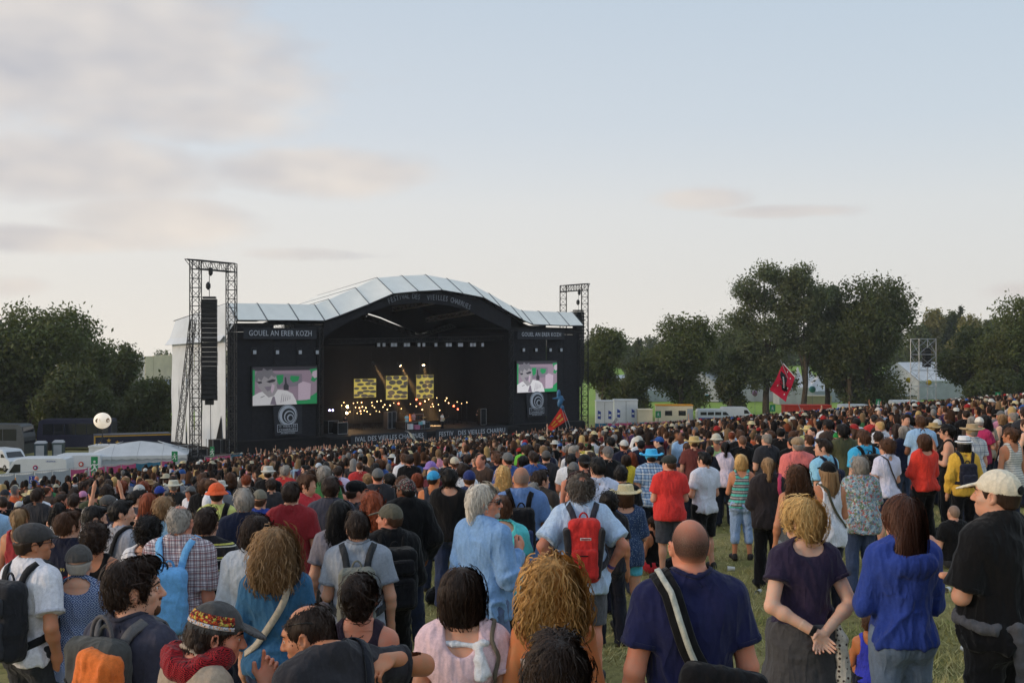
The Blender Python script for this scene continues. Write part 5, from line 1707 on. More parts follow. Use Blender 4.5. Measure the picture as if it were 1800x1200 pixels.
# ------------------------------------------------------------------ trees
def leaf_material(name,c0,c1):
 if name in MATS:
  return MATS[name]
 m = bpy.data.materials.new(name)
 m.use_nodes = True
 nt = m.node_tree
 nt.nodes.clear()
 g = nd(nt,'ShaderNodeNewGeometry')
 n = noise(nt,.35,4,.6)
 n2 = noise(nt,1.6,3,.6)
 f = nmath(nt,'ADD',nmath(nt,'MULTIPLY',g.outputs['Random Per Island'],.45),nmath(nt,'MULTIPLY',nramp(nt,n2,.3,.7),.55),clamp=True)
 c = nmix(nt,f,c0,c1)
 c = nmix(nt,nramp(nt,n,.35,.7),c,nmix(nt,.5,c,srgb(96,88,48)))
 d = nd(nt,'ShaderNodeBsdfPrincipled')
 d.inputs['Roughness'].default_value = .55
 d.inputs['Specular IOR Level'].default_value = .3
 t = nd(nt,'ShaderNodeBsdfTranslucent')
 nt.links.new(c,d.inputs['Base Color'])
 nt.links.new(nmix(nt,.35,c,srgb(150,160,60)),t.inputs['Color'])
 mx = nd(nt,'ShaderNodeMixShader')
 mx.inputs[0].default_value = .25
 nt.links.new(d.outputs[0],mx.inputs[1])
 nt.links.new(t.outputs[0],mx.inputs[2])
 o = nd(nt,'ShaderNodeOutputMaterial')
 nt.links.new(mx.outputs[0],o.inputs[0])
 MATS[name] = m
 return m
LEAF = {'oak': leaf_material('leaf_oak',srgb(54,68,36),srgb(102,114,62)),'dark': leaf_material('leaf_dark',srgb(46,58,34),srgb(86,98,56)),
  'ash': leaf_material('leaf_ash',srgb(60,74,50),srgb(112,122,84)),'gold': leaf_material('leaf_gold',srgb(104,104,60),srgb(164,150,92)),
  'conifer': leaf_material('leaf_conifer',srgb(34,46,36),srgb(64,76,56))}
M_BARK = plain('bark',srgb(92,80,66),.95,.35,3,bmp=.8)
def leaves(sprigs,per,spread,size,seed):
 r_ = np.random.default_rng(seed)
 n = len(sprigs)*per
 c = np.repeat(sprigs,per,0) + r_.normal(0,1,(n,3))*spread
 nn = r_.normal(0,1,(n,3)) + np.array((0,0,.5))
 nn /= np.linalg.norm(nn,axis=1,keepdims=True)
 t = np.cross(nn,r_.normal(0,1,(n,3)))
 t /= np.linalg.norm(t,axis=1,keepdims=True)
 b = np.cross(nn,t)
 s = size*r_.uniform(.6,1.3,n)[:,None]
 V = np.stack([c - t*s,c + b*s*.45 + nn*s*.12,c + t*s,c - b*s*.45 + nn*s*.12],1).reshape(-1,3)
 return V,np.arange(4*n).reshape(n,4)
def tree(label,px,top,Y,half,kind='oak',blobs=None,n=620,per=17,size=.30,seed=1,bottom=None,trunk=.42,name='tree',group='trees around the site',gap=.42,deep=.8):
 """Broadleaf tree. half: half width of its crown in photo pixels; blobs: (dx, height 0..1, rx, rz) in units of the half width."""
 x = (px - 900)/FPX*Y
 zg = gz(x,Y)
 H = CAM_Z - (top - 606)/FPX*Y - zg
 W = half/FPX*Y
 zb = (CAM_Z - (bottom - 606)/FPX*Y - zg) if bottom else H*.25
 n = int(n*1.3)
 gap *= .85
 r_ = np.random.default_rng(seed)
 if blobs is None:
  blobs = [(0,.80,.52,.22)]
  for i in range(12):
   a = i*2.4
   hh = .12 + .70*((i*.37) % 1)
   rr = .64*math.sqrt(max(.1,1 - ((hh - .38)/.62) ** 2))*min(1,.42 + 1.6*hh)
   blobs.append((rr*math.cos(a),hh,.40,.19,rr*math.sin(a)*deep))
  blobs.append((0,.50,.62,.28))
 pts = []
 vol = np.array([b[2] ** 2*b[3] for b in blobs]) ** .7
 cnt = (n*vol/vol.sum()).astype(int) + 4
 cs = []
 for b,k in zip(blobs,cnt):
  dy = b[4] if len(b) > 4 else 0
  cz = zb + (H - zb)*b[1]
  c = np.array((b[0]*W,dy*W,cz))
  rad = np.array((b[2]*W,b[2]*W*.9,b[3]*(H - zb)))
  k2 = int(k*1.9)
  d = r_.normal(0,1,(k2,3))
  d /= np.linalg.norm(d,axis=1,keepdims=True)
  d[:,2] = np.where(d[:,2] < -.5,d[:,2]*.6,d[:,2])
  q = c + d*rad*(r_.random(k2) ** .33)[:,None]*(1 + .22*(vnoise(d*2.4 + seed) - .5))[:,None]
  ok = vnoise(q*(.55 if Y < 250 else .3) + seed*3.3) > gap*r_.uniform(.8,1.1,k2)
  pts.append(q[ok][:k])
  cs.append(c)
 S = np.concatenate(pts)
 S = S[S[:,2] < H - .1]
 spread = .045*W + .28
 V,Q = leaves(S,per,spread,size,seed)
 root = empty(name,(x,Y,zg),0,label,'tree',group)
 me = mk_mesh('crown',V,[Q],False)
 me.materials.append(LEAF[kind])
 link('crown',me,root)
 mb = MB()
 zt = zb + (H - zb)*.55
 wob = lambda z: (.25*math.sin(z*.5 + seed),.2*math.cos(z*.4 + seed))
 prof = np.linspace(-.3,zt,8)
 mb.tube([(*(np.array(wob(z)) - np.array(wob(0))),z) for z in prof],[trunk*(1.25 - .8*(z/zt)) if z > .2 else trunk*1.5 for z in prof],8)
 for i,c in enumerate(cs[:8]):
  z0 = max(zb*.6,1.2) + (zt - zb)*(.15 + .08*i)
  p0 = np.array((*(np.array(wob(z0)) - np.array(wob(0))),z0))
  pm = (p0 + c)/2 + np.array((0,0,.08*W))
  mb.tube(spline([p0,pm,c],6),np.linspace(trunk*.42,trunk*.1,6),5)
 mb.build('trunk',M_BARK,root,True)
 return root
def conifer(label,px,top,Y,half,seed):
 x = (px - 900)/FPX*Y
 zg = gz(x,Y)
 H = CAM_Z - (top - 606)/FPX*Y - zg
 W = half/FPX*Y
 r_ = np.random.default_rng(seed)
 k = 420
 t = r_.random(k) ** .7
 z = H*(1 - t*.85)
 tier = .72 + .28*np.abs(np.sin(t*20))
 a = r_.uniform(0,6.28,k)
 rr = W*t*tier*r_.random(k) ** .4
 S = np.stack([np.cos(a)*rr,np.sin(a)*rr,z - rr*.25],1)
 V,Q = leaves(S,9,.35,.38,seed)
 root = empty('conifer_tree',(x,Y,zg),0,label,'tree','trees around the site')
 me = mk_mesh('crown',V,[Q],False)
 me.materials.append(LEAF['conifer'])
 link('crown',me,root)
 mb = MB()
 mb.tube([(0,0,-.3),(0,0,H*.5),(0,0,H*.97)],[.35,.22,.04],6)
 mb.build('trunk',M_BARK,root,True)
def build_trees():
 T = tree
 T('huge rounded dark oak left of the stage, tallest of its clump',62,540,150,118,'oak',seed=3,n=1500,per=20,bottom=765,trunk=.6,gap=.34,name='oak_tree')
 T('dark leafy tree at the far edge of the oak clump',-30,566,146,80,'dark',seed=4,n=800,per=20,bottom=765,gap=.34)
 T('tall tree behind the huge rounded oak',150,592,160,62,'oak',seed=5,n=800,per=18,bottom=760,gap=.36)
 T('dark tree between the oak clump and the pale hall',206,606,168,48,'dark',seed=6,n=900,per=16,bottom=765,gap=.36)
 T('low dark tree in front of the pale hall',262,666,146,48,'dark',seed=7,n=600,per=16,bottom=768,gap=.36)
 T('dark tree filling the space above the blue coach',120,650,142,62,'dark',seed=8,n=760,per=18,bottom=772,gap=.34)
 T('distant tree top showing over the pale hall',282,617,260,20,'ash',seed=9,n=180,per=12)
 T('small distant tree left of the pale hall',248,622,260,12,'dark',seed=10,n=120,per=12)
 # right of the stage
 T('oak beside the right end of the stage',1058,575,190,46,'oak',seed=11,n=720,bottom=702,name='oak_tree',gap=.38)
 T('narrow dark tree behind the low white cabins',1119,634,186,28,'dark',seed=12,n=520,bottom=722,gap=.38)
 T('large spreading oak above the portable cabin',1196,556,188,70,'oak',seed=13,n=1150,bottom=716,name='oak_tree',trunk=.5,gap=.38)
 T('greyish tree between the large oak and the tall airy tree',1282,556,236,64,'ash',seed=14,n=800,bottom=690,gap=.38)
 T('small dark tree in front of the white tents',1288,622,186,26,'dark',seed=15,n=520,bottom=722,gap=.38)
 airy = [(-.05,.93,.34,.07),(-.45,.80,.30,.09),(.40,.86,.33,.10),(-.15,.72,.42,.10,.2),(.45,.66,.36,.09),(-.52,.58,.34,.07),(.05,.50,.40,.09,-.3),(.5,.42,.30,.08),(-.45,.38,.32,.08),(.0,.25,.45,.13),(-.35,.14,.32,.09),(.35,.12,.30,.08)]
 T('tallest tree, airy with sky showing between its limbs',1348,466,186,78,'ash',airy,seed=16,n=1050,per=16,bottom=700,trunk=.5,gap=.44,size=.27,name='ash_tree')
 high = [(.0,.92,.50,.10),(-.35,.82,.45,.09),(.4,.78,.45,.09),(0,.68,.55,.10),(-.4,.56,.35,.07),(.45,.52,.4,.08),(.1,.42,.35,.06)]
 T('slender tree with bare lower trunk beside the red flag',1412,470,184,56,'ash',high,seed=17,n=620,per=15,bottom=712,trunk=.42,gap=.42,size=.27,name='ash_tree')
 T('broad dark oak with dense crown near the scaffold tower',1520,488,186,98,'dark',seed=18,n=1700,per=18,bottom=716,trunk=.6,name='oak_tree',gap=.38)
 T('tree filling the space between the slender tree and the broad dark oak',1452,505,190,52,'ash',high,seed=44,n=620,per=16,bottom=700,trunk=.4)
 T('dark lower oak leaning over the white vans',1492,560,184,46,'dark',seed=19,n=620,bottom=716,gap=.38)
 T('tree at the right edge of the picture behind the crowd',1788,524,180,74,'oak',seed=20,n=1050,bottom=706,name='oak_tree',gap=.38)
 T('dark tree between the scaffold tower and the right edge',1712,575,186,62,'dark',seed=21,n=820,bottom=690,name='oak_tree',gap=.38)
 T('low bush below the trees at the right edge',1745,652,176,48,'dark',seed=22,n=480,bottom=716,gap=.38)
 T('hazy round tree behind the scaffold tower',1636,543,330,26,'gold',seed=23,n=420,size=.45)
 T('hazy tree next in line behind the scaffold tower',1668,546,335,24,'ash',seed=24,n=420,size=.45)
 T('golden hazy tree on the far slope',1700,556,320,30,'gold',seed=25,n=460,size=.45)
 T('pale hazy tree on the far slope by the right edge',1740,560,330,28,'ash',seed=26,n=420,size=.45)
 T('hazy tree low behind the broad dark oak',1610,572,325,26,'ash',seed=27,n=420,size=.45)
 conifer('dark pointed conifer above the far treeline by the scaffold tower',1689,536,330,12,30)
 conifer('dark pointed conifer between the two oaks right of the stage',1122,597,300,12,31)
 T('small distant tree beside the pointed conifer',1104,612,310,16,'ash',seed=32,n=220,size=.42)
 T('distant tree right of the pointed conifer',1140,618,305,18,'dark',seed=33,n=240,size=.42)
 # woodland edge at the top of the green field
 r_ = np.random.default_rng(41)
 pxs = np.linspace(1010,1830,26)
 V,Q,o = [],[],0
 for i,p in enumerate(pxs):
  Y = 440 + r_.uniform(-8,14)
  x = (p - 900)/FPX*Y
  lo = p < 1000
  c = np.array((x,Y,gz(x,Y) + (-1.5 if lo else 5)))
  d = r_.normal(0,1,(170,3))
  d /= np.linalg.norm(d,axis=1,keepdims=True)
  S = c + d*np.array((7.2 if lo else 6.2,5,5.6 + r_.uniform(-2.2,2.6)))*(r_.random(170) ** .3)[:,None]
  v,q = leaves(S,9,.8,.65,50 + i)
  V.append(v)
  Q.append(q + o)
  o += len(v)
 me = mk_mesh('treeline',np.concatenate(V),[np.concatenate(Q)],False)
 me.materials.append(LEAF['dark'])
 # undergrowth below the oak clump on the left
 S = []
 for i in range(1500):
  p = r_.uniform(-60,300)
  Y = 152 + r_.uniform(-2.5,3)
  x = (p - 900)/FPX*Y
  S.append((x,Y,gz(x,Y) + r_.uniform(0,5.5 + 2*math.sin(p*.05))))
 v,q = leaves(np.array(S),11,.55,.32,77)
 m2 = mk_mesh('undergrowth',v,[q],False)
 m2.materials.append(LEAF['dark'])
 tag(link('undergrowth',m2),'dark undergrowth below the oak clump left of the stage',None,None,'stuff')
 tag(link('treeline',me),'dark woodland edge along the top of the green field',None,None,'stuff')
# ------------------------------------------------------------------ the stage
LX,LY,ZS = -28.2,114.0,-9.85
EX,EY = .7597,.6517
NX,NY = -.6517,.7597
STAGE_RZ = math.atan2(EY,EX)
def SQ(px,py,d=0.0):
 """Stage coordinates (along the front, height) of a photo pixel that lies d metres behind the front plane."""
 u = (px - 900)/FPX
 s = (u*(LY + d*NY) - LX - d*NX)/(EX - u*EY)
 Y = LY + s*EY + d*NY
 return s,CAM_Z - (py - 606)/FPX*Y - ZS
def SW(s,d,z):
 return Vector((LX + s*EX + d*NX,LY + s*EY + d*NY,ZS + z))
def S3(px,py,d=0.0):
 s,z = SQ(px,py,d)
 return Vector((s,d,z))
M_TARP = plain('white_tarpaulin',srgb(252,248,240),.75,.05,.9,bmp=.35,spec=.1)
M_TARP2 = plain('grey_white_tarpaulin',srgb(222,226,232),.7,.10,.35,bmp=.3)
M_SCRIM = plain('black_scrim',srgb(38,38,44),.9,.25,2.5,bmp=.3)
M_DARKF = plain('black_fabric',srgb(24,24,28),.95,.25,1.5,bmp=.3)
M_DECK = plain('stage_deck',srgb(34,33,37),.7,.25,2)
M_STEEL = plain('dark_steel',srgb(58,58,60),.5,.2,3,metal=.4)
M_ALU = plain('aluminium',srgb(176,178,182),.4,.15,3,metal=.6)
M_CASE = plain('speaker_cabinet',srgb(22,22,24),.55,.2,4)
M_GRILL = plain('speaker_grille',srgb(34,34,36),.6,.3,30)
M_LETTER = plain('banner_lettering',srgb(206,210,220),.8,.12,2)
M_LETTER2 = plain('banner_lettering_dim',srgb(150,154,164),.8,.2,2)
M_BANNER = plain('banner_grey',srgb(56,57,64),.85,.2,1.2)
M_JOINT = plain('roof_joint',srgb(110,112,116),.6,.2,2)
def lattice(mb,a,b,w,n,r=.035,rd=.02,up=Vector((0,1,0))):
 """Square lattice mast from a to b: four chords with diagonal lacing."""
 a,b = Vector(a),Vector(b)
 d = (b - a).normalized()
 x = d.cross(up)
 if x.length < .1:
  x = d.cross(Vector((1,0,0)))
 x.normalize()
 y = d.cross(x)
 cs = [(x*i + y*j)*w/2 for i,j in ((1,1),(-1,1),(-1,-1),(1,-1))]
 for c in cs:
  mb.bar(a + c,b + c,r,4)
 for k in range(n):
  p,q = a.lerp(b,k/n),a.lerp(b,(k + 1)/n)
  for i in range(4):
   c1,c2 = cs[i],cs[(i + 1) % 4]
   mb.bar(p + c1,q + c2,rd,3) if (k + i) % 2 else mb.bar(p + c2,q + c1,rd,3)
   mb.bar(q + c1,q + c2,rd,3)
RIBS = [(416,562.5),(468,562.6),(523.4,563),(569,563.5),(595.4,554.3),(647.3,534),(689,516),(733.4,511.8),(775.3,509.6),(812,515.8),(849,523),(880,540.7),(917,562),(935,570),(965,571),(999,572),(1024,572)]
def build_stage():
 st = empty('stage',(LX,LY,ZS),STAGE_RZ,'large black festival stage with arched white roof','stage')
 fr = [S3(px,py) for px,py in RIBS]
 for i,p in enumerate(fr):
  p.y = -.25
  if 3 <= i <= 12:
   pass
 dep = [2.1,2.1,2.1,2.1,2.3,2.8,3.2,3.2,3.2,3.1,2.9,2.4,2.2,2.1,2.1,2.1,2.1]
 tp = [p + Vector((0,dp,1.75 + .12*(dp - 2.1))) for p,dp in zip(fr,dep)]
 bk = [t + Vector((0,13,-1.6)) for t in tp]
 for i in range(len(fr) - 1):
  for a,b,c,d,nm in ((fr[i],fr[i + 1],tp[i + 1],tp[i],'roof_panel'),(tp[i],tp[i + 1],bk[i + 1],bk[i],'roof_panel')):
   mb = MB()
   ex = Vector((.06,0,0))
   # slight sag so that each panel reads as stretched fabric
   g = 5
   top = []
   nrm = (b - a).cross(d - a).normalized()
   for u in range(g + 1):
    for v in range(g + 1):
     U,Vv = u/g,v/g
     p = (a + ex).lerp(b - ex,U).lerp((d + ex).lerp(c - ex,U),Vv)
     top.append(p - nrm*(.10*math.sin(math.pi*U)*math.sin(math.pi*Vv)))
   fs = [(u*(g + 1) + v,(u + 1)*(g + 1) + v,(u + 1)*(g + 1) + v + 1,u*(g + 1) + v + 1) for u in range(g) for v in range(g)]
   low = [p - nrm*.05 for p in top]
   k = len(top)
   mb.add(top + low,fs + [tuple(k + j for j in f[::-1]) for f in fs])
   mb.build(nm,M_TARP,st,True)
 for i in range(len(fr)):
  mb = MB()
  mb.tube([fr[i] + Vector((0,-.03,.0)),tp[i] + Vector((0,0,.03)),bk[i]],.05,5)
  mb.build('roof_rib',M_JOINT,st,True)
 mb = MB()
 for i in range(len(fr) - 1):
  mb.bar(fr[i] + Vector((0,0,-.04)),fr[i + 1] + Vector((0,0,-.04)),.07,5)
 mb.build('roof_edge',M_STEEL,st,True)
 # black lining right under the roof, and the dark fascia following the arch
 mb = MB()
 for i in range(len(fr) - 1):
  o = Vector((0,.25,-.30))
  o2 = Vector((0,0,-.45))
  mb.slab([fr[i] + o,fr[i + 1] + o,bk[i + 1] + o2,bk[i] + o2],(0,0,-.04))
 mb.build('ceiling_lining',M_DARKF,st)
 low = [(569,596),(577,587),(611,566),(645,550.6),(687,536),(741,532),(790,537),(823,545),(843,556),(870,569),(894,580),(899,592)]
 upp = [(569,563.5),(578,561),(611,549),(645,535.5),(687,517.5),(741,512),(790,513),(823,519),(843,523),(870,536),(894,549),(899,553)]
 for i in range(len(low) - 1):
  a,b,c,d = (S3(*low[i],.12),S3(*low[i + 1],.12),S3(*upp[i + 1],.12),S3(*upp[i],.12))
  dn = Vector((0,0,-.12))
  mb = MB()
  mb.slab([a,b,c + dn,d + dn],(0,.05,0))
  mb.build('arch_fascia',M_SCRIM,st)
 # lettering on the arch, letter by letter along the curve
 M4 = Matrix.Rotation(R(90),4,'X')
 def arc_text(txt,p0,p1,sag,size,mat):
  a,b = S3(*p0,.0),S3(*p1,.0)
  n = len(txt)
  big = []
  for k,ch in enumerate(txt):
   if ch == ' ':
    continue
   t = (k + .5)/n
   p = a.lerp(b,t) + Vector((0,0,sag*4*t*(1 - t)))
   sl = math.atan2((b.z - a.z) + sag*4*(1 - 2*t),(b - a).length)
   me = text_mesh(ch,size,.015,squeeze=.72)
   me.transform(Matrix.Translation(p) @ Matrix.Rotation(-sl,4,'Y') @ M4)
   me.materials.append(mat)
   link('letter',me,st)
 arc_text('FESTIVAL DES',(682,530.5),(739,523),.35,.86,M_LETTER2)
 arc_text('VIEILLES CHARRUES',(751,524),(828,541.5),.42,.86,M_LETTER2)
 # decks, wings, walls
 wl,wr = 10.6,37.0
 mb = MB()
 mb.box((-.2,-.05,.2),(49.3,15.5,2.4))
 mb.box((wl,-1.6,.2),(wr,-.05,2.38))
 mb.build('deck',M_DECK,st)
 mb = MB()
 mb.box((-.3,-.2,-1.2),(49.4,-.06,2.3))
 mb.box((wl - .2,-1.76,-1.2),(wr + .2,-1.61,2.2))
 mb.build('skirt',M_DARKF,st)
 for nm,s0,s1 in (('wing_scrim',-.05,wl - .35),('wing_scrim',wr + .35,49.0)):
  n = 4
  for k in range(n):
   a,b = s0 + (s1 - s0)*k/n,s0 + (s1 - s0)*(k + 1)/n
   mb = MB()
   mb.box((a + .02,.40 + .02*(k % 2),2.42),(b - .02,.45 + .02*(k % 2),13.4))
   mb.build(nm,M_SCRIM,st)
 for a_,b_ in ((.0,5.0),(7.4,wl + .1),(wr - .1,49.0)):
  mb = MB()
  mb.box((a_,.30,13.42),(b_,.36,14.25))
  mb.build('wing_scrim',M_SCRIM,st)
 for s in (.05,wl - .15,wr + .15,48.9):
  mb = MB()
  lattice(mb,(s,.15,2.4),(s,.15,13.9),.42,16,.035,.02)
  mb.build('column',M_STEEL,st)
 zt = 13.7
 for s0,s1 in ((.1,wl - .2),(wr + .2,48.8)):
  mb = MB()
  lattice(mb,(s0,.1,zt + .3),(s1,.1,zt + .3),.4,16,.03,.018)
  mb.build('truss',M_STEEL,st)
 mb = MB()
 a,b = S3(580,600,1.5),S3(893,594,1.5)
 lattice(mb,a,b,.5,40,.035,.02)
 mb.build('truss',M_STEEL,st)
 # inner box: side curtains, back wall in two pieces with a slot of daylight between them
 mb = MB()
 mb.box((wl - .5,.3,2.4),(wl + .08,15,13.6))
 mb.build('side_curtain',M_DARKF,st)
 mb = MB()
 mb.box((wr - .08,.3,2.4),(wr + .5,15,13.6))
 mb.build('side_curtain',M_DARKF,st)
 D = 14.6
 slot = [(500,572),(600,572),(640,562),(648,551),(670,558),(700,571),(737,588.5),(775,575),(806,564),(838,556),(845,562),(880,572),(960,572)]
 lows = [S3(px,py + (.25 if 643 < px < 840 else .0) + (1.6 if 643 < px < 720 else 0),D) for px,py in slot]
 mb = MB()
 mb.slab([Vector((lows[0].x,D,2.3))] + lows + [Vector((lows[-1].x,D,2.3))],(0,.05,0))
 mb.build('backdrop',M_DARKF,st)
 def roof_z(s):
  return float(np.interp(s,[p.x for p in bk],[p.z for p in bk])) - .35
 ups = [S3(px,py - (.35 if 643 < px < 840 else .0),D) for px,py in slot]
 mb = MB()
 for i in range(len(ups) - 1):
  a,b = ups[i],ups[i + 1]
  mb.slab([a,b,Vector((b.x,D,roof_z(b.x))),Vector((a.x,D,roof_z(a.x)))],(0,.05,0))
 mb.build('gable_curtain',M_DARKF,st)
 for p0,p1 in (((640,556),(739,591)),((735,591),(842,558))):
  mb = MB()
  a,b = S3(*p0,D - .5),S3(*p1,D - .5)
  lattice(mb,a,b,.55,22,.05,.05)
  mb.build('truss',M_STEEL,st)
 for k in range(5):
  mb = MB()
  a,b = S3(600 + 68*k,575,3.0),S3(600 + 68*k,600,3.0)
  s_ = wl + 3 + 5.2*k
  zr = float(np.interp(s_,[p.x for p in bk],[p.z for p in bk])) - 1.2
  lattice(mb,(s_,1.6,zr + .4),(s_,13.5,zr - .6),.5,14,.045,.03,Vector((1,0,0)))
  mb.build('truss',M_ALU,st)
 # white left side wall, hung in lengths, with a lower annexe roof
 r_ = random.Random(4)
 d0,d1 = .45,13.2
 n = 7
 for k in range(n):
  a,b = d0 + (d1 - d0)*k/n,d0 + (d1 - d0)*(k + 1)/n
  za,zb = 13.3 - .085*a,13.3 - .085*b
  mb = MB()
  g = 6
  vv,ff = [],[]
  for u in range(g + 1):
   for v in range(9):
    dd = a + .01 + (b - a - .02)*u/g
    zz = 1.6 + (za + (zb - za)*u/g - 1.6)*v/8
    vv.append((-.28 + .07*math.sin(u*1.9 + k)*(1 - v/9) + .05*math.sin(v*1.3 + k*2 + u),dd,zz))
  for u in range(g):
   for v in range(8):
    ff.append((u*9 + v,u*9 + v + 1,(u + 1)*9 + v + 1,(u + 1)*9 + v))
  mb.add(vv,ff)
  mb.add([(x + .03,y,z) for x,y,z in vv],[f[::-1] for f in ff])
  mb.build('side_wall',M_TARP2,st,True)
 mb = MB()
 e0,e1 = fr[0] + Vector((-.05,.1,0)),Vector((fr[0].x - .6,13.6,12.4))
 t0 = tp[0] + Vector((-.05,0,0))
 mb.slab([e0,t0,bk[0] + Vector((-.2,-1,0)),Vector((-.35,13.6,12.7)),Vector((-.35,4.0,12.75)),Vector((-.35,.5,12.9))],(-.05,0,0))
 mb.build('roof_valance',M_TARP2,st)
 mb = MB()
 mb.slab([Vector((-.36,.6,13.05)),Vector((-.36,13.6,12.75)),Vector((-.85,13.7,12.05)),Vector((-.85,.6,12.45))],(-.03,0,.03))
 mb.build('roof_eave',M_TARP2,st)
 mb = MB()
 mb.slab([Vector((-.42,1.0,1.9)),Vector((-.42,2.6,1.9)),Vector((-.42,1.2,5.0))],(-.02,0,0))
 mb.build('wall_flap',M_DARKF,st)
 # ---- things on and at the stage
 def at_stage(o,s,d,z):
  o.location = SW(s,d,z)
  o.rotation_euler = (0,0,STAGE_RZ)
  return o
 def banner(px0,px1,py0,py1,d,label,txt,size,mat,lm,sq=.9,dy=0.0):
  a,b = S3(px0,(py0 + py1)/2,d),S3(px1,(py0 + py1)/2,d)
  h = abs(S3(px0,py0,d).z - S3(px0,py1,d).z)
  w = b.x - a.x
  o = empty('banner',(0,0,0),0,label,'banner','banners on the stage')
  at_stage(o,(a.x + b.x)/2,d,(a.z + b.z)/2)
  mb = MB()
  g = 10
  vv = [(-w/2 + w*i/g,.04*math.sin(i*1.7),s_*h/2) for i in range(g + 1) for s_ in (-1,1)]
  ff = [(2*i,2*i + 2,2*i + 3,2*i + 1) for i in range(g)]
  mb.add(vv,ff)
  mb.add([(x,y + .03,z) for x,y,z in vv],[f[::-1] for f in ff])
  mb.build('cloth',mat,o,True)
  lettering(txt,size,lm,o,(0,-.06,dy),extrude=.006,fit=w*sq)
  return o
 banner(428,556,576,596,-.05,'grey banner lettered GOUEL AN ERER KOZH over the larger video screen','GOUEL AN ERER KOZH',.80,M_BANNER,M_LETTER,.86)
 banner(910,992,579,597,-.05,'grey banner lettered GOUEL AN ERER KOZH over the smaller video screen','GOUEL AN ERER KOZH',.72,M_BANNER,M_LETTER,.84)
 b1 = banner(617,750,754,770,-1.85,'dark stage-front banner ending in VIEILLES CHARRUES, left half','IVAL DES VIEILLES CHARRUES',.74,M_BANNER,M_LETTER,.90)
 b2 = banner(766,892,745,761,-1.85,'dark stage-front banner starting with FESTIV, right half','FESTIV   DES VIEILLES CHARRU',.74,M_BANNER,M_LETTER,.92)
 for b_ in (b1,b2):
  b_.location.z = ZS + 2.0
 # ---- video screens
 def screen(px0,px1,py0,py1,d,label,bright):
  a,b = S3(px0,py1,d),S3(px1,py1,d)
  top = S3(px0,py0,d).z
  w,h = b.x - a.x,top - a.z
  o = empty('video_screen',(0,0,0),0,label,'screen','video screens beside the stage opening')
  at_stage(o,a.x,d,a.z)
  mb = MB()
  mb.box((-.12,.02,-.12),(w + .12,.35,h + .12))
  mb.build('frame',M_CASE,o)
  E = lambda n_,c: glow('screen_' + n_ + str(bright),tuple(v*bright for v in c),1.0)
  cols = [E('mauve',srgb(136,118,132)),E('green',srgb(30,130,78)),E('dark',srgb(46,44,52)),E('shirt',srgb(196,194,196)),E('face',srgb(140,136,140)),E('hair',srgb(104,102,108)),E('pink',srgb(176,158,172)),E('mid',srgb(112,104,116))]
  mb = MB()
  lay = [0.0]
  def pl(ci,pts):
   lay[0] += .003
   mb.mi = ci
   mb.poly([(x*w,-lay[0],z*h) for x,z in pts])
  pl(0,[(0,0),(1,0),(1,1),(0,1)])
  pl(2,[(0,.90),(1,.90),(1,1),(0,1)])
  pl(1,[(0,.2),(.03,.2),(.035,.92),(0,.92)])
  pl(1,[(.62,0),(1,0),(1,.30),(.9,.2),(.84,.1),(.64,.1)])
  pl(1,[(.88,.92),(.93,.75),(.90,.62),(.96,.58),(1,.66),(1,.95)])
  pl(6,[(.93,.86),(.92,.76),(.96,.68),(1,.7),(1,.9)])
  pl(7,[(.34,.82),(.76,.80),(.76,.50),(.34,.42)])
  pl(1,[(.36,.78),(.47,.79),(.46,.6),(.40,.52),(.37,.62)])
  pl(1,[(.58,.76),(.72,.74),(.70,.62),(.62,.58),(.57,.66)])
  pl(2,[(.49,.72),(.51,.72),(.52,.56),(.55,.50),(.55,.38),(.47,.38),(.47,.50),(.49,.56)])
  pl(6,[(.70,.54),(.78,.60),(.90,.54),(.89,.12),(.70,.10)])
  pl(3,[(0,0),(.0,.25),(.10,.34),(.20,.38),(.40,.40),(.52,.37),(.61,.28),(.66,.12),(.68,0)])
  pl(4,[(.14,.36),(.08,.50),(.06,.66),(.10,.82),(.22,.86),(.33,.80),(.37,.66),(.36,.50),(.38,.40),(.32,.24),(.24,.20)])
  pl(5,[(.04,.62),(.03,.76),(.07,.90),(.13,.88),(.16,.97),(.22,.90),(.29,.95),(.31,.85),(.36,.80),(.33,.72),(.28,.78),(.24,.68),(.17,.76),(.13,.64),(.08,.72),(.07,.60)])
  pl(2,[(.06,.62),(.13,.63),(.14,.58),(.09,.56)])
  pl(2,[(.20,.62),(.30,.68),(.35,.66),(.33,.61),(.25,.58)])
  pl(7,[(.17,.48),(.28,.50),(.30,.42),(.22,.36)])
  pl(6,[(.29,.56),(.33,.52),(.32,.40),(.29,.30),(.27,.40)])
  pl(7,[(.26,.02),(.30,.22),(.33,.22),(.36,0)])
  pl(2,[(.12,.20),(.18,.24),(.17,.25),(.11,.21)])
  for k in range(5):
   pl(7,[(.42 + k*.035,.06 + k*.02),(.43 + k*.035,.05 + k*.02),(.45 + k*.03,.30 - k*.015),(.445 + k*.03,.30 - k*.015)])
  mb.build('picture',cols,o)
  return o
 screen(444,557,645,713,.1,'larger video screen with a singer in white shirt, left wing of the stage',.6)
 screen(909,979,635,690,.1,'smaller video screen with a singer in white shirt, right wing of the stage',.95)
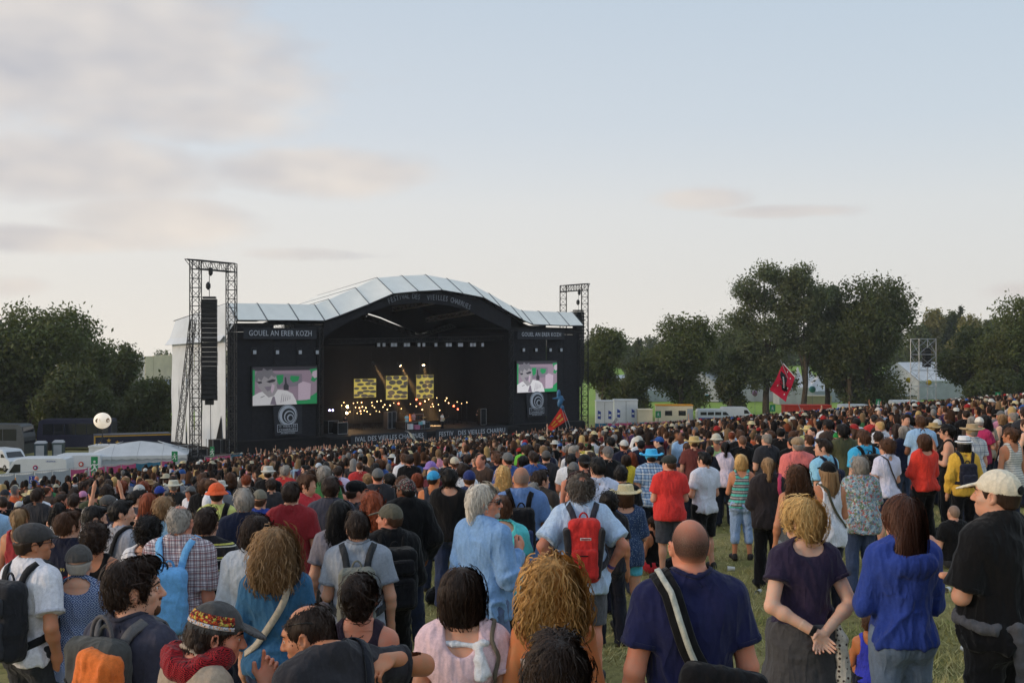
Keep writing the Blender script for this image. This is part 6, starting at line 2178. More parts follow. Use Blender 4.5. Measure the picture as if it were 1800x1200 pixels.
 def logo_banner(px0,px1,py0,py1,d,label):
  a,b = S3(px0,py1,d),S3(px1,py1,d)
  w,h = b.x - a.x,S3(px0,py0,d).z - a.z
  o = empty('logo_banner',(0,0,0),0,label,'banner','logo banners under the screens')
  at_stage(o,(a.x + b.x)/2,d,a.z)
  mb = MB()
  mb.slab([(-w/2 + .25,0,0),(w/2,0,.06),(w/2,0,h),(-w/2,0,h)],(0,.03,0))
  mb.build('cloth',M_BANNER,o)
  lay = [0.0]
  def disc(cx,cz,r,mat):
   lay[0] += .006
   m_ = MB()
   m_.poly([(cx + r*math.cos(t),-.005 - lay[0],cz + r*math.sin(t)) for t in np.linspace(0,2*math.pi,40,endpoint=False)])
   m_.build('ring',mat,o)
  r0 = w*.33
  cz = h*.68
  disc(0,cz,r0,M_LETTER)
  disc(0,cz,r0*.96,M_BANNER)
  disc(0,cz,r0*.91,M_LETTER)
  disc(.03*w,cz - .02*h,r0*.70,M_BANNER)
  disc(.05*w,cz - .045*h,r0*.56,M_LETTER)
  disc(.06*w,cz - .06*h,r0*.47,M_BANNER)
  disc(.08*w,cz - .09*h,r0*.34,M_LETTER)
  disc(.09*w,cz - .10*h,r0*.24,M_BANNER)
  m_ = MB()
  m_.slab([(-.36*w,-.02,.12*h),(.34*w,-.02,.12*h),(.34*w,-.02,.38*h),(-.36*w,-.02,.38*h)],(0,-.006,0))
  m_.build('plate',M_LETTER,o)
  m_ = MB()
  m_.slab([(-.345*w,-.028,.135*h),(.325*w,-.028,.135*h),(.325*w,-.028,.365*h),(-.345*w,-.028,.365*h)],(0,-.006,0))
  m_.build('plate',M_BANNER,o)
  lettering('LES',.06*h,M_LETTER,o,(-.265*w,-.045,.31*h),extrude=.004)
  lettering('VIEILLES',.115*h,M_LETTER,o,(.06*w,-.045,.31*h),extrude=.004,fit=.46*w)
  lettering('CHARRUES',.12*h,M_LETTER,o,(-.01*w,-.045,.19*h),extrude=.004,fit=.6*w)
  lettering('AN ERER KOZH',.075*h,M_LETTER,o,(0,-.045,.075*h),extrude=.004)
 logo_banner(480,531,714,766,-.02,'dark banner with white ring logo below the larger screen')
 logo_banner(925,962,691,733,-.02,'dark banner with white ring logo below the smaller screen')
 # ---- lights
 M_LAMPG = plain('lamp_glass',srgb(190,194,204),.15,.05,2,spec=.6)
 M_LAMPG2 = plain('lamp_glass_dim',srgb(110,114,124),.2,.1,2)
 def flood(px,py,d,lab,k=1.0):
  p = S3(px,py,d)
  o = empty('stage_light',(0,0,0),0,lab,'stage light','rows of stage lights')
  at_stage(o,p.x,p.y,p.z)
  if 'proto' not in flood.__dict__:
   mb = MB()
   mb.box((-.24,-.1,-.25),(.24,.28,.27))
   m1 = mb.mesh('housing',M_CASE)
   mb = MB()
   mb.slab([(-.2,-.11,-.2),(.2,-.11,-.2),(.2,-.11,.22),(-.2,-.11,.22)],(0,.02,0))
   m2 = mb.mesh('lens',M_LAMPG)
   mb = MB()
   mb.bar((-.28,.1,0),(-.28,.1,.5),.03,4).bar((.28,.1,0),(.28,.1,.5),.03,4).bar((-.28,.1,.5),(.28,.1,.5),.03,4)
   flood.proto = (m1,m2,mb.mesh('yoke',M_STEEL))
  link('housing',flood.proto[0],o)
  link('lens',flood.proto[1],o)
  link('yoke',flood.proto[2],o)
  o.scale = (k,k,k)
 ORD = 'first second third fourth fifth sixth seventh eighth ninth tenth eleventh twelfth thirteenth fourteenth fifteenth sixteenth'.split()
 for k,px in enumerate((447,487,527,557)):
  flood(px,619,.1,ORD[k] + ' from left of four boxy lights above the larger video screen',.9)
 for k,px in enumerate((920,942,967,986)):
  flood(px,615,.1,ORD[k] + ' from left of four boxy lights above the smaller video screen',.9)
 for k,x in enumerate((370,403,455,475,535,555,620,650,725,795,815,870,885,945,965,1015)):
  flood(560 + x/3.53,606,2.0,ORD[k] + ' from left of the boxy lights across the stage opening',.95)
 # bare bulbs on stands at the back of the band
 M_BULB = glow('bulb_warm',(1.0,.62,.26),5.5)
 M_BULBR = glow('bulb_red',(1.0,.12,.06),10)
 M_BULBS = glow('bulb_strong',(1.0,.66,.30),45)
 M_VIOL = glow('violet_lamp',(.55,.5,1.0),10)
 bulbs = [(215,383),(325,362),(362,355),(400,355),(580,340),(615,377),(667,382),(700,360),(537,435),(567,442),(425,430),(452,440),(390,435),(380,405),(480,465),(395,460),(500,385),(495,355),
      (910,390),(990,343),(965,422),(855,370),(770,413),(1060,370),(1115,375),(1127,428),(1180,338),(1192,315),(1045,395),(1100,312),(1025,325),(1068,392),(600,397),(640,420),(440,405),(345,400),(360,455),(292,442),(235,355),(545,345),(408,395),(1210,360),(1330,365),(1380,355),(1290,350),(520,400)]
 red = [(745,365),(910,328),(945,365),(1258,388),(1295,418)]
 strong = [(268,395),(263,453)]
 mbs = MB()
 mbs.lathe([(.16,0),(.14,.04),(.03,.08),(.02,.2)],8)
 m_base = mbs.mesh('base',M_CASE)
 def bulb_stand(x,y,mat,r,lab,k):
  d = 5.0 + (k*37 % 10)*.35
  p = S3(560 + x/5.294,640 + y/5.294,d)
  o = empty('bulb_stand',(0,0,0),0,lab,'lamp','bare bulbs on stands at the back of the stage')
  at_stage(o,p.x,p.y,2.4)
  hgt = p.z - 2.4
  link('base',m_base,o)
  mb = MB()
  mb.bar((0,0,.05),(0,0,hgt),.018,5)
  mb.build('pole',M_CASE,o)
  mb = MB()
  mb.lathe([(.0 + .3*r,-r),(.85*r,-.5*r),(r,0),(.8*r,.6*r),(.25*r,r)],8,(0,0,hgt))
  mb.build('bulb',mat,o,True)
  if mat is M_BULBS or k % 16 == 3:
   pl_ = bpy.data.lights.new('bulb_glow','POINT')
   pl_.energy = 110 if mat is M_BULBS else 45
   pl_.color = (1,.6,.28)
   pl_.shadow_soft_size = r
   po = bpy.data.objects.new('lamp',pl_)
   col.objects.link(po)
   po.parent = o
   po.location = (0,-.2,hgt)
 for k,(x,y) in enumerate(bulbs):
  bulb_stand(x,y,M_BULB,.045 + .03*(k*29 % 7)/6,'bare warm bulb on a thin stand among the band',k)
 for k,(x,y) in enumerate(red):
  bulb_stand(x,y,M_BULBR,.10,ORD[k] + ' from left of the red bulbs on thin stands among the band',k)
 for k,(x,y) in enumerate(strong):
  bulb_stand(x,y,M_BULBS,.13,['upper','lower'][k] + ' of two brightest warm bulbs at the left side of the band',k)
 for (x,y,vl) in ((1375,240,'upper left'),(1495,233,'upper middle'),(1623,230,'upper right'),(1418,305,'lower left'),(1543,302,'lower middle'),(1670,297,'lower right'),(96,427,'left one of a pair far left'),(126,427,'right one of a pair far left')):
  p = S3(560 + x/5.294,640 + y/5.294,11)
  o = empty('beam_light',(0,0,0),0,vl + ' of the violet-white lamps at the stage rear','stage light','violet lamps at the rear of the stage')
  at_stage(o,p.x,p.y,p.z)
  mb = MB()
  mb.lathe([(.10,.28),(.17,.1),(.17,-.12),(.15,-.14)],10,axis='y')
  mb.build('housing',M_CASE,o,True)
  mb = MB()
  mb.lathe([(.10,-.155),(.12,-.145)],10,axis='y')
  mb.build('lens',M_VIOL,o)
 # three yellow spots in the smoke
 M_SPOT = glow('spot_lens',(1.0,.72,.38),60)
 for k,(px,py,tx,ty) in enumerate(((658,641,674,668),(703,641,714,660),(744,640,748,660))):
  p = S3(px,py,7.5)
  q = S3(tx,ty,7.0)
  o = empty('spotlight',(0,0,0),0,['leftmost','middle','rightmost'][k] + ' of three amber spotlights shining down over the band','spotlight','amber spotlights')
  at_stage(o,p.x,p.y,p.z)
  dr = (q - p).normalized()
  rq = dr.to_track_quat('Z','Y')
  mb = MB()
  mb.lathe([(.12,-.4),(.2,-.3),(.22,.1),(.2,.12)],10)
  h_ = mb.build('housing',M_CASE,o,True)
  mb = MB()
  mb.lathe([(.12,.125),(.16,.122)],10)
  l_ = mb.build('lens',M_SPOT,o)
  h_.rotation_mode = l_.rotation_mode = 'QUATERNION'
  h_.rotation_quaternion = l_.rotation_quaternion = rq
  ld = bpy.data.lights.new('spot','SPOT')
  ld.energy = 45000
  ld.color = (1,.6,.25)
  ld.spot_size = R(15)
  ld.spot_blend = 1.0
  ld.shadow_soft_size = .15
  lo = bpy.data.objects.new('lamp',ld)
  col.objects.link(lo)
  lo.parent = o
  lo.rotation_mode = 'QUATERNION'
  lo.rotation_quaternion = (-dr).to_track_quat('Z','Y')
  lo.location = dr*.16
 # warm wash so the band is lit as by its bulbs
 # ---- LED panels
 def led(x0,x1,y0,y1,lab,seed):
  d = 9.0
  a,b = S3(560 + x0/5.294,640 + y1/5.294,d),S3(560 + x1/5.294,640 + y1/5.294,d)
  w,h = b.x - a.x,S3(560 + x0/5.294,640 + y0/5.294,d).z - a.z
  o = empty('display_panel',(0,0,0),0,lab,'screen','yellow patterned display panels')
  at_stage(o,a.x,d,a.z)
  mb = MB()
  mb.box((-.06,.01,-.06),(w + .06,.2,h + .06))
  mb.build('frame',M_CASE,o)
  mb = MB()
  mb.poly([(0,0,0),(w,0,0),(w,0,h),(0,0,h)])
  mb.build('face',glow('led_yellow',srgb(206,190,92),.55),o)
  r2 = random.Random(seed)
  m2 = MB()
  k = 0
  for row in range(5):
   for cl in range(3):
    cx = (cl + .35 + .3*r2.random() + (.25 if row % 2 else -.1))*w/3
    cz = (row + .5 + .2*r2.uniform(-1,1))*h/5
    rx,rz = w/3*r2.uniform(.38,.54),h/5*r2.uniform(.32,.5)
    k += 1
    pts = [(min(max(cx + rx*math.cos(t),.02),w - .02),-.004 - k*.0006,min(max(cz + rz*math.sin(t),.02),h - .02)) for t in np.linspace(0,2*math.pi,14,endpoint=False)]
    m2.poly(pts)
  m2.build('pattern',glow('led_dark',srgb(84,82,80),.4),o)
  mb = MB()
  mb.bar((w*.2,.1,h),(w*.2,.1,h + 4),.02,4).bar((w*.8,.1,h),(w*.8,.1,h + 4),.02,4)
  mb.build('hanger',M_STEEL,o)
 led(330,535,138,312,'yellow display panel with grey ovals, leftmost of three',1)
 led(628,828,110,330,'yellow display panel with grey ovals, middle and largest of three',2)
 led(910,1070,100,318,'yellow display panel with grey ovals, narrowest, right of the other two',3)
 # ---- gear on the deck
 def gear(name,x0,x1,y0,y1,d,dep_,mat,lab,cat):
  a,b = S3(560 + x0/5.294,640 + y1/5.294,d),S3(560 + x1/5.294,640 + y1/5.294,d)
  z1 = S3(560 + x0/5.294,640 + y0/5.294,d).z
  o = empty(name,(0,0,0),0,lab,cat)
  at_stage(o,a.x,d,2.4)
  w,h = b.x - a.x,z1 - 2.4
  mb = MB()
  mb.box((0,0,.02),(w,dep_,h))
  mb.build('body',mat,o)
  mb = MB()
  for e in ((0,0),(w,0)):
   mb.bar((e[0],-.01,.02),(e[0],-.01,h),.025,4)
  mb.bar((0,-.01,h),(w,-.01,h),.025,4)
  mb.bar((0,-.01,.04),(w,-.01,.04),.025,4)
  mb.build('edging',M_ALU,o)
  mb = MB()
  for i in range(3):
   for j in range(2):
    mb.box((w*(.1 + .3*i),-.02,h*(.12 + .44*j)),(w*(.33 + .3*i),-.004,h*(.44 + .44*j)))
  mb.build('front_panel',M_GRILL,o)
 M_RACK = plain('rack_grey',srgb(52,52,60),.5,.2,3)
 gear('flight_case',92,185,528,600,2.5,1.0,M_CASE,'black flight case with metal edges at the left end of the stage','case')
 gear('flight_case',180,270,545,640,1.0,1.0,M_CASE,'low black flight case nearest the left stage column','case')
 gear('amplifier_stack',645,682,445,570,4.0,.9,M_RACK,'tall grey amplifier stack, left of a pair behind the drums','amplifier')
 gear('amplifier_stack',685,722,440,565,4.1,.9,M_RACK,'tall grey amplifier stack, right of a pair behind the drums','amplifier')
 gear('keyboard_case',880,975,465,520,4.5,.8,plain('wood',srgb(120,72,40),.5,.2,4),'brown wooden organ behind the guitarist','organ')
 gear('riser',810,1035,545,592,1.5,2.0,M_DECK,'low black riser with bright edge in front of the band','riser')
 gear('monitor_frame',1510,1560,415,540,2.0,.6,M_CASE,'metal-edged equipment rack at the right of the stage','rack')
 # drum kit
 p = S3(718,750,2.6)
 o = empty('drum_kit',(0,0,0),0,'small drum kit with pale shells in front of the riser','drums')
 at_stage(o,p.x,1.0,2.4)
 for nm,dx,z,r_,hh,cmat in (('floor_drum',-.9,.1,.36,.6,M_TARP2),('bass_drum',0,.05,.42,.5,plain('drum_pink',srgb(190,120,150),.4)),('small_drum',.55,.55,.25,.35,plain('drum_blue',srgb(120,190,200),.4)),('small_drum',.95,.6,.22,.4,M_TARP2)):
  mb = MB()
  mb.lathe([(r_*.98,0),(r_,.02),(r_,hh - .02),(r_*.98,hh)],14,(dx,0,z))
  mb.build(nm,cmat,o)
  mb = MB()
  mb.bar((dx - r_*.7,0,0),(dx - r_*.7,0,z + .1),.02,4).bar((dx + r_*.7,0,0),(dx + r_*.7,0,z + .1),.02,4)
  mb.build('leg',M_ALU,o)
 for k,(dx,z) in enumerate(((-.5,1.3),(1.2,1.35))):
  mb = MB()
  mb.bar((dx,.3,0),(dx,.3,z),.015,4)
  mb.lathe([(.30,z),(.05,z + .03)],12,(dx,.3,0))
  mb.build('cymbal',plain('brass',srgb(180,150,80),.3,metal=.8),o)
 # PA towers
 def pa_tower(base_f,base_b,hgt,label,brace,cant):
  bf,bb = Vector(base_f),Vector(base_b)
  o = empty('speaker_tower',bf,0,label,'tower','lattice towers carrying the loudspeakers')
  v = bb - bf
  v.z = 0
  for nm,p in (('mast',Vector((0,0,0))),('mast',v)):
   mb = MB()
   lattice(mb,p + Vector((0,0,-.5)),p + Vector((0,0,hgt)),.85,24,.05,.028)
   mb.build(nm,M_STEEL,o)
  mb = MB()
  out = -v.normalized()*cant
  lattice(mb,Vector((0,0,hgt - .4)),v + Vector((0,0,hgt - .4)),.8,8,.05,.028)
  for q in (-1,1):
   sd_ = Vector((-v.y,v.x,0)).normalized()*.4*q
   mb.bar(Vector((0,0,hgt)) + sd_,out + Vector((0,0,hgt)) + sd_*.3,.045,4)
   mb.bar(Vector((0,0,hgt - .8)) + sd_,out + Vector((0,0,hgt)) + sd_*.3,.04,4)
  mb.build('crossbeam',M_STEEL,o)
  if brace:
   mb = MB()
   b = Vector(brace) - bf
   b.z = .3
   lattice(mb,b,Vector((-.3,.2,hgt*.72)),.5,22,.04,.024)
   mb.build('raking_brace',M_STEEL,o)
  mb = MB()
  mb.box((-1.2,-1.2,-.6),(1.2,1.2,1.0))
  mb.build('ballast',M_CASE,o)
  return o
 def line_array(cx,cy,ztop,n,hbox,wbox,label,rz,taper):
  o = empty('line_array',(cx,cy,ztop),rz,label,'loudspeakers','hanging line arrays')
  mb = MB()
  mb.box((-wbox/2,-.38,-hbox + .012),(wbox/2,.42,-.012))
  m1 = mb.mesh('cabinet',M_CASE)
  y,z,a = 0,-.35,0
  for k in range(n):
   c = link('speaker_cabinet',m1,o)
   a = -.012*max(0,k - n*.6) if taper else 0
   c.location = (0,y,z)
   c.rotation_euler = (a*2.4,0,0)
   z -= hbox
   y += .02*max(0,k - n*.7)
   mb = MB()
   mb.box((-wbox/2 + .05,-.405,-hbox + .05),(wbox/2 - .05,-.38,-.05))
   if k == 0:
    line_array.g = mb.mesh('grille',M_GRILL)
   g = link('grille',line_array.g,c)
  mb = MB()
  mb.box((-wbox/2 + .1,-.4,-.3),(wbox/2 - .1,.5,-.12))
  mb.bar((0,0,-.2),(0,0,2.6),.03,4)
  mb.lathe([(.05,.2),(.22,.4),(.22,.75),(.05,.95)],8,(-.1,0,.3))
  mb.lathe([(.05,.2),(.2,.4),(.2,.9),(.05,1.0)],8,(.12,0,1.6))
  mb.build('hoist',M_STEEL,o)
  mb = MB()
  mb.box((-wbox/2 + .3,-.2,z - .45),(wbox/2 - .3,.35,z - .02))
  mb.bar((.1,0,z - .4),(.15,.1,z - 7),.035,4)
  mb.build('cable_bundle',M_CASE,o)
  return o
 g = gz(-29,105)
 pa_tower((-29.2,105,g),(-27.0,109.5,g),CAM_Z + (606 - 457)/FPX*105 - g,'taller lattice tower left of the stage with a raking brace',(-31.8,107.5,g),1.3)
 p = PT(368,519,105.6)
 line_array(p.x,p.y,p.z,21,.445,1.36,'black hanging column of loudspeakers left of the stage',R(8),True)
 g = gz(8,150)
 a = PT(1028,606,149)
 b = PT(990,606,153.5)
 pa_tower((a.x,a.y,g),(b.x,b.y,g),CAM_Z + (606 - 499)/FPX*149 - g,'lattice tower rising behind the right end of the stage roof',None,1.0)
 p = PT(1017,543,149.2)
 line_array(p.x,p.y,p.z,21,.445,1.36,'black hanging column of loudspeakers right of the stage',R(40),True)
 # loading dock on the left with subwoofers and a rail
 p = PT(316,785,106)
 o = empty('loading_dock',(p.x,p.y,gz(p.x,p.y)),STAGE_RZ,'small dock with pale handrails beside the white side wall','platform')
 mb = MB()
 mb.box((-1.6,-1.2,0),(2.6,2.0,1.7))
 mb.build('platform',M_DECK,o)
 for k,(x0,y0,x1,y1) in enumerate(((-1.6,-1.2,1.2,-1.2),(-1.6,-1.2,-1.6,2.0))):
  mb = MB()
  for z in (2.1,2.5,2.85):
   mb.bar((x0,y0,z),(x1,y1,z),.035,5)
  for t in (0,.33,.66,1):
   mb.bar((x0 + (x1 - x0)*t,y0 + (y1 - y0)*t,1.7),(x0 + (x1 - x0)*t,y0 + (y1 - y0)*t,2.85),.035,5)
  mb.build('railing',M_ALU,o)
 for k,(px,py) in enumerate(((338,775),(352,776),(378,770),(391,770))):
  p = PT(px,py,108.5 + k*.5)
  zz = gz(p.x,p.y) + 1.75 if k > 1 else gz(p.x,p.y)
  o = empty('subwoofer',(p.x,p.y,zz),STAGE_RZ,['black subwoofer box beside the dock railing','black subwoofer box at the foot of the left tower','black equipment box on legs below the wall flap','black equipment box nearest the stage corner'][k],'speaker')
  mb = MB()
  mb.box((-.45,-.5,0),(.45,.5,2.2 if k < 2 else 1.3))
  mb.build('cabinet',M_CASE,o)
  mb = MB()
  mb.box((-.4,-.53,.08),(.4,-.503,(2.1 if k < 2 else 1.2)))
  mb.build('grille',M_GRILL,o)
  mb = MB()
  for e in (-.46,.46):
   mb.bar((e,-.51,0),(e,-.51,2.2 if k < 2 else 1.3),.03,4)
  mb.build('edging',M_ALU,o)
# ------------------------------------------------------------------ around the stage
M_WPAINT = plain('white_paint',srgb(206,210,216),.35,.06,1.5,spec=.5)
M_GLASSD = plain('dark_glass',srgb(28,32,38),.08,.1,1,spec=.7)
M_TYRE = plain('tyre',srgb(26,26,26),.9)
M_RIM = plain('rim',srgb(130,132,136),.4,metal=.6)
M_PINK = plain('pink_banner',srgb(206,84,132),.75,.15,.8)
M_TEAL = plain('teal_banner',srgb(52,120,148),.75,.15,.8)
M_GREEN = plain('exit_green',srgb(34,132,82),.6,.08)
M_SIGNW = plain('sign_white',srgb(214,218,216),.6,.05)
M_NAVYP = plain('navy_paint',srgb(27,31,56),.4,.12,1)
M_GOLD = plain('gold_paint',srgb(206,160,60),.5,.1)
M_BLUEP = plain('blue_print',srgb(44,66,150),.6,.1)
M_REDP = plain('red_paint',srgb(206,58,38),.5,.12,1)
M_ORNG = plain('orange_paint',srgb(226,150,40),.5,.1)
M_SILVER = plain('silver_paint',srgb(84,88,94),.35,.12,1,metal=.3)
M_BEIGE = plain('beige_panel',srgb(238,220,190),.7,.12,.4)
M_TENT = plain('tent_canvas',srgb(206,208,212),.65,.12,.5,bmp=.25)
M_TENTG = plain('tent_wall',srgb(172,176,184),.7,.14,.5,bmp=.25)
def ground_at(px,Y):
 x = (px - 900)/FPX*Y
 return Vector((x,Y,gz(x,Y)))
def wheels(o,xs,w,r=.34):
 for x in xs:
  for y in (0,w):
   mb = MB()
   mb.lathe([(r*.7,-.1),(r,-.09),(r,.09),(r*.7,.1)],14,(x,y,r),'y')
   t = mb.build('wheel',M_TYRE,o,True)
   mb = MB()
   mb.lathe([(r*.2,-.115),(r*.6,-.105),(r*.6,.105),(r*.2,.115)],10,(x,y,r),'y')
   mb.build('rim',M_RIM,t)
def van(px,Y,rz,label,L=5.5,H=2.55,W=2.0,deco=None,front=-1,nwin=0,stripe=None):
 """Panel van; local x runs along it, its nose points to front * x. rz turns it about its middle."""
 g = ground_at(px,Y)
 o = empty('van',g,rz,label,'van','white vans behind the fences')
 f = front
 prof = [(-.5*L,.35),(-.5*L,1.02),(-.485*L,1.10),(-.36*L,1.32),(-.25*L,H*.90),(-.20*L,H*.98),(-.14*L,H),(.44*L,H),(.49*L,H*.96),(.5*L,H*.8),(.5*L,.35)]
 P = [(x*-f*-1 if f < 0 else -x,z) for x,z in prof]
 P = [(x if f < 0 else -x,z) for x,z in prof]
 mb = MB()
 n = len(P)
 rings = []
 for y,k in ((0,.94),(.10,1.0),(W - .10,1.0),(W,.94)):
  rings.append([(x,y - W/2,(z - .35)*(1 if k == 1 else .985) + .35) if k == 1 else (x*.985,y - W/2,.36 + (z - .35)*.965) for x,z in P])
 vv = [p for r_ in rings for p in r_]
 ff = []
 for j in range(3):
  for i in range(n):
   ff.append((j*n + i,j*n + (i + 1) % n,(j + 1)*n + (i + 1) % n,(j + 1)*n + i))
 ff += [tuple(range(n - 1,-1,-1)),tuple(3*n + i for i in range(n))]
 mb.add(vv,ff)
 mb.build('body',M_WPAINT,o)
 s = 1 if f < 0 else -1
 # windscreen and side windows, slightly proud
 a,b = Vector((-.355*L*s,0,1.36)),Vector((-.252*L*s,0,H*.885))
 nn = Vector((-(b.z - a.z),0,(b.x - a.x)*s)).normalized()
 nn.x *= s
 mb = MB()
 mb.slab([a + Vector((0,-.82,0)),a + Vector((0,.82,0)),b + Vector((0,.74,0)),b + Vector((0,-.74,0))],nn*.015)
 mb.build('windscreen',M_GLASSD,o)
 for y,sg in ((-W/2,-1),(W/2,1)):
  mb = MB()
  mb.slab([(-.315*L*s,y,1.36),(-.15*L*s,y,1.34),(-.15*L*s,y,H*.80),(-.235*L*s,y,H*.80)],(0,sg*.012,0))
  mb.build('side_window',M_GLASSD,o)
  for k in range(nwin):
   x0 = (-.11 + .19*k)*L
   mb = MB()
   mb.slab([(x0*s,y,1.36),((x0 + .16*L)*s,y,1.36),((x0 + .16*L)*s,y,H*.80),(x0*s,y,H*.80)],(0,sg*.012,0))
   mb.build('side_window',M_GLASSD,o)
  if stripe:
   mb = MB()
   mb.slab([(-.46*L*s,y,.72),(.49*L*s,y,.72),(.49*L*s,y,.95),(-.46*L*s,y,.95)],(0,sg*.014,0))
   mb.build('stripe',stripe,o)
 wheels_y = W - .25
 for x in (-.31*L*s,.30*L*s):
  for y in (-W/2 + .08,W/2 - .08):
   mb = MB()
   mb.lathe([(.22,-.11),(.34,-.10),(.34,.10),(.22,.11)],14,(x,y,.34),'y')
   t = mb.build('wheel',M_TYRE,o,True)
   mb = MB()
   mb.lathe([(.08,-.12),(.2,-.112),(.2,.112),(.08,.12)],10,(x,y,.34),'y')
   mb.build('rim',M_RIM,t)
 for y in (-.72,.72):
  mb = MB()
  mb.box((-.505*L*s - .01,y - .16,.86),(-.49*L*s + .01,y + .16,1.04)) if s > 0 else mb.box((.49*L - .01,y - .16,.86),(.505*L + .01,y + .16,1.04))
  mb.build('headlight',M_SIGNW,o)
 mb = MB()
 mb.box((-.51*L,-W/2 + .05,.34),(.51*L,W/2 - .05,.55))
 mb.build('bumper',M_CASE,o)
 if deco:
  deco(o,W)
 return o
def disc_on(o,x,y,z,r,mat,name,th=.02):
 mb = MB()
 mb.slab([(x + r*math.cos(t),y,z + r*math.sin(t)) for t in np.linspace(0,2*math.pi,18,endpoint=False)],(0,-th,0))
 return mb.build(name,mat,o)
def coach(px,Y,rz,label,L,mat,front=1):
 o = empty('coach',ground_at(px,Y),rz,label,'bus')
 H,W = 3.6,2.5
 s = front
 prof = [(-.5,.35),(-.5,3.3),(-.48,3.6),(.43,3.6),(.47,3.4),(.495,2.2),(.5,1.2),(.5,.35)]
 mb = MB()
 mb.slab([(x*L*s,-W/2,z) for x,z in prof],(0,W,0))
 mb.build('body',mat,o)
 for y,sg in ((-W/2,-1),(W/2,1)):
  for k in range(6):
   x0 = (-.46 + .148*k)*L
   mb = MB()
   mb.slab([(x0*s,y,1.85),((x0 + .138*L)*s,y,1.85),((x0 + .138*L)*s,y,3.1),(x0*s,y,3.1)],(0,sg*.015,0))
   mb.build('side_window',M_GLASSD,o)
 mb = MB()
 a,b = Vector((.498*L*s,0,1.5)),Vector((.474*L*s,0,3.3))
 mb.slab([a + Vector((0,-1.1,0)),a + Vector((0,1.1,0)),b + Vector((0,1.1,0)),b + Vector((0,-1.1,0))],(.03*s,0,.0))
 mb.build('windscreen',M_GLASSD,o)
 for x in (-.28*L,.33*L):
  for y in (-W/2 + .1,W/2 - .1):
   mb = MB()
   mb.lathe([(.3,-.14),(.5,-.13),(.5,.13),(.3,.14)],14,(x*s,y,.5),'y')
   mb.build('wheel',M_TYRE,o,True)
 return o
def pagoda(px,Y,w,h,label):
 o = empty('pagoda_tent',ground_at(px,Y),.2,label,'tent','white tents beyond the fence')
 mb = MB()
 n,vv,ff = 6,[],[]
 for k in range(n + 1):
  t = k/n
  r_ = w/2*((1 - t) ** 1.7*.97 + .03)
  z = 2.3 + (h - 2.3)*t
  vv += [(-r_,-r_,z),(r_,-r_,z),(r_,r_,z),(-r_,r_,z)]
 for k in range(n):
  for j in range(4):
   ff.append((k*4 + j,k*4 + (j + 1) % 4,k*4 + 4 + (j + 1) % 4,k*4 + 4 + j))
 ff.append((4*n,4*n + 1,4*n + 2,4*n + 3))
 mb.add(vv,ff)
 mb.build('roof',M_TENT,o)
 for k in range(4):
  a = [(-1,-1),(1,-1),(1,1),(-1,1)]
  p,q = a[k],a[(k + 1) % 4]
  mb = MB()
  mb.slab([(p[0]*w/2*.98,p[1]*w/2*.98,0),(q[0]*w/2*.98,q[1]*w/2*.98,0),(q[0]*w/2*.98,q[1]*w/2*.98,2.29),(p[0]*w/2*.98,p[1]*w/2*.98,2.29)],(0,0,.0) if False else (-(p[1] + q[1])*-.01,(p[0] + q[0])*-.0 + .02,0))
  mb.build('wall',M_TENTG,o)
 return o
def marquee(px,Y,rz,L,W,he,hr,label,walls=True,mat=None,bays=5,open_end=False,hip=0.0,group='white tents beyond the fence'):
 """Gable tent: ridge along local x."""
 o = empty('marquee',ground_at(px,Y),rz,label,'tent',group)
 for k in range(bays):
  a,b = -L/2 + L*k/bays,-L/2 + L*(k + 1)/bays
  for sg in (-1,1):
   mb = MB()
   rg = L/2 - hip*W
   ra,rb = min(max(a + .01,-rg),rg),min(max(b - .01,-rg),rg)
   ha = lambda x_: hr if hip == 0 or abs(x_) <= rg else he + (hr - he)*(L/2 - abs(x_))/(L/2 - rg)
   da = lambda x_: 0 if hip == 0 or abs(x_) <= rg else sg*W/2*(abs(x_) - rg)/(L/2 - rg)
   mb.slab([(a + .01,sg*W/2*1.02,he),(b - .01,sg*W/2*1.02,he),(b - .01,da(b),ha(b)),(a + .01,da(a),ha(a))],(0,0,.03))
   mb.build('roof_panel',mat or M_TENT,o)
   if walls:
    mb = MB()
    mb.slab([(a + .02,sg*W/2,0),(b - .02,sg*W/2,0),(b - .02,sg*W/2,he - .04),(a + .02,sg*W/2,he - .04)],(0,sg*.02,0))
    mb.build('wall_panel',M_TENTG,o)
   mb = MB()
   m = 5
   vl = [(a + .01,sg*(W/2*1.02 + .015),he + .02)] + [(a + .01 + (b - a - .02)*i/m,sg*(W/2*1.02 + .015),he - (.32 if i % 2 else .22)) for i in range(m + 1)] + [(b - .01,sg*(W/2*1.02 + .015),he + .02)]
   mb.slab(vl,(0,sg*.012,0))
   mb.build('valance',mat or M_TENT,o)
 for k in range(bays + 1):
  x = -L/2 + L*k/bays
  for sg in (-1,1):
   mb = MB()
   mb.bar((x,sg*(W/2 - .06),0),(x,sg*(W/2 - .06),he),.05,5)
   mb.build('post',M_ALU,o)
 for x,sg in ((-L/2,-1),(L/2,1)):
  if hip:
   mb = MB()
   mb.slab([(x,-W/2,he),(x,W/2,he),(sg*(L/2 - hip*W),0,hr)],(0,0,.03))
   mb.build('roof_panel',mat or M_TENT,o)
  if open_end and sg > 0:
   continue
  mb = MB()
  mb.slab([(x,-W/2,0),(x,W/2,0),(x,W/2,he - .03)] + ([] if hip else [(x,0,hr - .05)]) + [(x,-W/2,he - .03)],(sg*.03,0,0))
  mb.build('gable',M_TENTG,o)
 return o
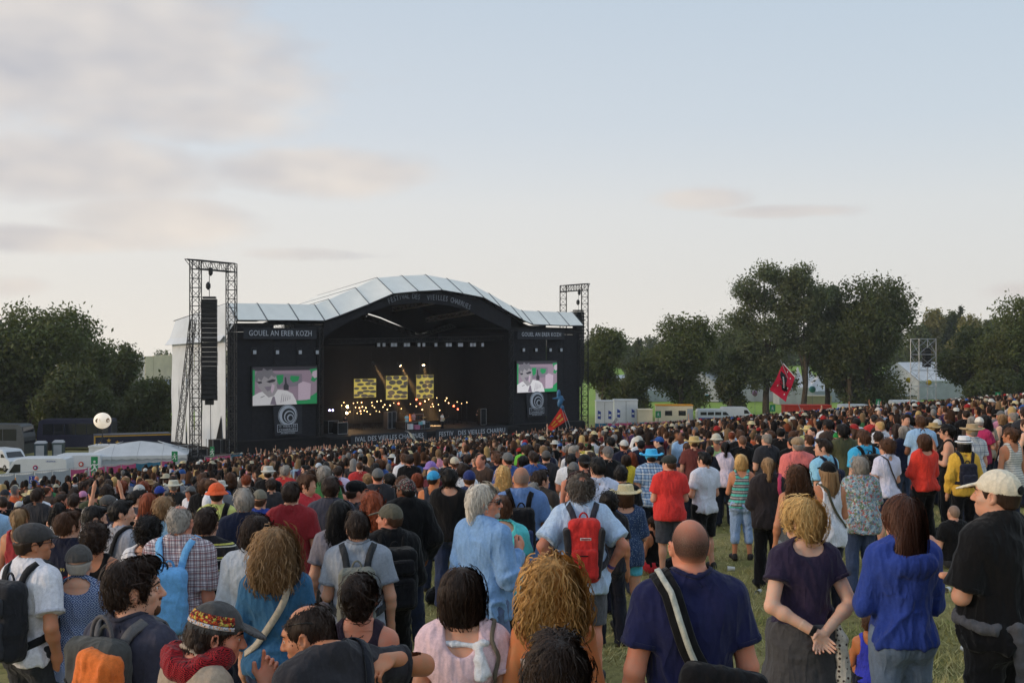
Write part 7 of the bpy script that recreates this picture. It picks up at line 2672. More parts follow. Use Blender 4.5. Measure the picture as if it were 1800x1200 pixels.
def cabin(px0,px1,Y,h,label,mat,deco=None,roof=None,depth=2.4,rz=0.0,name='cabin',z0=.25):
 a,b = ground_at(px0,Y),ground_at(px1,Y)
 w = b.x - a.x
 o = empty(name,((a.x + b.x)/2,Y,min(a.z,b.z)),rz,label,'cabin','cabins behind the fence')
 mb = MB()
 mb.box((-w/2,0,z0),(w/2,depth,h))
 mb.build('body',mat,o)
 mb = MB()
 mb.box((-w/2 - .06,-.06,h),(w/2 + .06,depth + .06,h + .16))
 mb.build('roof',roof or mat,o)
 mb = MB()
 for x in (-w/2 + .2,0,w/2 - .2):
  mb.box((x - .1,.1,-.4),(x + .1,depth - .1,z0))
 mb.build('support',M_STEEL,o)
 if deco:
  deco(o,w,h)
 return o
def exit_sign(px,py,Y,label,hgt=.95,w=.62,pole=True):
 p = PT(px,py,Y)
 g = gz(p.x,Y)
 o = empty('exit_sign',(p.x,Y,g),.05,label,'sign','green exit signs')
 zc = p.z - g
 mb = MB()
 mb.box((-w/2,-.02,zc - hgt/2),(w/2,.02,zc + hgt/2))
 mb.build('board',M_GREEN,o)
 mb = MB()
 k = hgt/1.0
 y = -.032
 def limb(pts,wd):
  for a,b in zip(pts[:-1],pts[1:]):
   a,b = Vector((a[0]*k,y,zc + a[1]*k)),Vector((b[0]*k,y,zc + b[1]*k))
   n = Vector((-(b.z - a.z),0,b.x - a.x)).normalized()*wd*k/2
   mb.slab([a - n,b - n,b + n,a + n],(0,.008,0))
 limb([(-.02,.12),(.02,-.06)],.10)
 limb([(.02,-.06),(.12,-.16),(.10,-.32)],.06)
 limb([(.02,-.06),(-.08,-.18),(-.2,-.24)],.06)
 limb([(-.02,.12),(.12,.06),(.18,.12)],.05)
 limb([(-.02,.12),(-.14,.06),(-.18,-.04)],.05)
 mb.slab([(.01*k + .06*k*math.cos(t),y,zc + (.24 + .06*math.sin(t))*k) for t in np.linspace(0,6.28,10,endpoint=False)],(0,.008,0))
 mb.build('running_figure',M_SIGNW,o)
 mb = MB()
 mb.bar((0,.03,0),(0,.03,zc - hgt/2),.03,5)
 mb.build('pole',M_STEEL,o)
 return o
def fence_run(pts,panels,label,hgt=2.0,name='site_fence'):
 """Mesh fence dressed with coloured cloths: pts are photo columns with distances, panels the colours in turn."""
 a,b = ground_at(*pts[0]),ground_at(*pts[1])
 o = empty(name,a,0,label,'fence','fences along the edge of the crowd')
 n = len(panels)
 for k in range(n):
  p,q = a.lerp(b,k/n),a.lerp(b,(k + 1)/n)
  p.z,q.z = gz(p.x,p.y),gz(q.x,q.y)
  p,q = p - a,q - a
  d = (q - p).normalized()
  m = {'p': M_PINK,'t': M_TEAL,'g': M_TENTG}.get(panels[k])
  if m:
   mb = MB()
   g = 5
   nrm = Vector((-d.y,d.x,0))*-.05
   vv = []
   for i in range(g + 1):
    c = p.lerp(q,.02 + .96*i/g) + nrm*(1 + .8*math.sin(i*2.1 + k))
    vv += [c + Vector((0,0,hgt*.25)),c + Vector((0,0,hgt*(.97 - .03*math.sin(math.pi*i/g))))]
   mb.add(vv,[(2*i,2*i + 2,2*i + 3,2*i + 1) for i in range(g)])
   mb.build('cloth_panel',m,o)
  mb = MB()
  for z in (.1,hgt*.55,hgt):
   mb.bar(p + Vector((0,0,z)),q + Vector((0,0,z)),.02,4)
  mb.bar(p,p + Vector((0,0,hgt)),.03,4)
  for i in range(1,8):
   c = p.lerp(q,i/8)
   mb.bar(c + Vector((0,0,.1)),c + Vector((0,0,hgt)),.008,3)
  mb.build('fence_frame',M_ALU,o)
 return o
def flag(corners,Y,name,label,mat,pole,wave=.12,deco=None,cols=14):
 """Cloth flying from a pole. corners: photo pixels of the four corners (hoist top, hoist bottom, fly bottom, fly top)."""
 c = [PT(px,py,Y) for px,py in corners]
 ob = c[0].copy()
 o = empty(name,ob,0,label,'flag','flags and toys waved over the crowd')
 mb = MB()
 rows = 8
 vv = []
 for i in range(cols + 1):
  for j in range(rows + 1):
   u,v = i/cols,j/rows
   p = c[0].lerp(c[3],u).lerp(c[1].lerp(c[2],u),v) - ob
   p.y += wave*math.sin(u*8 + v*2)*(.2 + u)
   vv.append(p)
 ff = [(i*(rows + 1) + j,(i + 1)*(rows + 1) + j,(i + 1)*(rows + 1) + j + 1,i*(rows + 1) + j + 1) for i in range(cols) for j in range(rows)]
 mb.add(vv,ff)
 mb.build('cloth',mat,o,True)
 mb = MB()
 a,b = PT(*pole[0],Y) - ob,PT(*pole[1],Y) - ob
 mb.bar(a,b,.02,5)
 mb.build('pole',M_ALU,o)
 def on(u,v):
  i,j = u*cols,v*rows
  p = c[0].lerp(c[3],u).lerp(c[1].lerp(c[2],u),v) - ob
  p.y += wave*math.sin(u*8 + v*2)*(.2 + u) - .012
  return p
 if deco:
  deco(o,on)
 return o
def build_site():
 # --- left: fence, vehicles, tents
 fence_run([(-10,57),(122,62)],'gggg','plain mesh fence at the left edge in front of the vans')
 fence_run([(122,62),(304,80)],'ppppttp','pink and teal fence between the vans and the crowd')
 fence_run([(360,92),(425,102)],'ppt','short pink and teal fence by the left corner of the stage')
 def civil(o,W):
  y = -W/2 - .016
  lettering('PROTECTION CIVILE',.30,M_BLUEP,o,(.75,y,1.02),extrude=.004)
  disc_on(o,.35,y + .012,1.78,.21,M_REDP,'emblem')
  disc_on(o,.35,y - .010,1.78,.15,M_BLUEP,'emblem')
  disc_on(o,.35,y - .032,1.78,.08,M_SIGNW,'emblem')
  lettering('URGENCE',.17,M_BLUEP,o,(1.6,y,2.3),extrude=.004)
 van(62,97,R(4),'white civil protection van nearest the left edge with blue lettering',5.9,2.6,deco=civil,stripe=M_ORNG)
 van(128,101,R(5),'white van with round emblem parked behind the civil protection van',5.4,2.55,deco=lambda o,W: (disc_on(o,1.0,-W/2 - .012,1.7,.22,M_REDP,'emblem'),disc_on(o,1.0,-W/2 - .034,1.7,.12,M_SIGNW,'emblem')))
 van(12,112,R(-38),'small white van with lit headlights at the left edge',4.8,2.1,front=1)
 coach(-30,126,R(-6),'silver touring coach parked under the dark oaks',11,M_SILVER)
 coach(136,134,R(4),'dark blue coach parked behind the white vans',8.5,M_NAVYP,front=-1)
 def toilet(px,Y,lab,mat):
  o = empty('cabin',ground_at(px,Y),.2,lab,'cabin')
  mb = MB()
  mb.box((-.55,-.55,.1),(.55,.55,2.2))
  mb.build('body',mat,o)
  mb = MB()
  mb.add([(-.58,-.58,2.2),(.58,-.58,2.2),(.58,.58,2.2),(-.58,.58,2.2),(-.4,-.4,2.42),(.4,-.4,2.42),(.4,.4,2.42),(-.4,.4,2.42)],[(0,1,5,4),(1,2,6,5),(2,3,7,6),(3,0,4,7),(4,5,6,7)])
  mb.build('roof',M_TENTG,o)
  mb = MB()
  mb.box((-.4,-.575,.2),(.4,-.552,2.0))
  mb.build('door',M_TENTG,o)
 toilet(72,117,'portable toilet with pale roof left of the blue coach',plain('toilet_blue',srgb(52,70,80),.6))
 toilet(103,118,'portable toilet with pale roof next to the blue coach',plain('toilet_grey',srgb(70,84,86),.6))
 # navy trailer with gold line and stars
 a,b = ground_at(166,121),ground_at(300,124)
 o = empty('truck_trailer',a,math.atan2(b.y - a.y,b.x - a.x),'long navy truck trailer with gold edge and gold stars','trailer')
 Lt = (b - a).length
 zt = CAM_Z - (765 - 606)/FPX*121 - a.z
 mb = MB()
 mb.box((0,0,1.0),(Lt,2.5,zt))
 mb.build('body',M_NAVYP,o)
 mb = MB()
 mb.box((-.04,-.04,zt - .18),(Lt,-.003,zt - .06))
 mb.box((-.04,-.04,1.0),(.10,-.003,zt - .18))
 mb.build('gold_edge',M_GOLD,o)
 for x,z in ((1.45,2.1),(2.3,1.85),(.6,1.75)):
  mb = MB()
  mb.slab([(x + (.26 if k % 2 == 0 else .11)*math.sin(k*math.pi/5),-.012,z + (.26 if k % 2 == 0 else .11)*math.cos(k*math.pi/5)) for k in range(10)][::-1],(0,.01,0))
  mb.build('star',M_GOLD,o)
 for x in (1.2,5.6,6.7):
  for y in (.3,2.2):
   mb = MB()
   mb.lathe([(.3,-.14),(.5,-.13),(.5,.13),(.3,.14)],12,(x,y,.5),'y')
   mb.build('wheel',M_TYRE,o,True)
 cabin(156,278,113,CAM_Z - (786 - 606)/FPX*113 - gz(-39,113),'long low white container behind the white marquee',M_WPAINT,depth=2.4)
 mq = marquee(247,104,R(12),8.6,5.6,2.25,3.35,'white marquee beside the stage with open side',walls=True,bays=4,open_end=True,hip=.5,group='white tents beside the stage')
 # light balloon on tripod
 p = PT(180,739,113.8)
 g0 = CAM_Z - (786 - 606)/FPX*113 + .2
 o = empty('light_balloon',(p.x,113.8,g0),0,'round glowing white light balloon on a tripod','balloon')
 m,nt,bs = new_mat('balloon_lit')
 bs.inputs['Base Color'].default_value = (.8,.76,.70,1)
 bs.inputs['Emission Color'].default_value = (1,.80,.60,1)
 bs.inputs['Emission Strength'].default_value = .45
 zc = p.z - g0
 mb = MB()
 mb.lathe([(.85*math.sin(t),zc - .80*math.cos(t)) for t in np.linspace(.08,3.06,14)],22)
 mb.build('envelope',m,o,True)
 mb = MB()
 mb.bar((0,0,.5),(0,0,zc - .75),.04,5)
 for k in range(3):
  mb.bar((0,0,.9),(.7*math.cos(k*2.1),.7*math.sin(k*2.1),0),.03,4)
 mb.build('tripod',M_STEEL,o)
 for dx,wd in ((-.16,.24),(.72,.12)):
  mb = MB()
  yy = -math.sqrt(max(.02,.88 ** 2 - dx ** 2)) - .01
  mb.poly([(dx + wd*math.cos(t),yy + .12*math.sin(t) ** 2 + (.16*math.cos(t) if dx > .5 else .0),zc + .05 + .24*math.sin(t)) for t in np.linspace(0,6.28,14,endpoint=False)])
  mb.build('print',plain('balloon_print',srgb(172,146,124),.8),o)
 exit_sign(166,819,62.5,'tall green exit sign between the vans and the pink fence',1.05,.36)
 exit_sign(307,802,82,'green exit sign in front of the open marquee',.75,.42)
 exit_sign(373,794,95,'green exit sign near the left corner of the stage',.9,.35)
 p = PT(56,843,52)
 o = empty('disabled_access_sign',(p.x,52,gz(p.x,52)),0,'blue and white disabled access sign at the left edge of the crowd','sign')
 zc = p.z - gz(p.x,52)
 mb = MB()
 mb.box((-.13,0,zc - .17),(.13,.03,zc + .17))
 mb.build('board',M_BLUEP,o)
 mb = MB()
 mb.tube([(-.01 + .06*math.cos(t),-.01,zc - .05 + .06*math.sin(t)) for t in np.linspace(2.2,6.6,10)],.011,4)
 mb.tube([(-.01,-.01,zc + .08),(-.01,-.01,zc - .02),(.05,-.01,zc - .03),(.08,-.01,zc - .11)],.012,4)
 mb.lathe([(.01,-.025),(.025,0),(.01,.025)],8,(-.02,-.01,zc + .12))
 mb.build('symbol',M_SIGNW,o)
 mb = MB()
 mb.bar((0,.03,0),(0,.03,zc - .26),.025,5)
 mb.build('pole',M_STEEL,o)
 # pale hall far behind on the left
 a,b = ground_at(255,212),ground_at(420,230)
 o = empty('hall',a,math.atan2(b.y - a.y,b.x - a.x),'pale industrial hall with ribbed walls behind the trees and stage','building')
 Lh = (b - a).length
 zt = CAM_Z - (626 - 606)/FPX*212 - a.z
 n = 12
 for k in range(n):
  mb = MB()
  mb.box((Lh*k/n + .02,-.03*(k % 2),zt - 4.4),(Lh*(k + 1)/n - .02,.3,zt + .10*k))
  mb.build('wall_panel',M_BEIGE,o)
 mb = MB()
 mb.box((0,.1,0),(Lh,18,zt - .3))
 mb.build('body',M_TENTG,o)
 mb = MB()
 mb.box((.5,-6,0),(Lh,-.05,zt - 6.0))
 mb.build('annexe',M_SILVER,o)
 # --- right: fence, cabins, vans, tents
 fence_run([(1046,149),(1240,150)],'tpptpptpp','pink and teal fence right of the stage in front of the cabins')
 fence_run([(1240,150),(1480,151)],'tpptppppttp','pink and teal fence in front of the red container')
 fence_run([(1480,151),(1690,152)],'tptptpptp','pink and teal fence below the scaffold tower')
 def logos(o,w,h):
  for x in (-w*.32,w*.30):
   mb = MB()
   mb.slab([(x - .24,-.012,h*.36),(x + .24,-.012,h*.34),(x + .24,-.012,h*.62),(x - .22,-.012,h*.68)],(0,.01,0))
   mb.build('blue_logo',M_BLUEP,o)
   mb = MB()
   mb.slab([(x - .17,-.02,h*.46),(x + .17,-.02,h*.46),(x + .17,-.02,h*.53),(x - .17,-.02,h*.53)],(0,.007,0))
   mb.build('white_logo_bar',M_SIGNW,o)
  mb = MB()
  mb.box((-.02,-.02,.3),(.02,-.003,h - .1))
  mb.build('door_gap',M_STEEL,o)
 cabin(1048,1078,168,CAM_Z - (706 - 606)/FPX*168 - gz(13,168),'white equipment trailer with blue logos right beside the stage',M_WPAINT,logos)
 cabin(1080,1121,172,CAM_Z - (704 - 606)/FPX*172 - gz(17,172),'longer white equipment trailer with blue logo panels',M_WPAINT,logos)
 cabin(1122,1147,170,2.5,'low beige cabin between the white trailers and the tents',M_BEIGE)
 def pk(o,w,h):
  for x in (-.28,.1):
   mb = MB()
   mb.box((w*x,-.02,h*.5),(w*x + 1.1,-.003,h*.75))
   mb.build('window',M_GLASSD,o)
  mb = MB()
  mb.box((w*.34,-.02,.3),(w*.34 + .9,-.003,h*.85))
  mb.build('door',M_TENTG,o)
 cabin(1155,1218,174,CAM_Z - (713 - 606)/FPX*174 - gz(25,174),'beige portable cabin with an orange roof band',M_BEIGE,pk,M_ORNG)
 van(1258,178,R(182),'white minibus with side windows below the small dark tree',6.0,2.3,nwin=3,front=-1,stripe=M_BLUEP)
 van(1297,182,R(178),'white van parked just right of the white minibus',5.5,2.4,nwin=0,front=-1)
 van(1508,176,R(180),'white minibus left of the scaffold tower',6.0,2.5,nwin=3,front=-1)
 van(1598,174,R(181),'white van with dark windows beside the scaffold tower',5.8,2.6,nwin=2,front=-1)
 # red open container
 a,b = ground_at(1380,165),ground_at(1461,165)
 o = empty('red_container',a,0,'long bright red open container behind the pink fence','container')
 Lr = b.x - a.x
 zt = CAM_Z - (712 - 606)/FPX*165 - a.z
 mb = MB()
 mb.box((0,0,.2),(Lr,2.3,zt - .06))
 mb.build('body',M_REDP,o)
 mb = MB()
 for k in range(13):
  x = Lr*k/12
  mb.box((x - .06,-.08,.2),(x + .06,-.004,zt - .1))
 mb.box((-.05,-.1,zt - .1),(Lr + .05,2.4,zt + .03))
 mb.build('ribs',M_REDP,o)
 marquee(1092,235.75,R(70),10.35,8.05,2.99,5.29,'small gable tent behind the longer white trailer')
 pagoda(1150,234.6,5.75,5.98,'pointed white tent left of the beige portable cabin')
 pagoda(1166,239.2,5.75,5.75,'pointed white tent just behind the beige portable cabin')
 marquee(1248,236.9,R(62),11.5,7.475,3.22,5.98,'white gable tent between the large oak and the small dark tree')
 pagoda(1318,246.1,6.21,6.9,'pointed white tent right of the small dark tree')
 marquee(1330,234.6,R(4),10.35,5.75,3.68,4.485,'flat-fronted white tent below the tall airy tree')
 pagoda(1402,230,5.98,7.13,'pointed white tent right behind the red flag')
 pagoda(1421,236.9,5.98,7.245,'pointed white tent between the slender trunk and the turquoise balloon')
 pagoda(1444,232.3,5.98,7.245,'pointed white tent right of the turquoise balloon')
 marquee(1395,225.4,R(2),6.9,4.6,3.335,4.14,'grey-walled tent behind the red flag')
 cabin(1418,1462,200,3.0,'pale stall with posters below the pointed tents',M_BEIGE)
 marquee(1640,246.1,R(16),18,14.95,3.91,7.59,'biggest white marquee, right of the scaffold tower')
 cabin(1560,1612,190,3.2,'pale food stall with canopy behind the white van',M_BEIGE,roof=M_TENT)
 marquee(1752,239.2,R(10),10.35,6.9,2.99,4.6,'low white tent near the right edge behind the trees')
 def ball(px,py,Y,r,c,label,tie):
  p = PT(px,py,Y)
  g = gz(p.x,Y)
  o = empty('balloon',(p.x,Y,g),0,label,'balloon','round festival balloons')
  mb = MB()
  zc = p.z - g
  mb.lathe([(r*math.sin(t),zc - r*math.cos(t)) for t in np.linspace(.08,3.06,10)],14)
  mb.build('envelope',plain('balloon_' + tie,c,.45,.06),o,True)
  mb = MB()
  mb.bar((0,0,0),(0,0,zc - r),.03,4)
  mb.build('mast',M_ALU,o)
 ball(1243,698,192,.52,srgb(90,176,176),'turquoise balloon by the large oak','turq')
 ball(1428,684,192,.58,srgb(96,172,170),'turquoise balloon among the pointed tents','turq')
 ball(1327,691,194,.5,srgb(200,150,196),'lilac balloon below the tall airy tree','lilac')
 ball(1597,668,186,.45,srgb(206,176,40),'yellow balloon left of the scaffold tower','yellow')
 ball(1633,672,186,.45,srgb(206,176,40),'yellow balloon right of the scaffold tower','yellow')
 ball(1738,660,190,.55,srgb(96,160,164),'turquoise balloon near the right edge','turq')
 # scaffold tower
 a = ground_at(1623,148)
 o = empty('scaffold_tower',a,.35,'tall aluminium scaffold tower standing in the crowd','scaffold')
 zt = CAM_Z - (595 - 606)/FPX*148 - a.z
 w = 2.7/2
 cs = [(-w,-w*.6),(w,-w*.6),(w,w*.6),(-w,w*.6)]
 for x,y in cs:
  mb = MB()
  mb.bar((x,y,0),(x,y,zt),.05,6)
  mb.build('standard',M_ALU,o)
 lv = 5
 for k in range(1,lv + 1):
  z = zt*k/lv if k < lv else zt - .05
  mb = MB()
  for i in range(4):
   (x0,y0),(x1,y1) = cs[i],cs[(i + 1) % 4]
   mb.bar((x0,y0,z),(x1,y1,z),.038,5)
  mb.build('ledger',M_ALU,o)
 for k in range(lv):
  z0,z1 = zt*k/lv,zt*(k + 1)/lv
  for i in range(4):
   (x0,y0),(x1,y1) = cs[i],cs[(i + 1) % 4]
   mb = MB()
   mb.bar((x0,y0,z0 + .1),(x1,y1,z1 - .1),.03,4)
   if k > 2:
    mb.bar((x1,y1,z0 + .1),(x0,y0,z1 - .1),.03,4)
   mb.build('brace',M_ALU,o)
 sp_ = empty('line_array',a + Vector((.5,.2,0)),.35,'small dark loudspeaker column hung inside the scaffold tower','loudspeakers')
 for k in range(6):
  mb = MB()
  mb.box((-.45,-.3,zt - 1.6 - .42*k),(.45,.3,zt - 1.2 - .42*k))
  mb.build('speaker_cabinet',M_CASE,sp_)
 # far advertising banner on the field edge
 a = ground_at(1162,420)
 o = empty('field_banner',a,0,'long dark red banner at the far edge of the green field','banner')
 mb = MB()
 mb.box((-4.5,0,.4),(4.5,.08,2.6))
 mb.build('cloth',plain('dark_red_banner',srgb(120,40,52),.8),o)
 lettering('vieilles   Le Tregor',.9,M_SIGNW,o,(0,-.04,1.5))
 mb = MB()
 mb.bar((0,.1,0),(.2,.1,8),.08,4)
 mb.build('mast',M_STEEL,o)
 # --- flags over the crowd
 def emblem(o,on):
  mb = MB()
  r_ = random.Random(3)
  for k in range(9):
   u,v = .30 + .045*k,.30 + .045*k + r_.uniform(-.05,.05)
   s = .20 + .08*math.sin(k*1.3)
   mb.poly([on(u - .05,v - s),on(u + .07,v - s*.7),on(u + .06,v + s),on(u - .06,v + s*.8)])
  mb.build('black_emblem',M_CASE,o)
  mb = MB()
  for k in range(6):
   u,v = .36 + .05*k,.34 + .05*k
   p = [on(u,v - .05),on(u + .03,v - .03),on(u + .02,v + .06),on(u - .01,v + .04)]
   mb.poly([q + Vector((0,-.01,0)) for q in p])
  for u,v in ((.10,.45),(.2,.75),(.72,.25),(.8,.8),(.55,.82),(.3,.12)):
   p = [on(u,v - .03),on(u + .04,v),on(u,v + .04),on(u - .04,v)]
   mb.poly([q + Vector((0,-.005,0)) for q in p])
  mb.build('white_marks',M_SIGNW,o)
  mb = MB()
  mb.tube([on(.01,v) for v in np.linspace(0,1,8)],.035,5)
  mb.build('sleeve',M_SIGNW,o)
 flag([(1377,638),(1398,662),(1381,706),(1354,685)],74,'flag','crimson flag with black emblem flying over the right of the crowd',plain('crimson_cloth',srgb(200,30,62),.8,.12,3),((1372,632),(1420,752)),.14,emblem)
 def lions(o,on):
  mb = MB()
  for k,v in enumerate((.32,.68)):
   for u0 in (.14,.5):
    pts = [(0,0),(.1,-.07),(.2,-.05),(.3,-.1),(.32,-.03),(.26,.02),(.3,.09),(.22,.06),(.14,.05),(.1,.1),(.06,.04)]
    mb.poly([on(u0 + x,v + z*1.3) for x,z in pts])
  mb.build('gold_beasts',M_GOLD,o)
 flag([(986,716),(999,737),(969,757),(962,752)],92,'flag','red flag with golden beasts waved in front of the stage',plain('flag_red',srgb(196,44,36),.8,.1,3),((980,690),(1003,752)),.12,lions)
 # blue inflatable on the same height of pole
 p = PT(985,705,92)
 o = empty('inflatable_toy',p,0,'blue inflatable toy fish on a pole above the red flag','toy')
 V,Q = polygonise([ell((0,0,0),(.22,.2,.48),rot(0,0,16),k=.1),ell((-.14,0,.62),(.16,.14,.34),rot(0,0,4),k=.12),cone((-.1,0,.25),(-.62,-.1,.22),.12,.05,k=.1),cone((.05,0,.2),(.36,.1,.1),.1,.04,k=.1),cone((.16,0,-.5),(.24,0,-.75),.16,.06,k=.1)],.05)
 add_part('body',(V,Q),plain('inflatable_blue',srgb(58,112,156),.4,.25,3),o)
 mb = MB()
 mb.bar((.1,0,-.5),(.55,0,-2.2),.02,5)
 mb.build('pole',M_ALU,o)
 flag([(716,757),(722,768),(732,776),(727,764)],104,'flag','small grey-white flag waved close to the stage front',plain('flag_white',srgb(190,190,180),.8,.2,4),((712,757),(770,782)),.06)
 flag([(1083,733),(1086,738),(1079,748),(1075,745)],120,'flag','tiny black and white striped flag above the crowd right of the stage',plain('flag_striped',srgb(170,170,176),.8,.4,14),((1084,730),(1092,755)),.05)
 exit_sign(1358,717,143,'green exit sign below the crimson flag',.85,.7)
 exit_sign(1157,728,143,'green exit sign in front of the portable cabin',.85,.7)
 exit_sign(1544,707,144,'green exit sign left of the scaffold tower',.8,.6)
 exit_sign(1754,694,140,'green exit sign near the right edge',.7,.6)
# ------------------------------------------------------------------ the rest of the crowd
SH = [('black',(26,25,28),24),('dark grey',(62,62,68),14),('navy',(36,40,66),14),('white',(206,206,212),13),('grey',(128,128,134),8),('brown',(84,66,56),6),('beige',(178,164,142),5),('red',(186,44,44),5),('blue',(56,92,160),6),
    ('light blue',(138,172,206),5),('burgundy',(104,34,46),4),('green',(72,130,76),3),('olive',(92,94,66),4),('pink',(206,130,150),3),('purple',(88,62,110),3),('yellow',(206,184,70),2),('orange',(214,96,44),2),('turquoise',(62,158,172),2)]
SHW = [w for _,_,w in SH]
SHC = {n: srgb(*c) for n,c,_ in SH}
HAIRS = [('black','black-haired',20),('dark','dark-haired',34),('brown','brown-haired',22),('light','fair-haired',5),('blond','blond',3),('grey','grey-haired',6),('red','red-haired',2)]
HATS = [('cap','black',(28,28,30),'black cap'),('cap','white',(206,204,200),'white cap'),('straw','straw',(214,196,150),'straw hat'),('bucket','beige',(186,176,152),'beige sun hat'),('cap','blue',(52,90,156),'blue cap'),('fedora','white',(206,202,192),'white trilby'),('cap','grey',(110,110,110),'grey cap'),('backcap','red',(160,44,44),'red cap'),('beanie','dark',(50,50,56),'dark beanie')]
PROTO = {}
def proto_mesh(key,make,mat):
 if key not in PROTO:
  V,Q = make()
  me = mk_mesh(key[0],V,[Q])
  me.materials.append(mat)
  PROTO[key] = me
 return PROTO[key]
BODIES = {('m',0): ('down','down'),('m',1): ('front','front'),('m',2): ('pocket','loose'),('m',3): ('up','loose'),('m',4): ('phone','phone'),('f',0): ('loose','down'),('f',1): ('crossed','crossed'),('f',2): ('front','loose'),('f',3): ('up','up')}
def proto_person(sex,pose,garment):
 key = (sex,pose)
 if ('geo',key,garment) not in PROTO:
  sp = dict(sex=sex,arms=BODIES[key],build=1.04 if sex == 'm' else 1.06,lean=1 if pose % 2 else -1,seed=pose + 3)
  s = Sk(sp)
  kw = dict(loose=.026 if garment != 'tank' else .016,hem=.86 - .02*(pose % 3))
  V,Q = polygonise(shirt_prims(s,garment,**kw),.026)
  PROTO[('geo',key,garment)] = (sp,s,(folds(V,Q,.018,pose),Q))
 sp,s,shirt = PROTO[('geo',key,garment)]
 out = {}
 out['body'] = proto_mesh(('person',key),lambda: polygonise(torso(s) + limbs(s) + neck_prims(s) + soft_hand(s,1) + soft_hand(s,-1) + head_prims(s),.024),M_SKIN)
 out['shirt'] = proto_mesh(('shirt',key,garment),lambda: shirt,M_CLOTH)
 out['trousers'] = proto_mesh(('trousers',key),lambda: polygonise(bottom_prims(s,'jeans'),.028),M_CLOTH)
 for q in (1,-1):
  out['shoe%d' % q] = proto_mesh(('shoe',key,q),lambda: polygonise([p for p in shoe_prims(s) if p[0] == 'p' or p[1][0]*q > 0],.022),M_SHOE)
 return out
def hair_mesh(style,under_hat=False):
 def f():
  hp = hair_prims(style) + ([cut((0,-.16,1),(0,-.016,1.668))] if under_hat else [])
  V,Q = polygonise(hp,.016)
  N = vnormals(V,Q)
  big = .013 if style in ('curly','afro','longloose','shag') else (.001 if style == 'buzz' else .007)
  Vn = V + N*((vnoise(V*np.array((34,34,18))) - .5)*2*big)[:,None]
  sg = None if under_hat else strands(style,np.eye(3),V,Q,260,.0055,4)
  return join([(Vn,Q)] + ([sg] if sg is not None else []))
 return proto_mesh(('hair',style,under_hat),f,M_HAIR)
def hat_mesh(kind):
 return proto_mesh(('hat',kind),lambda: polygonise(hat_prims(kind)[0],.012),M_CLOTH)
MID = []
def mid_person(x,y,H,sex,pose,garment,shirt,hairstyle,hairc,hat,skin,rz,trs,desc,label=None,colr=None):
 g = proto_person(sex,pose,garment)
 b = link('person',g['body'],None,SKIN[skin])
 b.location = (x,y,gz(x,y))
 b.rotation_euler = (0,0,R(rz))
 k = H/1.75
 b.scale = (k,k*random.uniform(.94,1.06),k)
 link('shirt',g['shirt'],b,dye(colr or SHC[shirt]))
 link('trousers',g['trousers'],b,dye(trs))
 link('shoe',g['shoe1'],b)
 link('shoe',g['shoe-1'],b)
 if hairstyle:
  link('hair',hair_mesh(hairstyle,bool(hat)),b,HAIRC[hairc])
 if hat:
  link('hat',hat_mesh(hat[0]),b,srgb(*hat[2]))
 tag(b,label,'person','people watching the concert')
 MID.append((b,x,y,H,desc,label))
 return b
def in_crowd(x,y):
 # left fence, stage front barrier, right fence
 ax,ay = PTX(-10,85),85
 if y > 147.5:
  return False
 s = (x - LX)*EX + (y - LY)*EY
 d = (x - LX)*NX + (y - LY)*NY
 if s < 50.5:
  if s > -3:
   if d > -4.2:
    return False
  else:
   px = 900 + FPX*x/y
   if y > float(np.interp(px,[0,122,304,420,450],[44,52,72,96,104])):
    return False
 return True
def PTX(px,Y):
 return (px - 900)/FPX*Y
def min_depth(px):
 for lim,v in ((200,15.5),(420,17.5),(560,18.5),(740,17.0),(1000,18.5),(1110,17.0),(1340,23.5),(1400,20),(1580,19.5),(3000,20.5)):
  if px < lim:
   return v
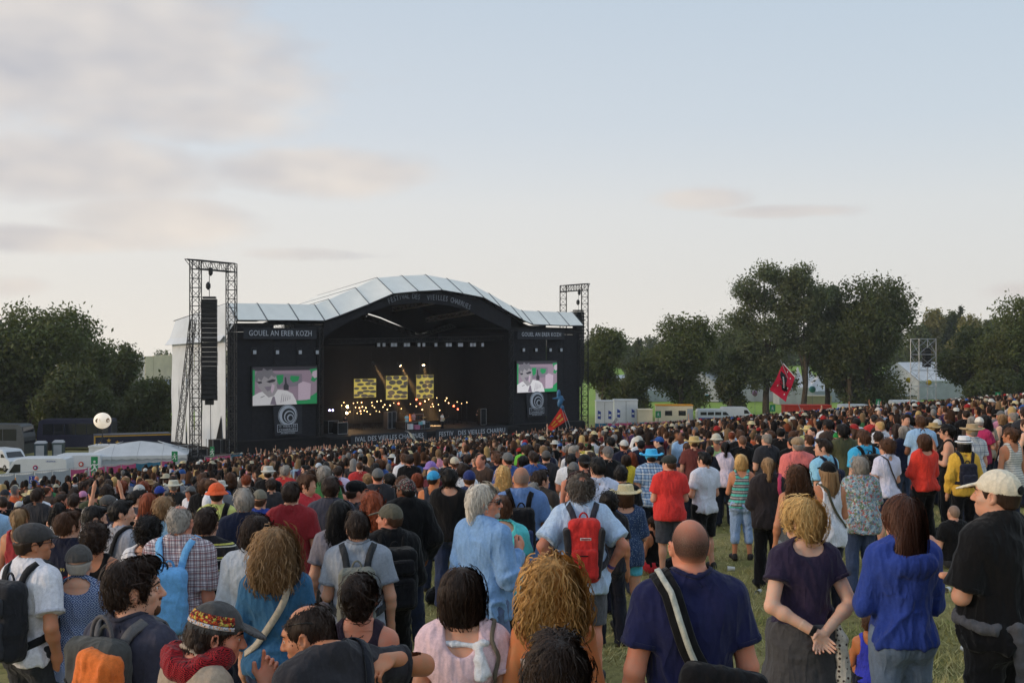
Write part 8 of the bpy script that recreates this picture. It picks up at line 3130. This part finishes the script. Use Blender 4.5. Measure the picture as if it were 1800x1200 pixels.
ACC = [  # px, py of the head top, H, sex, garment, shirt colour, hair style, hair colour, hat, description
 (86,852,1.7,'m','tee',(60,130,76),'short','dark',None,'dark-haired man in green T-shirt near the left edge'),
 (87,856,1.66,'m','long',(70,60,56),'short','dark',('beanie','',(240,92,36),''),'person in bright orange woolly hat near the left edge'),
 (146,861,1.66,'f','tee',(70,66,74),'short','brown',('cap','',(206,140,178),''),'person in pink cap behind the navy football T-shirt'),
 (13,862,1.64,'m','tee',(58,92,148),'short','dark',('cap','',(60,120,180),''),'person in light blue cap at the left edge'),
 (108,865,1.74,'m','tee',(196,90,50),'short','brown',None,'man in orange T-shirt beside the pink cap'),
 (245,853,1.72,'f','tee',(50,50,56),'short','brown',('bucket','',(196,196,194),''),'person in white bucket hat left of the orange bucket hat'),
 (281,852,1.72,'m','tee',(60,60,70),'short','dark',('cap','',(44,66,150),''),'person in royal blue cap between two sun hats'),
 (305,843,1.74,'m','tee',(60,60,60),'short','grey',('straw','',(206,202,184),''),'person in cream panama hat left of the orange bucket hat'),
 (262,842,1.72,'m','tee',(50,44,44),'short','dark',('straw','',(160,128,90),''),'person in brown straw hat behind the white bucket hat'),
 (922,783,1.76,'m','tee',(110,190,56),'short','dark',None,'man in lime green T-shirt in front of the stage'),
 (838,803,1.74,'m','tee',(226,88,40),'buzz','stubble',None,'shaven man in orange T-shirt in the middle of the crowd'),
 (757,812,1.70,'f','tee',(60,56,66),'bob','dark',('bucket','',(150,120,190),''),'person in lilac sun hat in the middle of the crowd'),
 (799,801,1.76,'m','tee',(206,206,210),'short','brown',('cap','',(200,190,170),''),'man in white T-shirt and beige cap in the middle of the crowd'),
 (608,799,1.76,'m','tee',(186,194,206),'buzz','stubble',None,'bald man in white shirt left of the middle of the crowd'),
 (660,815,1.74,'m','tee',(210,212,216),'short','black',None,'dark-haired man in white T-shirt above the red-haired woman'),
 (573,824,1.70,'m','tee',(196,184,170),'short','brown',('bucket','',(206,204,196),''),'person in cream sun hat above the slate shirt'),
 (560,812,1.72,'m','tank',(206,206,208),'short','brown',('cap','',(190,196,206),''),'person in pale cap and white vest left of the middle'),
 (595,820,1.74,'m','tee',(196,180,206),'short','dark',None,'dark-haired man in pale lilac T-shirt'),
 (885,820,1.66,'f','tank',(34,30,34),'longloose','blond',None,'woman with long blond hair beside the washed blue T-shirt'),
 (1100,800,1.62,'f','tee',(236,206,40),'bob','dark',None,'person in vivid yellow top behind the raglan shirt'),
 (1068,782,1.78,'m','tee',(32,30,32),'short','grey',('cap','',(110,106,106),''),'man in grey cap and black T-shirt above the raglan shirt'),
 (1122,767,1.74,'f','tee',(200,204,210),'short','light',('bucket','',(206,204,194),''),'person in cream hat above the turquoise cowboy hat'),
 (1220,766,1.76,'m','tee',(120,60,56),'short','brown',('straw','',(206,178,122),''),'person in golden straw hat above the white polo and black shorts'),
 (1259,763,1.70,'f','tank',(170,196,130),'short','grey',('bucket','',(206,200,180),''),'person in cream sun hat and pale green top'),
 (1248,782,1.80,'m','tee',(36,38,54),'short','dark',('cap','',(40,40,44),''),'man in black cap and navy T-shirt above the white polo'),
 (1275,777,1.66,'f','tee',(206,190,206),'pony','black',None,'woman with black ponytail in pale lilac top'),
 (1305,765,1.82,'m','tee',(26,26,28),'buzz','stubble',None,'close-cropped man in black T-shirt above the cropped light jeans'),
 (1420,747,1.70,'m','tee',(170,180,120),'short','brown',('straw','',(214,190,130),''),'person in straw boater above the coral shirt'),
 (1484,757,1.74,'m','tee',(210,210,206),'short','brown',('cap','',(214,212,206),''),'man in white cap above the navy satchel'),
 (1472,759,1.70,'m','tee',(60,60,66),'short','dark',('beanie','',(40,140,66),''),'person in green cap beside the white cap'),
 (1506,735,1.78,'m','tee',(204,206,216),'short','black',None,'dark-haired man in white T-shirt above the turquoise T-shirt'),
 (1547,737,1.76,'f','tank',(196,186,186),'afro','brown',None,'curly-haired woman in pale vest above the lilac top'),
 (1577,735,1.66,'m','tee',(160,50,52),'short','dark',None,'man in faded red T-shirt right of the lilac top'),
 (1600,755,1.74,'m','tee',(56,84,170),'shortfull','grey',None,'grey-haired man in blue T-shirt behind the red top'),
 (1640,742,1.66,'m','tee',(70,60,58),'short','brown',('straw','',(190,160,110),''),'person in tan straw hat behind the black sleeveless top'),
 (1780,724,1.80,'m','tee',(44,40,40),'balding','grey',None,'grey balding man with moustache at the right edge'),
 (1790,735,1.74,'m','tee',(60,56,60),'short','brown',('straw','',(206,190,150),''),'person in wide sun hat at the right edge'),
 (960,790,1.74,'m','tee',(60,60,66),'short','dark',('cap','',(96,92,90),''),'man in grey cap right of the lime green T-shirt'),
 (1027,796,1.76,'m','tee',(66,40,42),'short','dark',('backcap','',(30,30,32),''),'man in black cap and maroon shirt above the frizzy grey hair'),
 (890,770,1.60,'m','tee',(110,130,90),'short','dark',('cap','',(90,110,80),''),'person in green cap close to the stage front'),
 (1124,752,1.95,'f','tee',(206,204,206),'bob','dark',None,'dark-haired woman in white T-shirt raised above the crowd'),
]
def build_crowd():
 r_ = random.Random(11)
 taken = [(x,y) for x,y,_ in PEOPLE]
 for i,(px,py,H,sex,garment,c,hs,hc,hat,desc) in enumerate(ACC):
  u,v = (px - 900)/FPX,(py - 606)/FPX
  den = v + .081*u - .0728
  Y = (2.25 - H - (.03 if hat else 0))/den if den > .004 else 40
  Y = min(max(Y,16 if px < 1100 else 22.5),62)
  x = u*Y
  H2 = CAM_Z - v*Y - gz(x,Y) - (.03 if hat else 0)
  H2 = min(max(H2,1.5),1.92)
  taken.append((x,Y))
  mid_person(x,Y,H2,sex,r_.choice((0,1,2)),garment,None,hs,hc,hat,r_.choice(('fair','tan','red')),r_.uniform(-12,26),srgb(44,48,62),desc,desc,srgb(*c))
 # candidates on a jittered hexagonal lattice
 cand = []
 y = 12.0
 row = 0
 while y < 148:
  st_ = 1.02 if y < 26 else (.92 if y < 50 else .80)
  x = -.475*y - 1 + (st_/2 if row % 2 else 0)
  while x < .475*y + 1:
   xx,yy = x + r_.uniform(-.3,.3)*st_,y + r_.uniform(-.3,.3)*st_
   px = 900 + FPX*xx/yy
   if yy > min_depth(px) and in_crowd(xx,yy) and r_.random() < (.86 if yy < 60 else .93):
    cand.append((yy,xx))
   x += st_
  y += st_*.87
  row += 1
 cand.sort()
 grid = {}
 for (x,y) in taken:
  grid.setdefault((int(x // 1),int(y // 1)),[]).append((x,y))
 def free(x,y,rad=.52):
  for i in range(int(x // 1) - 1,int(x // 1) + 2):
   for j in range(int(y // 1) - 1,int(y // 1) + 2):
    for (a,b) in grid.get((i,j),()):
     if (a - x) ** 2 + (b - y) ** 2 < rad*rad:
      return False
  return True
 quota = 295 - len(FP) - len(ACC)
 far = []
 for (y,x) in cand:
  if not free(x,y):
   continue
  px = 900 + FPX*x/y
  if quota > 0 and -25 < px < 1825:
   quota -= 1
   sex = r_.choice('mmmff')
   hc,hd,_ = r_.choices(HAIRS,[h[2] for h in HAIRS])[0]
   if sex == 'm':
    hs = r_.choice(('short','short','shortfull','short','balding','buzz','shag'))
    if hs in ('balding','buzz'):
     hd = 'balding' if hs == 'balding' else 'close-cropped'
   else:
    hs = r_.choice(('bob','long','longloose','pony','bob','bun','afro','curly'))
    hd += {'long': ' long-haired','longloose': ' long-haired','curly': ' curly','pony': ' ponytailed'}.get(hs,'')
   hat = r_.choice(HATS) if r_.random() < .12 else None
   if hat and hs in ('afro','curly','bun','shag'):
    hs = 'bob' if sex == 'f' else 'short'
   sh = r_.choices(SH,SHW)[0][0]
   garment = r_.choice(('tee','tee','tee','long')) if sex == 'm' else r_.choice(('tee','tee','tank','long'))
   pose = r_.choices((0,1,2,3,4),(30,26,26,3,4))[0] if sex == 'm' else r_.choices((0,1,2,3),(36,26,30,3))[0]
   gname = {'tee': 'T-shirt','long': 'long-sleeved top','tank': 'sleeveless top'}[garment]
   who = 'man' if sex == 'm' else 'woman'
   desc = (f'{who} in {hat[3]} and {sh} {gname}' if hat else f'{hd} {who} in {sh} {gname}')
   mid_person(x,y,r_.uniform(1.66,1.86) if sex == 'm' else r_.uniform(1.54,1.72),sex,pose,garment,sh,hs,hc,hat,r_.choices(('fair','tan','red','pale','brown'),(5,3,3,2,1))[0],
        8 + r_.gauss(4,16) + (r_.choice((-90,90,140)) if r_.random() < .15 else 0),r_.choice((srgb(40,46,66),srgb(30,30,34),srgb(70,84,112),srgb(96,90,80))),desc)
  else:
   far.append((x,y))
 name_mids()
 far_crowd(far)
 print('CROWD individuals',len(MID) + len(FP),'mass',len(far))
def name_mids():
 """A label for each: its look, then where it stands next to somebody easily found."""
 anchors = [(900 + FPX*x/y,606 + FPX*(CAM_Z - gz(x,y) - 1.7)/y,y,sp['short']) for x,y,sp in PEOPLE]
 anchors += [(900 + FPX*x/y,606 + FPX*(CAM_Z - gz(x,y) - 1.7)/y,y,lab.split(' in ',1)[1].split(' behind')[0].split(' above')[0].split(' near')[0].split(' beside')[0].split(' left')[0].split(' right')[0].split(' at the')[0].split(' close')[0].split(' raised')[0].split(' between')[0].split(' in front')[0].split(' in the')[0]) for (b,x,y,H,d,lab) in MID if lab and ' hat' in lab]
 used = set()
 for (b,x,y,H,desc,lab) in MID:
  if lab:
   used.add(lab)
 for (b,x,y,H,desc,lab) in MID:
  if lab:
   continue
  px,py = 900 + FPX*x/y,606 + FPX*(CAM_Z - gz(x,y) - H)/y
  best = sorted(anchors,key=lambda a: (a[0] - px) ** 2 + 1.5*(a[1] - py) ** 2)
  done = None
  for a in best[:14]:
   ddx,ddy = px - a[0],py - a[1]
   if abs(ddx) < 14:
    rel = ['just above','above'] if ddy < -6 else ['just below']
    if ddy < -30:
     rel = ['well above']
   elif ddx < 0:
    rel = ['just left of'] if ddx > -45 else ['some way left of']
   else:
    rel = ['just right of'] if ddx < 45 else ['some way right of']
   for r0 in rel:
    cnd = f'{desc}, {r0} the {a[3]}'
    if cnd not in used and len(cnd.replace(',','').split()) <= 16:
     done = cnd
     break
   if done:
    break
  if not done:
   done = desc + ' standing in the dense part of the crowd'
  used.add(done)
  b['label'] = done
def far_crowd(pts):
 """The mass of people towards the stage, one mesh with a colour for every figure."""
 r_ = np.random.default_rng(21)
 n = 7
 def rings(spec):
  V = []
  for (cx,cy,z,rx,ry) in spec:
   for j in range(n):
    t = 2*math.pi*(j + .5)/n
    V.append((cx + rx*math.cos(t),cy + ry*math.sin(t),z))
  F = [(i*n + j,i*n + (j + 1) % n,(i + 1)*n + (j + 1) % n,(i + 1)*n + j) for i in range(len(spec) - 1) for j in range(n)]
  return np.array(V),np.array(F)
 torso_v,torso_f = rings([(0,0,.72,.17,.12),(0,0,1.02,.15,.11),(0,-.01,1.28,.185,.12),(0,-.015,1.40,.19,.10),(0,-.02,1.465,.085,.075),(0,-.01,1.52,.052,.055)])
 head_v,head_f = rings([(0,.02,1.515,.045,.05),(0,.015,1.56,.066,.082),(0,.0,1.63,.078,.10),(0,-.01,1.70,.072,.09),(0,-.015,1.745,.042,.05),(0,-.015,1.757,.006,.006)])
 long_v,long_f = rings([(0,-.06,1.36,.085,.03),(0,-.055,1.48,.10,.05),(0,-.035,1.60,.097,.085),(0,-.02,1.70,.088,.10),(0,-.02,1.76,.045,.05),(0,-.02,1.768,.006,.006)])
 hat_v,hat_f = rings([(0,0,1.675,.17,.18),(0,0,1.69,.12,.13),(0,-.01,1.70,.10,.112),(0,-.01,1.765,.085,.10),(0,-.01,1.785,.03,.04),(0,-.01,1.788,.005,.005)])
 cap_v,cap_f = rings([(0,.03,1.665,.088,.135),(0,.0,1.685,.09,.11),(0,-.01,1.74,.075,.09),(0,-.01,1.775,.03,.04),(0,-.01,1.778,.005,.005)])
 def arm(p,q,w):
  P = [np.array(a,float) for a in (p,q,w)]
  V,m = [],4
  for i,a in enumerate(P):
   d = P[min(i + 1,2)] - P[max(i - 1,0)]
   d /= np.linalg.norm(d)
   x = np.cross(d,(0.3,1,.1))
   x /= np.linalg.norm(x)
   y = np.cross(d,x)
   for j in range(m):
    t = math.pi/2*j
    V.append(a + (x*math.cos(t) + y*math.sin(t))*(.052,.042,.034)[i])
  F = [(i*m + j,i*m + (j + 1) % m,(i + 1)*m + (j + 1) % m,(i + 1)*m + j) for i in range(2) for j in range(m)] + [(8,9,10,11)]
  return np.array(V),np.array(F)
 arms = {s: arm((s*.19,-.01,1.40),(s*.24,-.02,1.13),(s*.24,.06,.90)) for s in (1,-1)}
 up = {s: arm((s*.19,-.01,1.41),(s*.27,.08,1.60),(s*.22,.12,1.86)) for s in (1,-1)}
 hand_v,hand_f = rings([(0,0,0,.02,.02),(0,0,.05,.045,.025),(0,0,.12,.045,.022),(0,0,.19,.03,.015)])
 Vs,Fs,Cs = [],[],[]
 off = 0
 shc = [np.array(SHC[nm]) for nm,_,w in SH for _ in range(w)]
 hcs = [np.array(HAIRC[h]) for h,_,w in HAIRS for _ in range(w)]
 hatc = [np.array(srgb(*h[2])) for h in HATS]
 skn = [np.array(SKIN[k]) for k in ('fair','tan','red','pale','fair','tan')]
 for (x,y) in pts:
  k = r_.uniform(.87,1.07)
  a = R(r_.normal(12,20) if r_.random() < .86 else r_.uniform(-160,160))
  ca,sa = math.cos(a)*k,math.sin(a)*k
  Rm = np.array(((ca,-sa,0),(sa,ca,0),(0,0,k)))
  base = np.array((x,y,gz(x,y)))
  sc_ = shc[r_.integers(len(shc))]*r_.uniform(.65,1.05)
  hc_ = hcs[r_.integers(len(hcs))]*r_.uniform(.6,1.05)
  sk = skn[r_.integers(len(skn))]*r_.uniform(.8,1.05)
  parts = []
  tv = torso_v*np.array((r_.uniform(.9,1.12),r_.uniform(.9,1.2),1))
  sc_ = np.array(dye(sc_))
  tcl = np.tile(sc_,(len(tv),1))
  tcl[5*n:] = sk
  parts.append((tv,torso_f,tcl))
  hv = head_v.copy()
  hcl = np.where(((hv[:,1] < .035) & (hv[:,2] > 1.55) | (hv[:,2] > 1.69))[:,None],hc_,sk)
  if r_.random() < .05:
   hcl = np.tile(sk*.95,(len(hv),1))
  parts.append((hv,head_f,hcl))
  q = r_.random()
  if q < .28:
   parts.append((long_v*np.array((1,1,1)) + r_.normal(0,.008,long_v.shape),long_f,np.tile(hc_,(len(long_v),1))))
  elif q < .325:
   parts.append((hat_v,hat_f,np.tile(hatc[r_.choice((2,3,5))],(len(hat_v),1))))
  elif q < .385:
   parts.append((cap_v,cap_f,np.tile(hatc[r_.choice((0,1,4,6,7))],(len(cap_v),1))))
  s_st = (x - LX)*NX + (y - LY)*NY
  front = s_st > -17 and y > 70
  for s in (1,-1):
   if r_.random() < (.10 if front else .0015):
    v,f = up[s]
    v = v + r_.normal(0,.03,3)*np.linspace(0,1,len(v))[:,None]*3
    parts.append((v,f,np.tile(sk,(len(v),1))))
    hv2 = hand_v + v[-4:].mean(0)
    parts.append((hv2,hand_f,np.tile(sk,(len(hv2),1))))
   elif y < 75:
    v,f = arms[s]
    c = np.tile(sk,(len(v),1))
    c[:4] = sc_
    parts.append((v,f,c))
  for v,f,c in parts:
   Vs.append(v @ Rm.T + base)
   Fs.append(f + off)
   Cs.append(c)
   off += len(v)
 V = np.concatenate(Vs)
 me = mk_mesh('crowd',V,[np.concatenate(Fs)])
 at = me.color_attributes.new('figure_colour','FLOAT_COLOR','POINT')
 cc = np.ones((len(V),4),np.float32)
 cc[:,:3] = np.concatenate(Cs)
 at.data.foreach_set('color',cc.ravel())
 m,nt,b = new_mat('crowd_figures')
 ca = nd(nt,'ShaderNodeVertexColor',layer_name='figure_colour')
 v = nmix(nt,nramp(nt,noise(nt,9,3,.6),.3,.7),(.75,.75,.75),(1.12,1.12,1.12))
 nt.links.new(nmix(nt,1.0,ca.outputs[0],v,'MULTIPLY'),b.inputs['Base Color'])
 b.inputs['Roughness'].default_value = .85
 b.inputs['Specular IOR Level'].default_value = .2
 me.materials.append(m)
 tag(link('crowd',me),'dense mass of festival-goers between the near rows and the stage',None,None,'stuff')
# ------------------------------------------------------------------ the band, smoke on the stage and the evening haze
def build_band():
 def on_stage(b,s,d,rz):
  p = SW(s,d,2.42)
  b.location = p
  b.rotation_euler = (0,0,STAGE_RZ + math.pi + rz)
  b['group'] = 'band on the stage'
 s,_ = SQ(770,745,1.0)
 b = mid_person(0,0,1.8,'m',1,'tee','white','shortfull','dark',None,'fair',0,srgb(30,30,34),'','guitarist in pale shirt standing at the centre of the stage',srgb(206,196,186))
 on_stage(b,s,.2,.3)
 g = empty('guitar',b.location,b.rotation_euler.z,'pale electric guitar held by the guitarist on stage','guitar')
 V,Q = polygonise([ell((.06,.20,1.05),(.20,.03,.15),k=.03),ell((-.10,.20,1.08),(.15,.03,.12),k=.03)],.02)
 add_part('body',(V,Q),plain('guitar_cream',srgb(220,200,160),.3),g)
 mb = MB()
 mb.bar((-.2,.21,1.12),(-.85,.24,1.38),.03,5)
 mb.bar((-.85,.24,1.38),(-1.0,.24,1.44),.045,4)
 mb.build('neck',plain('guitar_neck',srgb(96,62,40),.4),g)
 for px,d,lab,c in ((727,4.0,'keyboard player in pink shirt behind the drums',(190,140,140)),(715,2.2,'drummer in pale blue shirt seated at the small kit',(150,190,200)),(607,3.0,'musician in dark clothes at the left end of the band',(40,40,46)),(840,3.5,'musician in dark clothes at the right end of the band',(50,46,50))):
  s,_ = SQ(px,740,d)
  b = mid_person(0,0,1.75,'m',1,'tee','white','short','dark',None,'fair',0,srgb(30,30,34),'',lab,srgb(*c))
  on_stage(b,s,d,0)
def build_haze():
 # drifting stage smoke round the amber spotlights
 a,b = S3(590,700,6),S3(800,700,6)
 mb = MB()
 mb.box((a.x,4.2,3.0),(b.x,12.5,12.0))
 o = mb.build('smoke',None)
 o.location = (LX,LY,ZS)
 o.rotation_euler = (0,0,STAGE_RZ)
 tag(o,'thin warm smoke hanging round the amber spotlights',None,None,'stuff')
 m = bpy.data.materials.new('stage_smoke')
 m.use_nodes = True
 nt = m.node_tree
 nt.nodes.clear()
 v = nd(nt,'ShaderNodeVolumePrincipled')
 v.inputs['Density'].default_value = .006
 v.inputs['Color'].default_value = (.9,.85,.8,1)
 ou = nd(nt,'ShaderNodeOutputMaterial')
 nt.links.new(v.outputs[0],ou.inputs['Volume'])
 o.data.materials.clear()
 o.data.materials.append(m)
if __name__ == '__main__':
 pass
def build_air():
 mb = MB()
 mb.box((-420,-30,-16),(420,620,40))
 o = mb.build('haze',None)
 tag(o,'thin evening haze over the whole meadow',None,None,'stuff')
 m = bpy.data.materials.new('evening_air')
 m.use_nodes = True
 nt = m.node_tree
 nt.nodes.clear()
 v = nd(nt,'ShaderNodeVolumePrincipled')
 v.inputs['Density'].default_value = .00018
 v.inputs['Color'].default_value = (.92,.95,1.0,1)
 v.inputs['Anisotropy'].default_value = .2
 ou = nd(nt,'ShaderNodeOutputMaterial')
 nt.links.new(v.outputs[0],ou.inputs['Volume'])
 o.data.materials.clear()
 o.data.materials.append(m)
def build_litter():
 M_CUP = plain('plastic_cup',srgb(214,214,210),.4,.08)
 r_ = random.Random(5)
 for k,(px,py,lab) in enumerate(((1292,1000,'crushed white cup on the grass below the cropped light jeans'),(1336,1042,'white cup lying on the grass left of the purple top'),(1668,1040,'white cup on the grass right of the royal blue hoodie'),(1150,1048,'white cup on the grass beside the grey shorts'),(1250,1030,'flattened white cup behind the navy T-shirt'),(1690,1150,'white cup on the grass by the black trousers'))):
  Y = 2.25/((py - 606)/FPX + .081*(px - 900)/FPX - .0728)
  x = (px - 900)/FPX*Y
  mb = MB()
  mb.lathe([(.028,0),(.030,.005),(.040,.10),(.042,.105),(.036,.10),(.026,.01)],12)
  o = mb.build('plastic_cup',M_CUP,None,True)
  o.location = (x,Y,gz(x,Y) + .03)
  o.rotation_euler = (R(84),r_.uniform(0,3),r_.uniform(0,6))
  o.scale = (1,.8 if k % 2 else 1,1)
  tag(o,lab,'cup','cups dropped on the grass')
 for px,py,w,h,c,lab,nm in ((1604,930,.34,.30,(26,26,30),'black bag with white paper label on the grass below the red top','bag'),(1186,1000,.42,.20,(28,26,28),'black bag lying on the grass left of the grey shorts','bag'),(772,1058,.34,.24,(24,24,26),'dark bag on the grass right of the big black backpack','bag')):
  Y = 2.25/((py - 606)/FPX + .081*(px - 900)/FPX - .0728)
  x = (px - 900)/FPX*Y
  V,Q = polygonise([ell((0,0,h*.42),(w/2,.13,h*.48),k=.05),rbox((0,0,h*.3),(w*.48,.11,h*.3),.05,k=.05),cone((-w*.2,0,h*.8),(w*.15,.02,h*.95),.03,.02,k=.03)],.018)
  V[:,2] = np.maximum(V[:,2],0)
  o = add_part(nm,(folds(V,Q,.02,3,(14,14,14)),Q),M_CLOTH,None,srgb(*c))
  o.location = (x,Y,gz(x,Y))
  tag(o,lab,'bag','bags set down on the grass')
  mb = MB()
  mb.tube([(-w*.3,-.05,h*.7),(-w*.1,-.1,h*1.05),(w*.2,-.1,h*1.0),(w*.32,-.04,h*.6)],.012,5)
  hd = mb.build('handle',M_STRAP,o,True)
  hd.color = (.02,.02,.022,1)
  if px == 1604:
   mb = MB()
   mb.slab([(-.05,-.145,.08),(.05,-.145,.06),(.06,-.13,.22),(-.04,-.13,.24)],(0,.004,0))
   mb.build('paper_label',M_SIGNW,o)
# ------------------------------------------------------------------ build
import time as _t
_t0 = _t.time()
build_ground()
build_grass()
build_trees()
build_stage()
build_site()
print('T site',round(_t.time() - _t0,1))
build_people()
print('T people',round(_t.time() - _t0,1))
build_crowd()
build_band()
build_litter()
build_haze()
build_air()
print('T crowd',round(_t.time() - _t0,1))
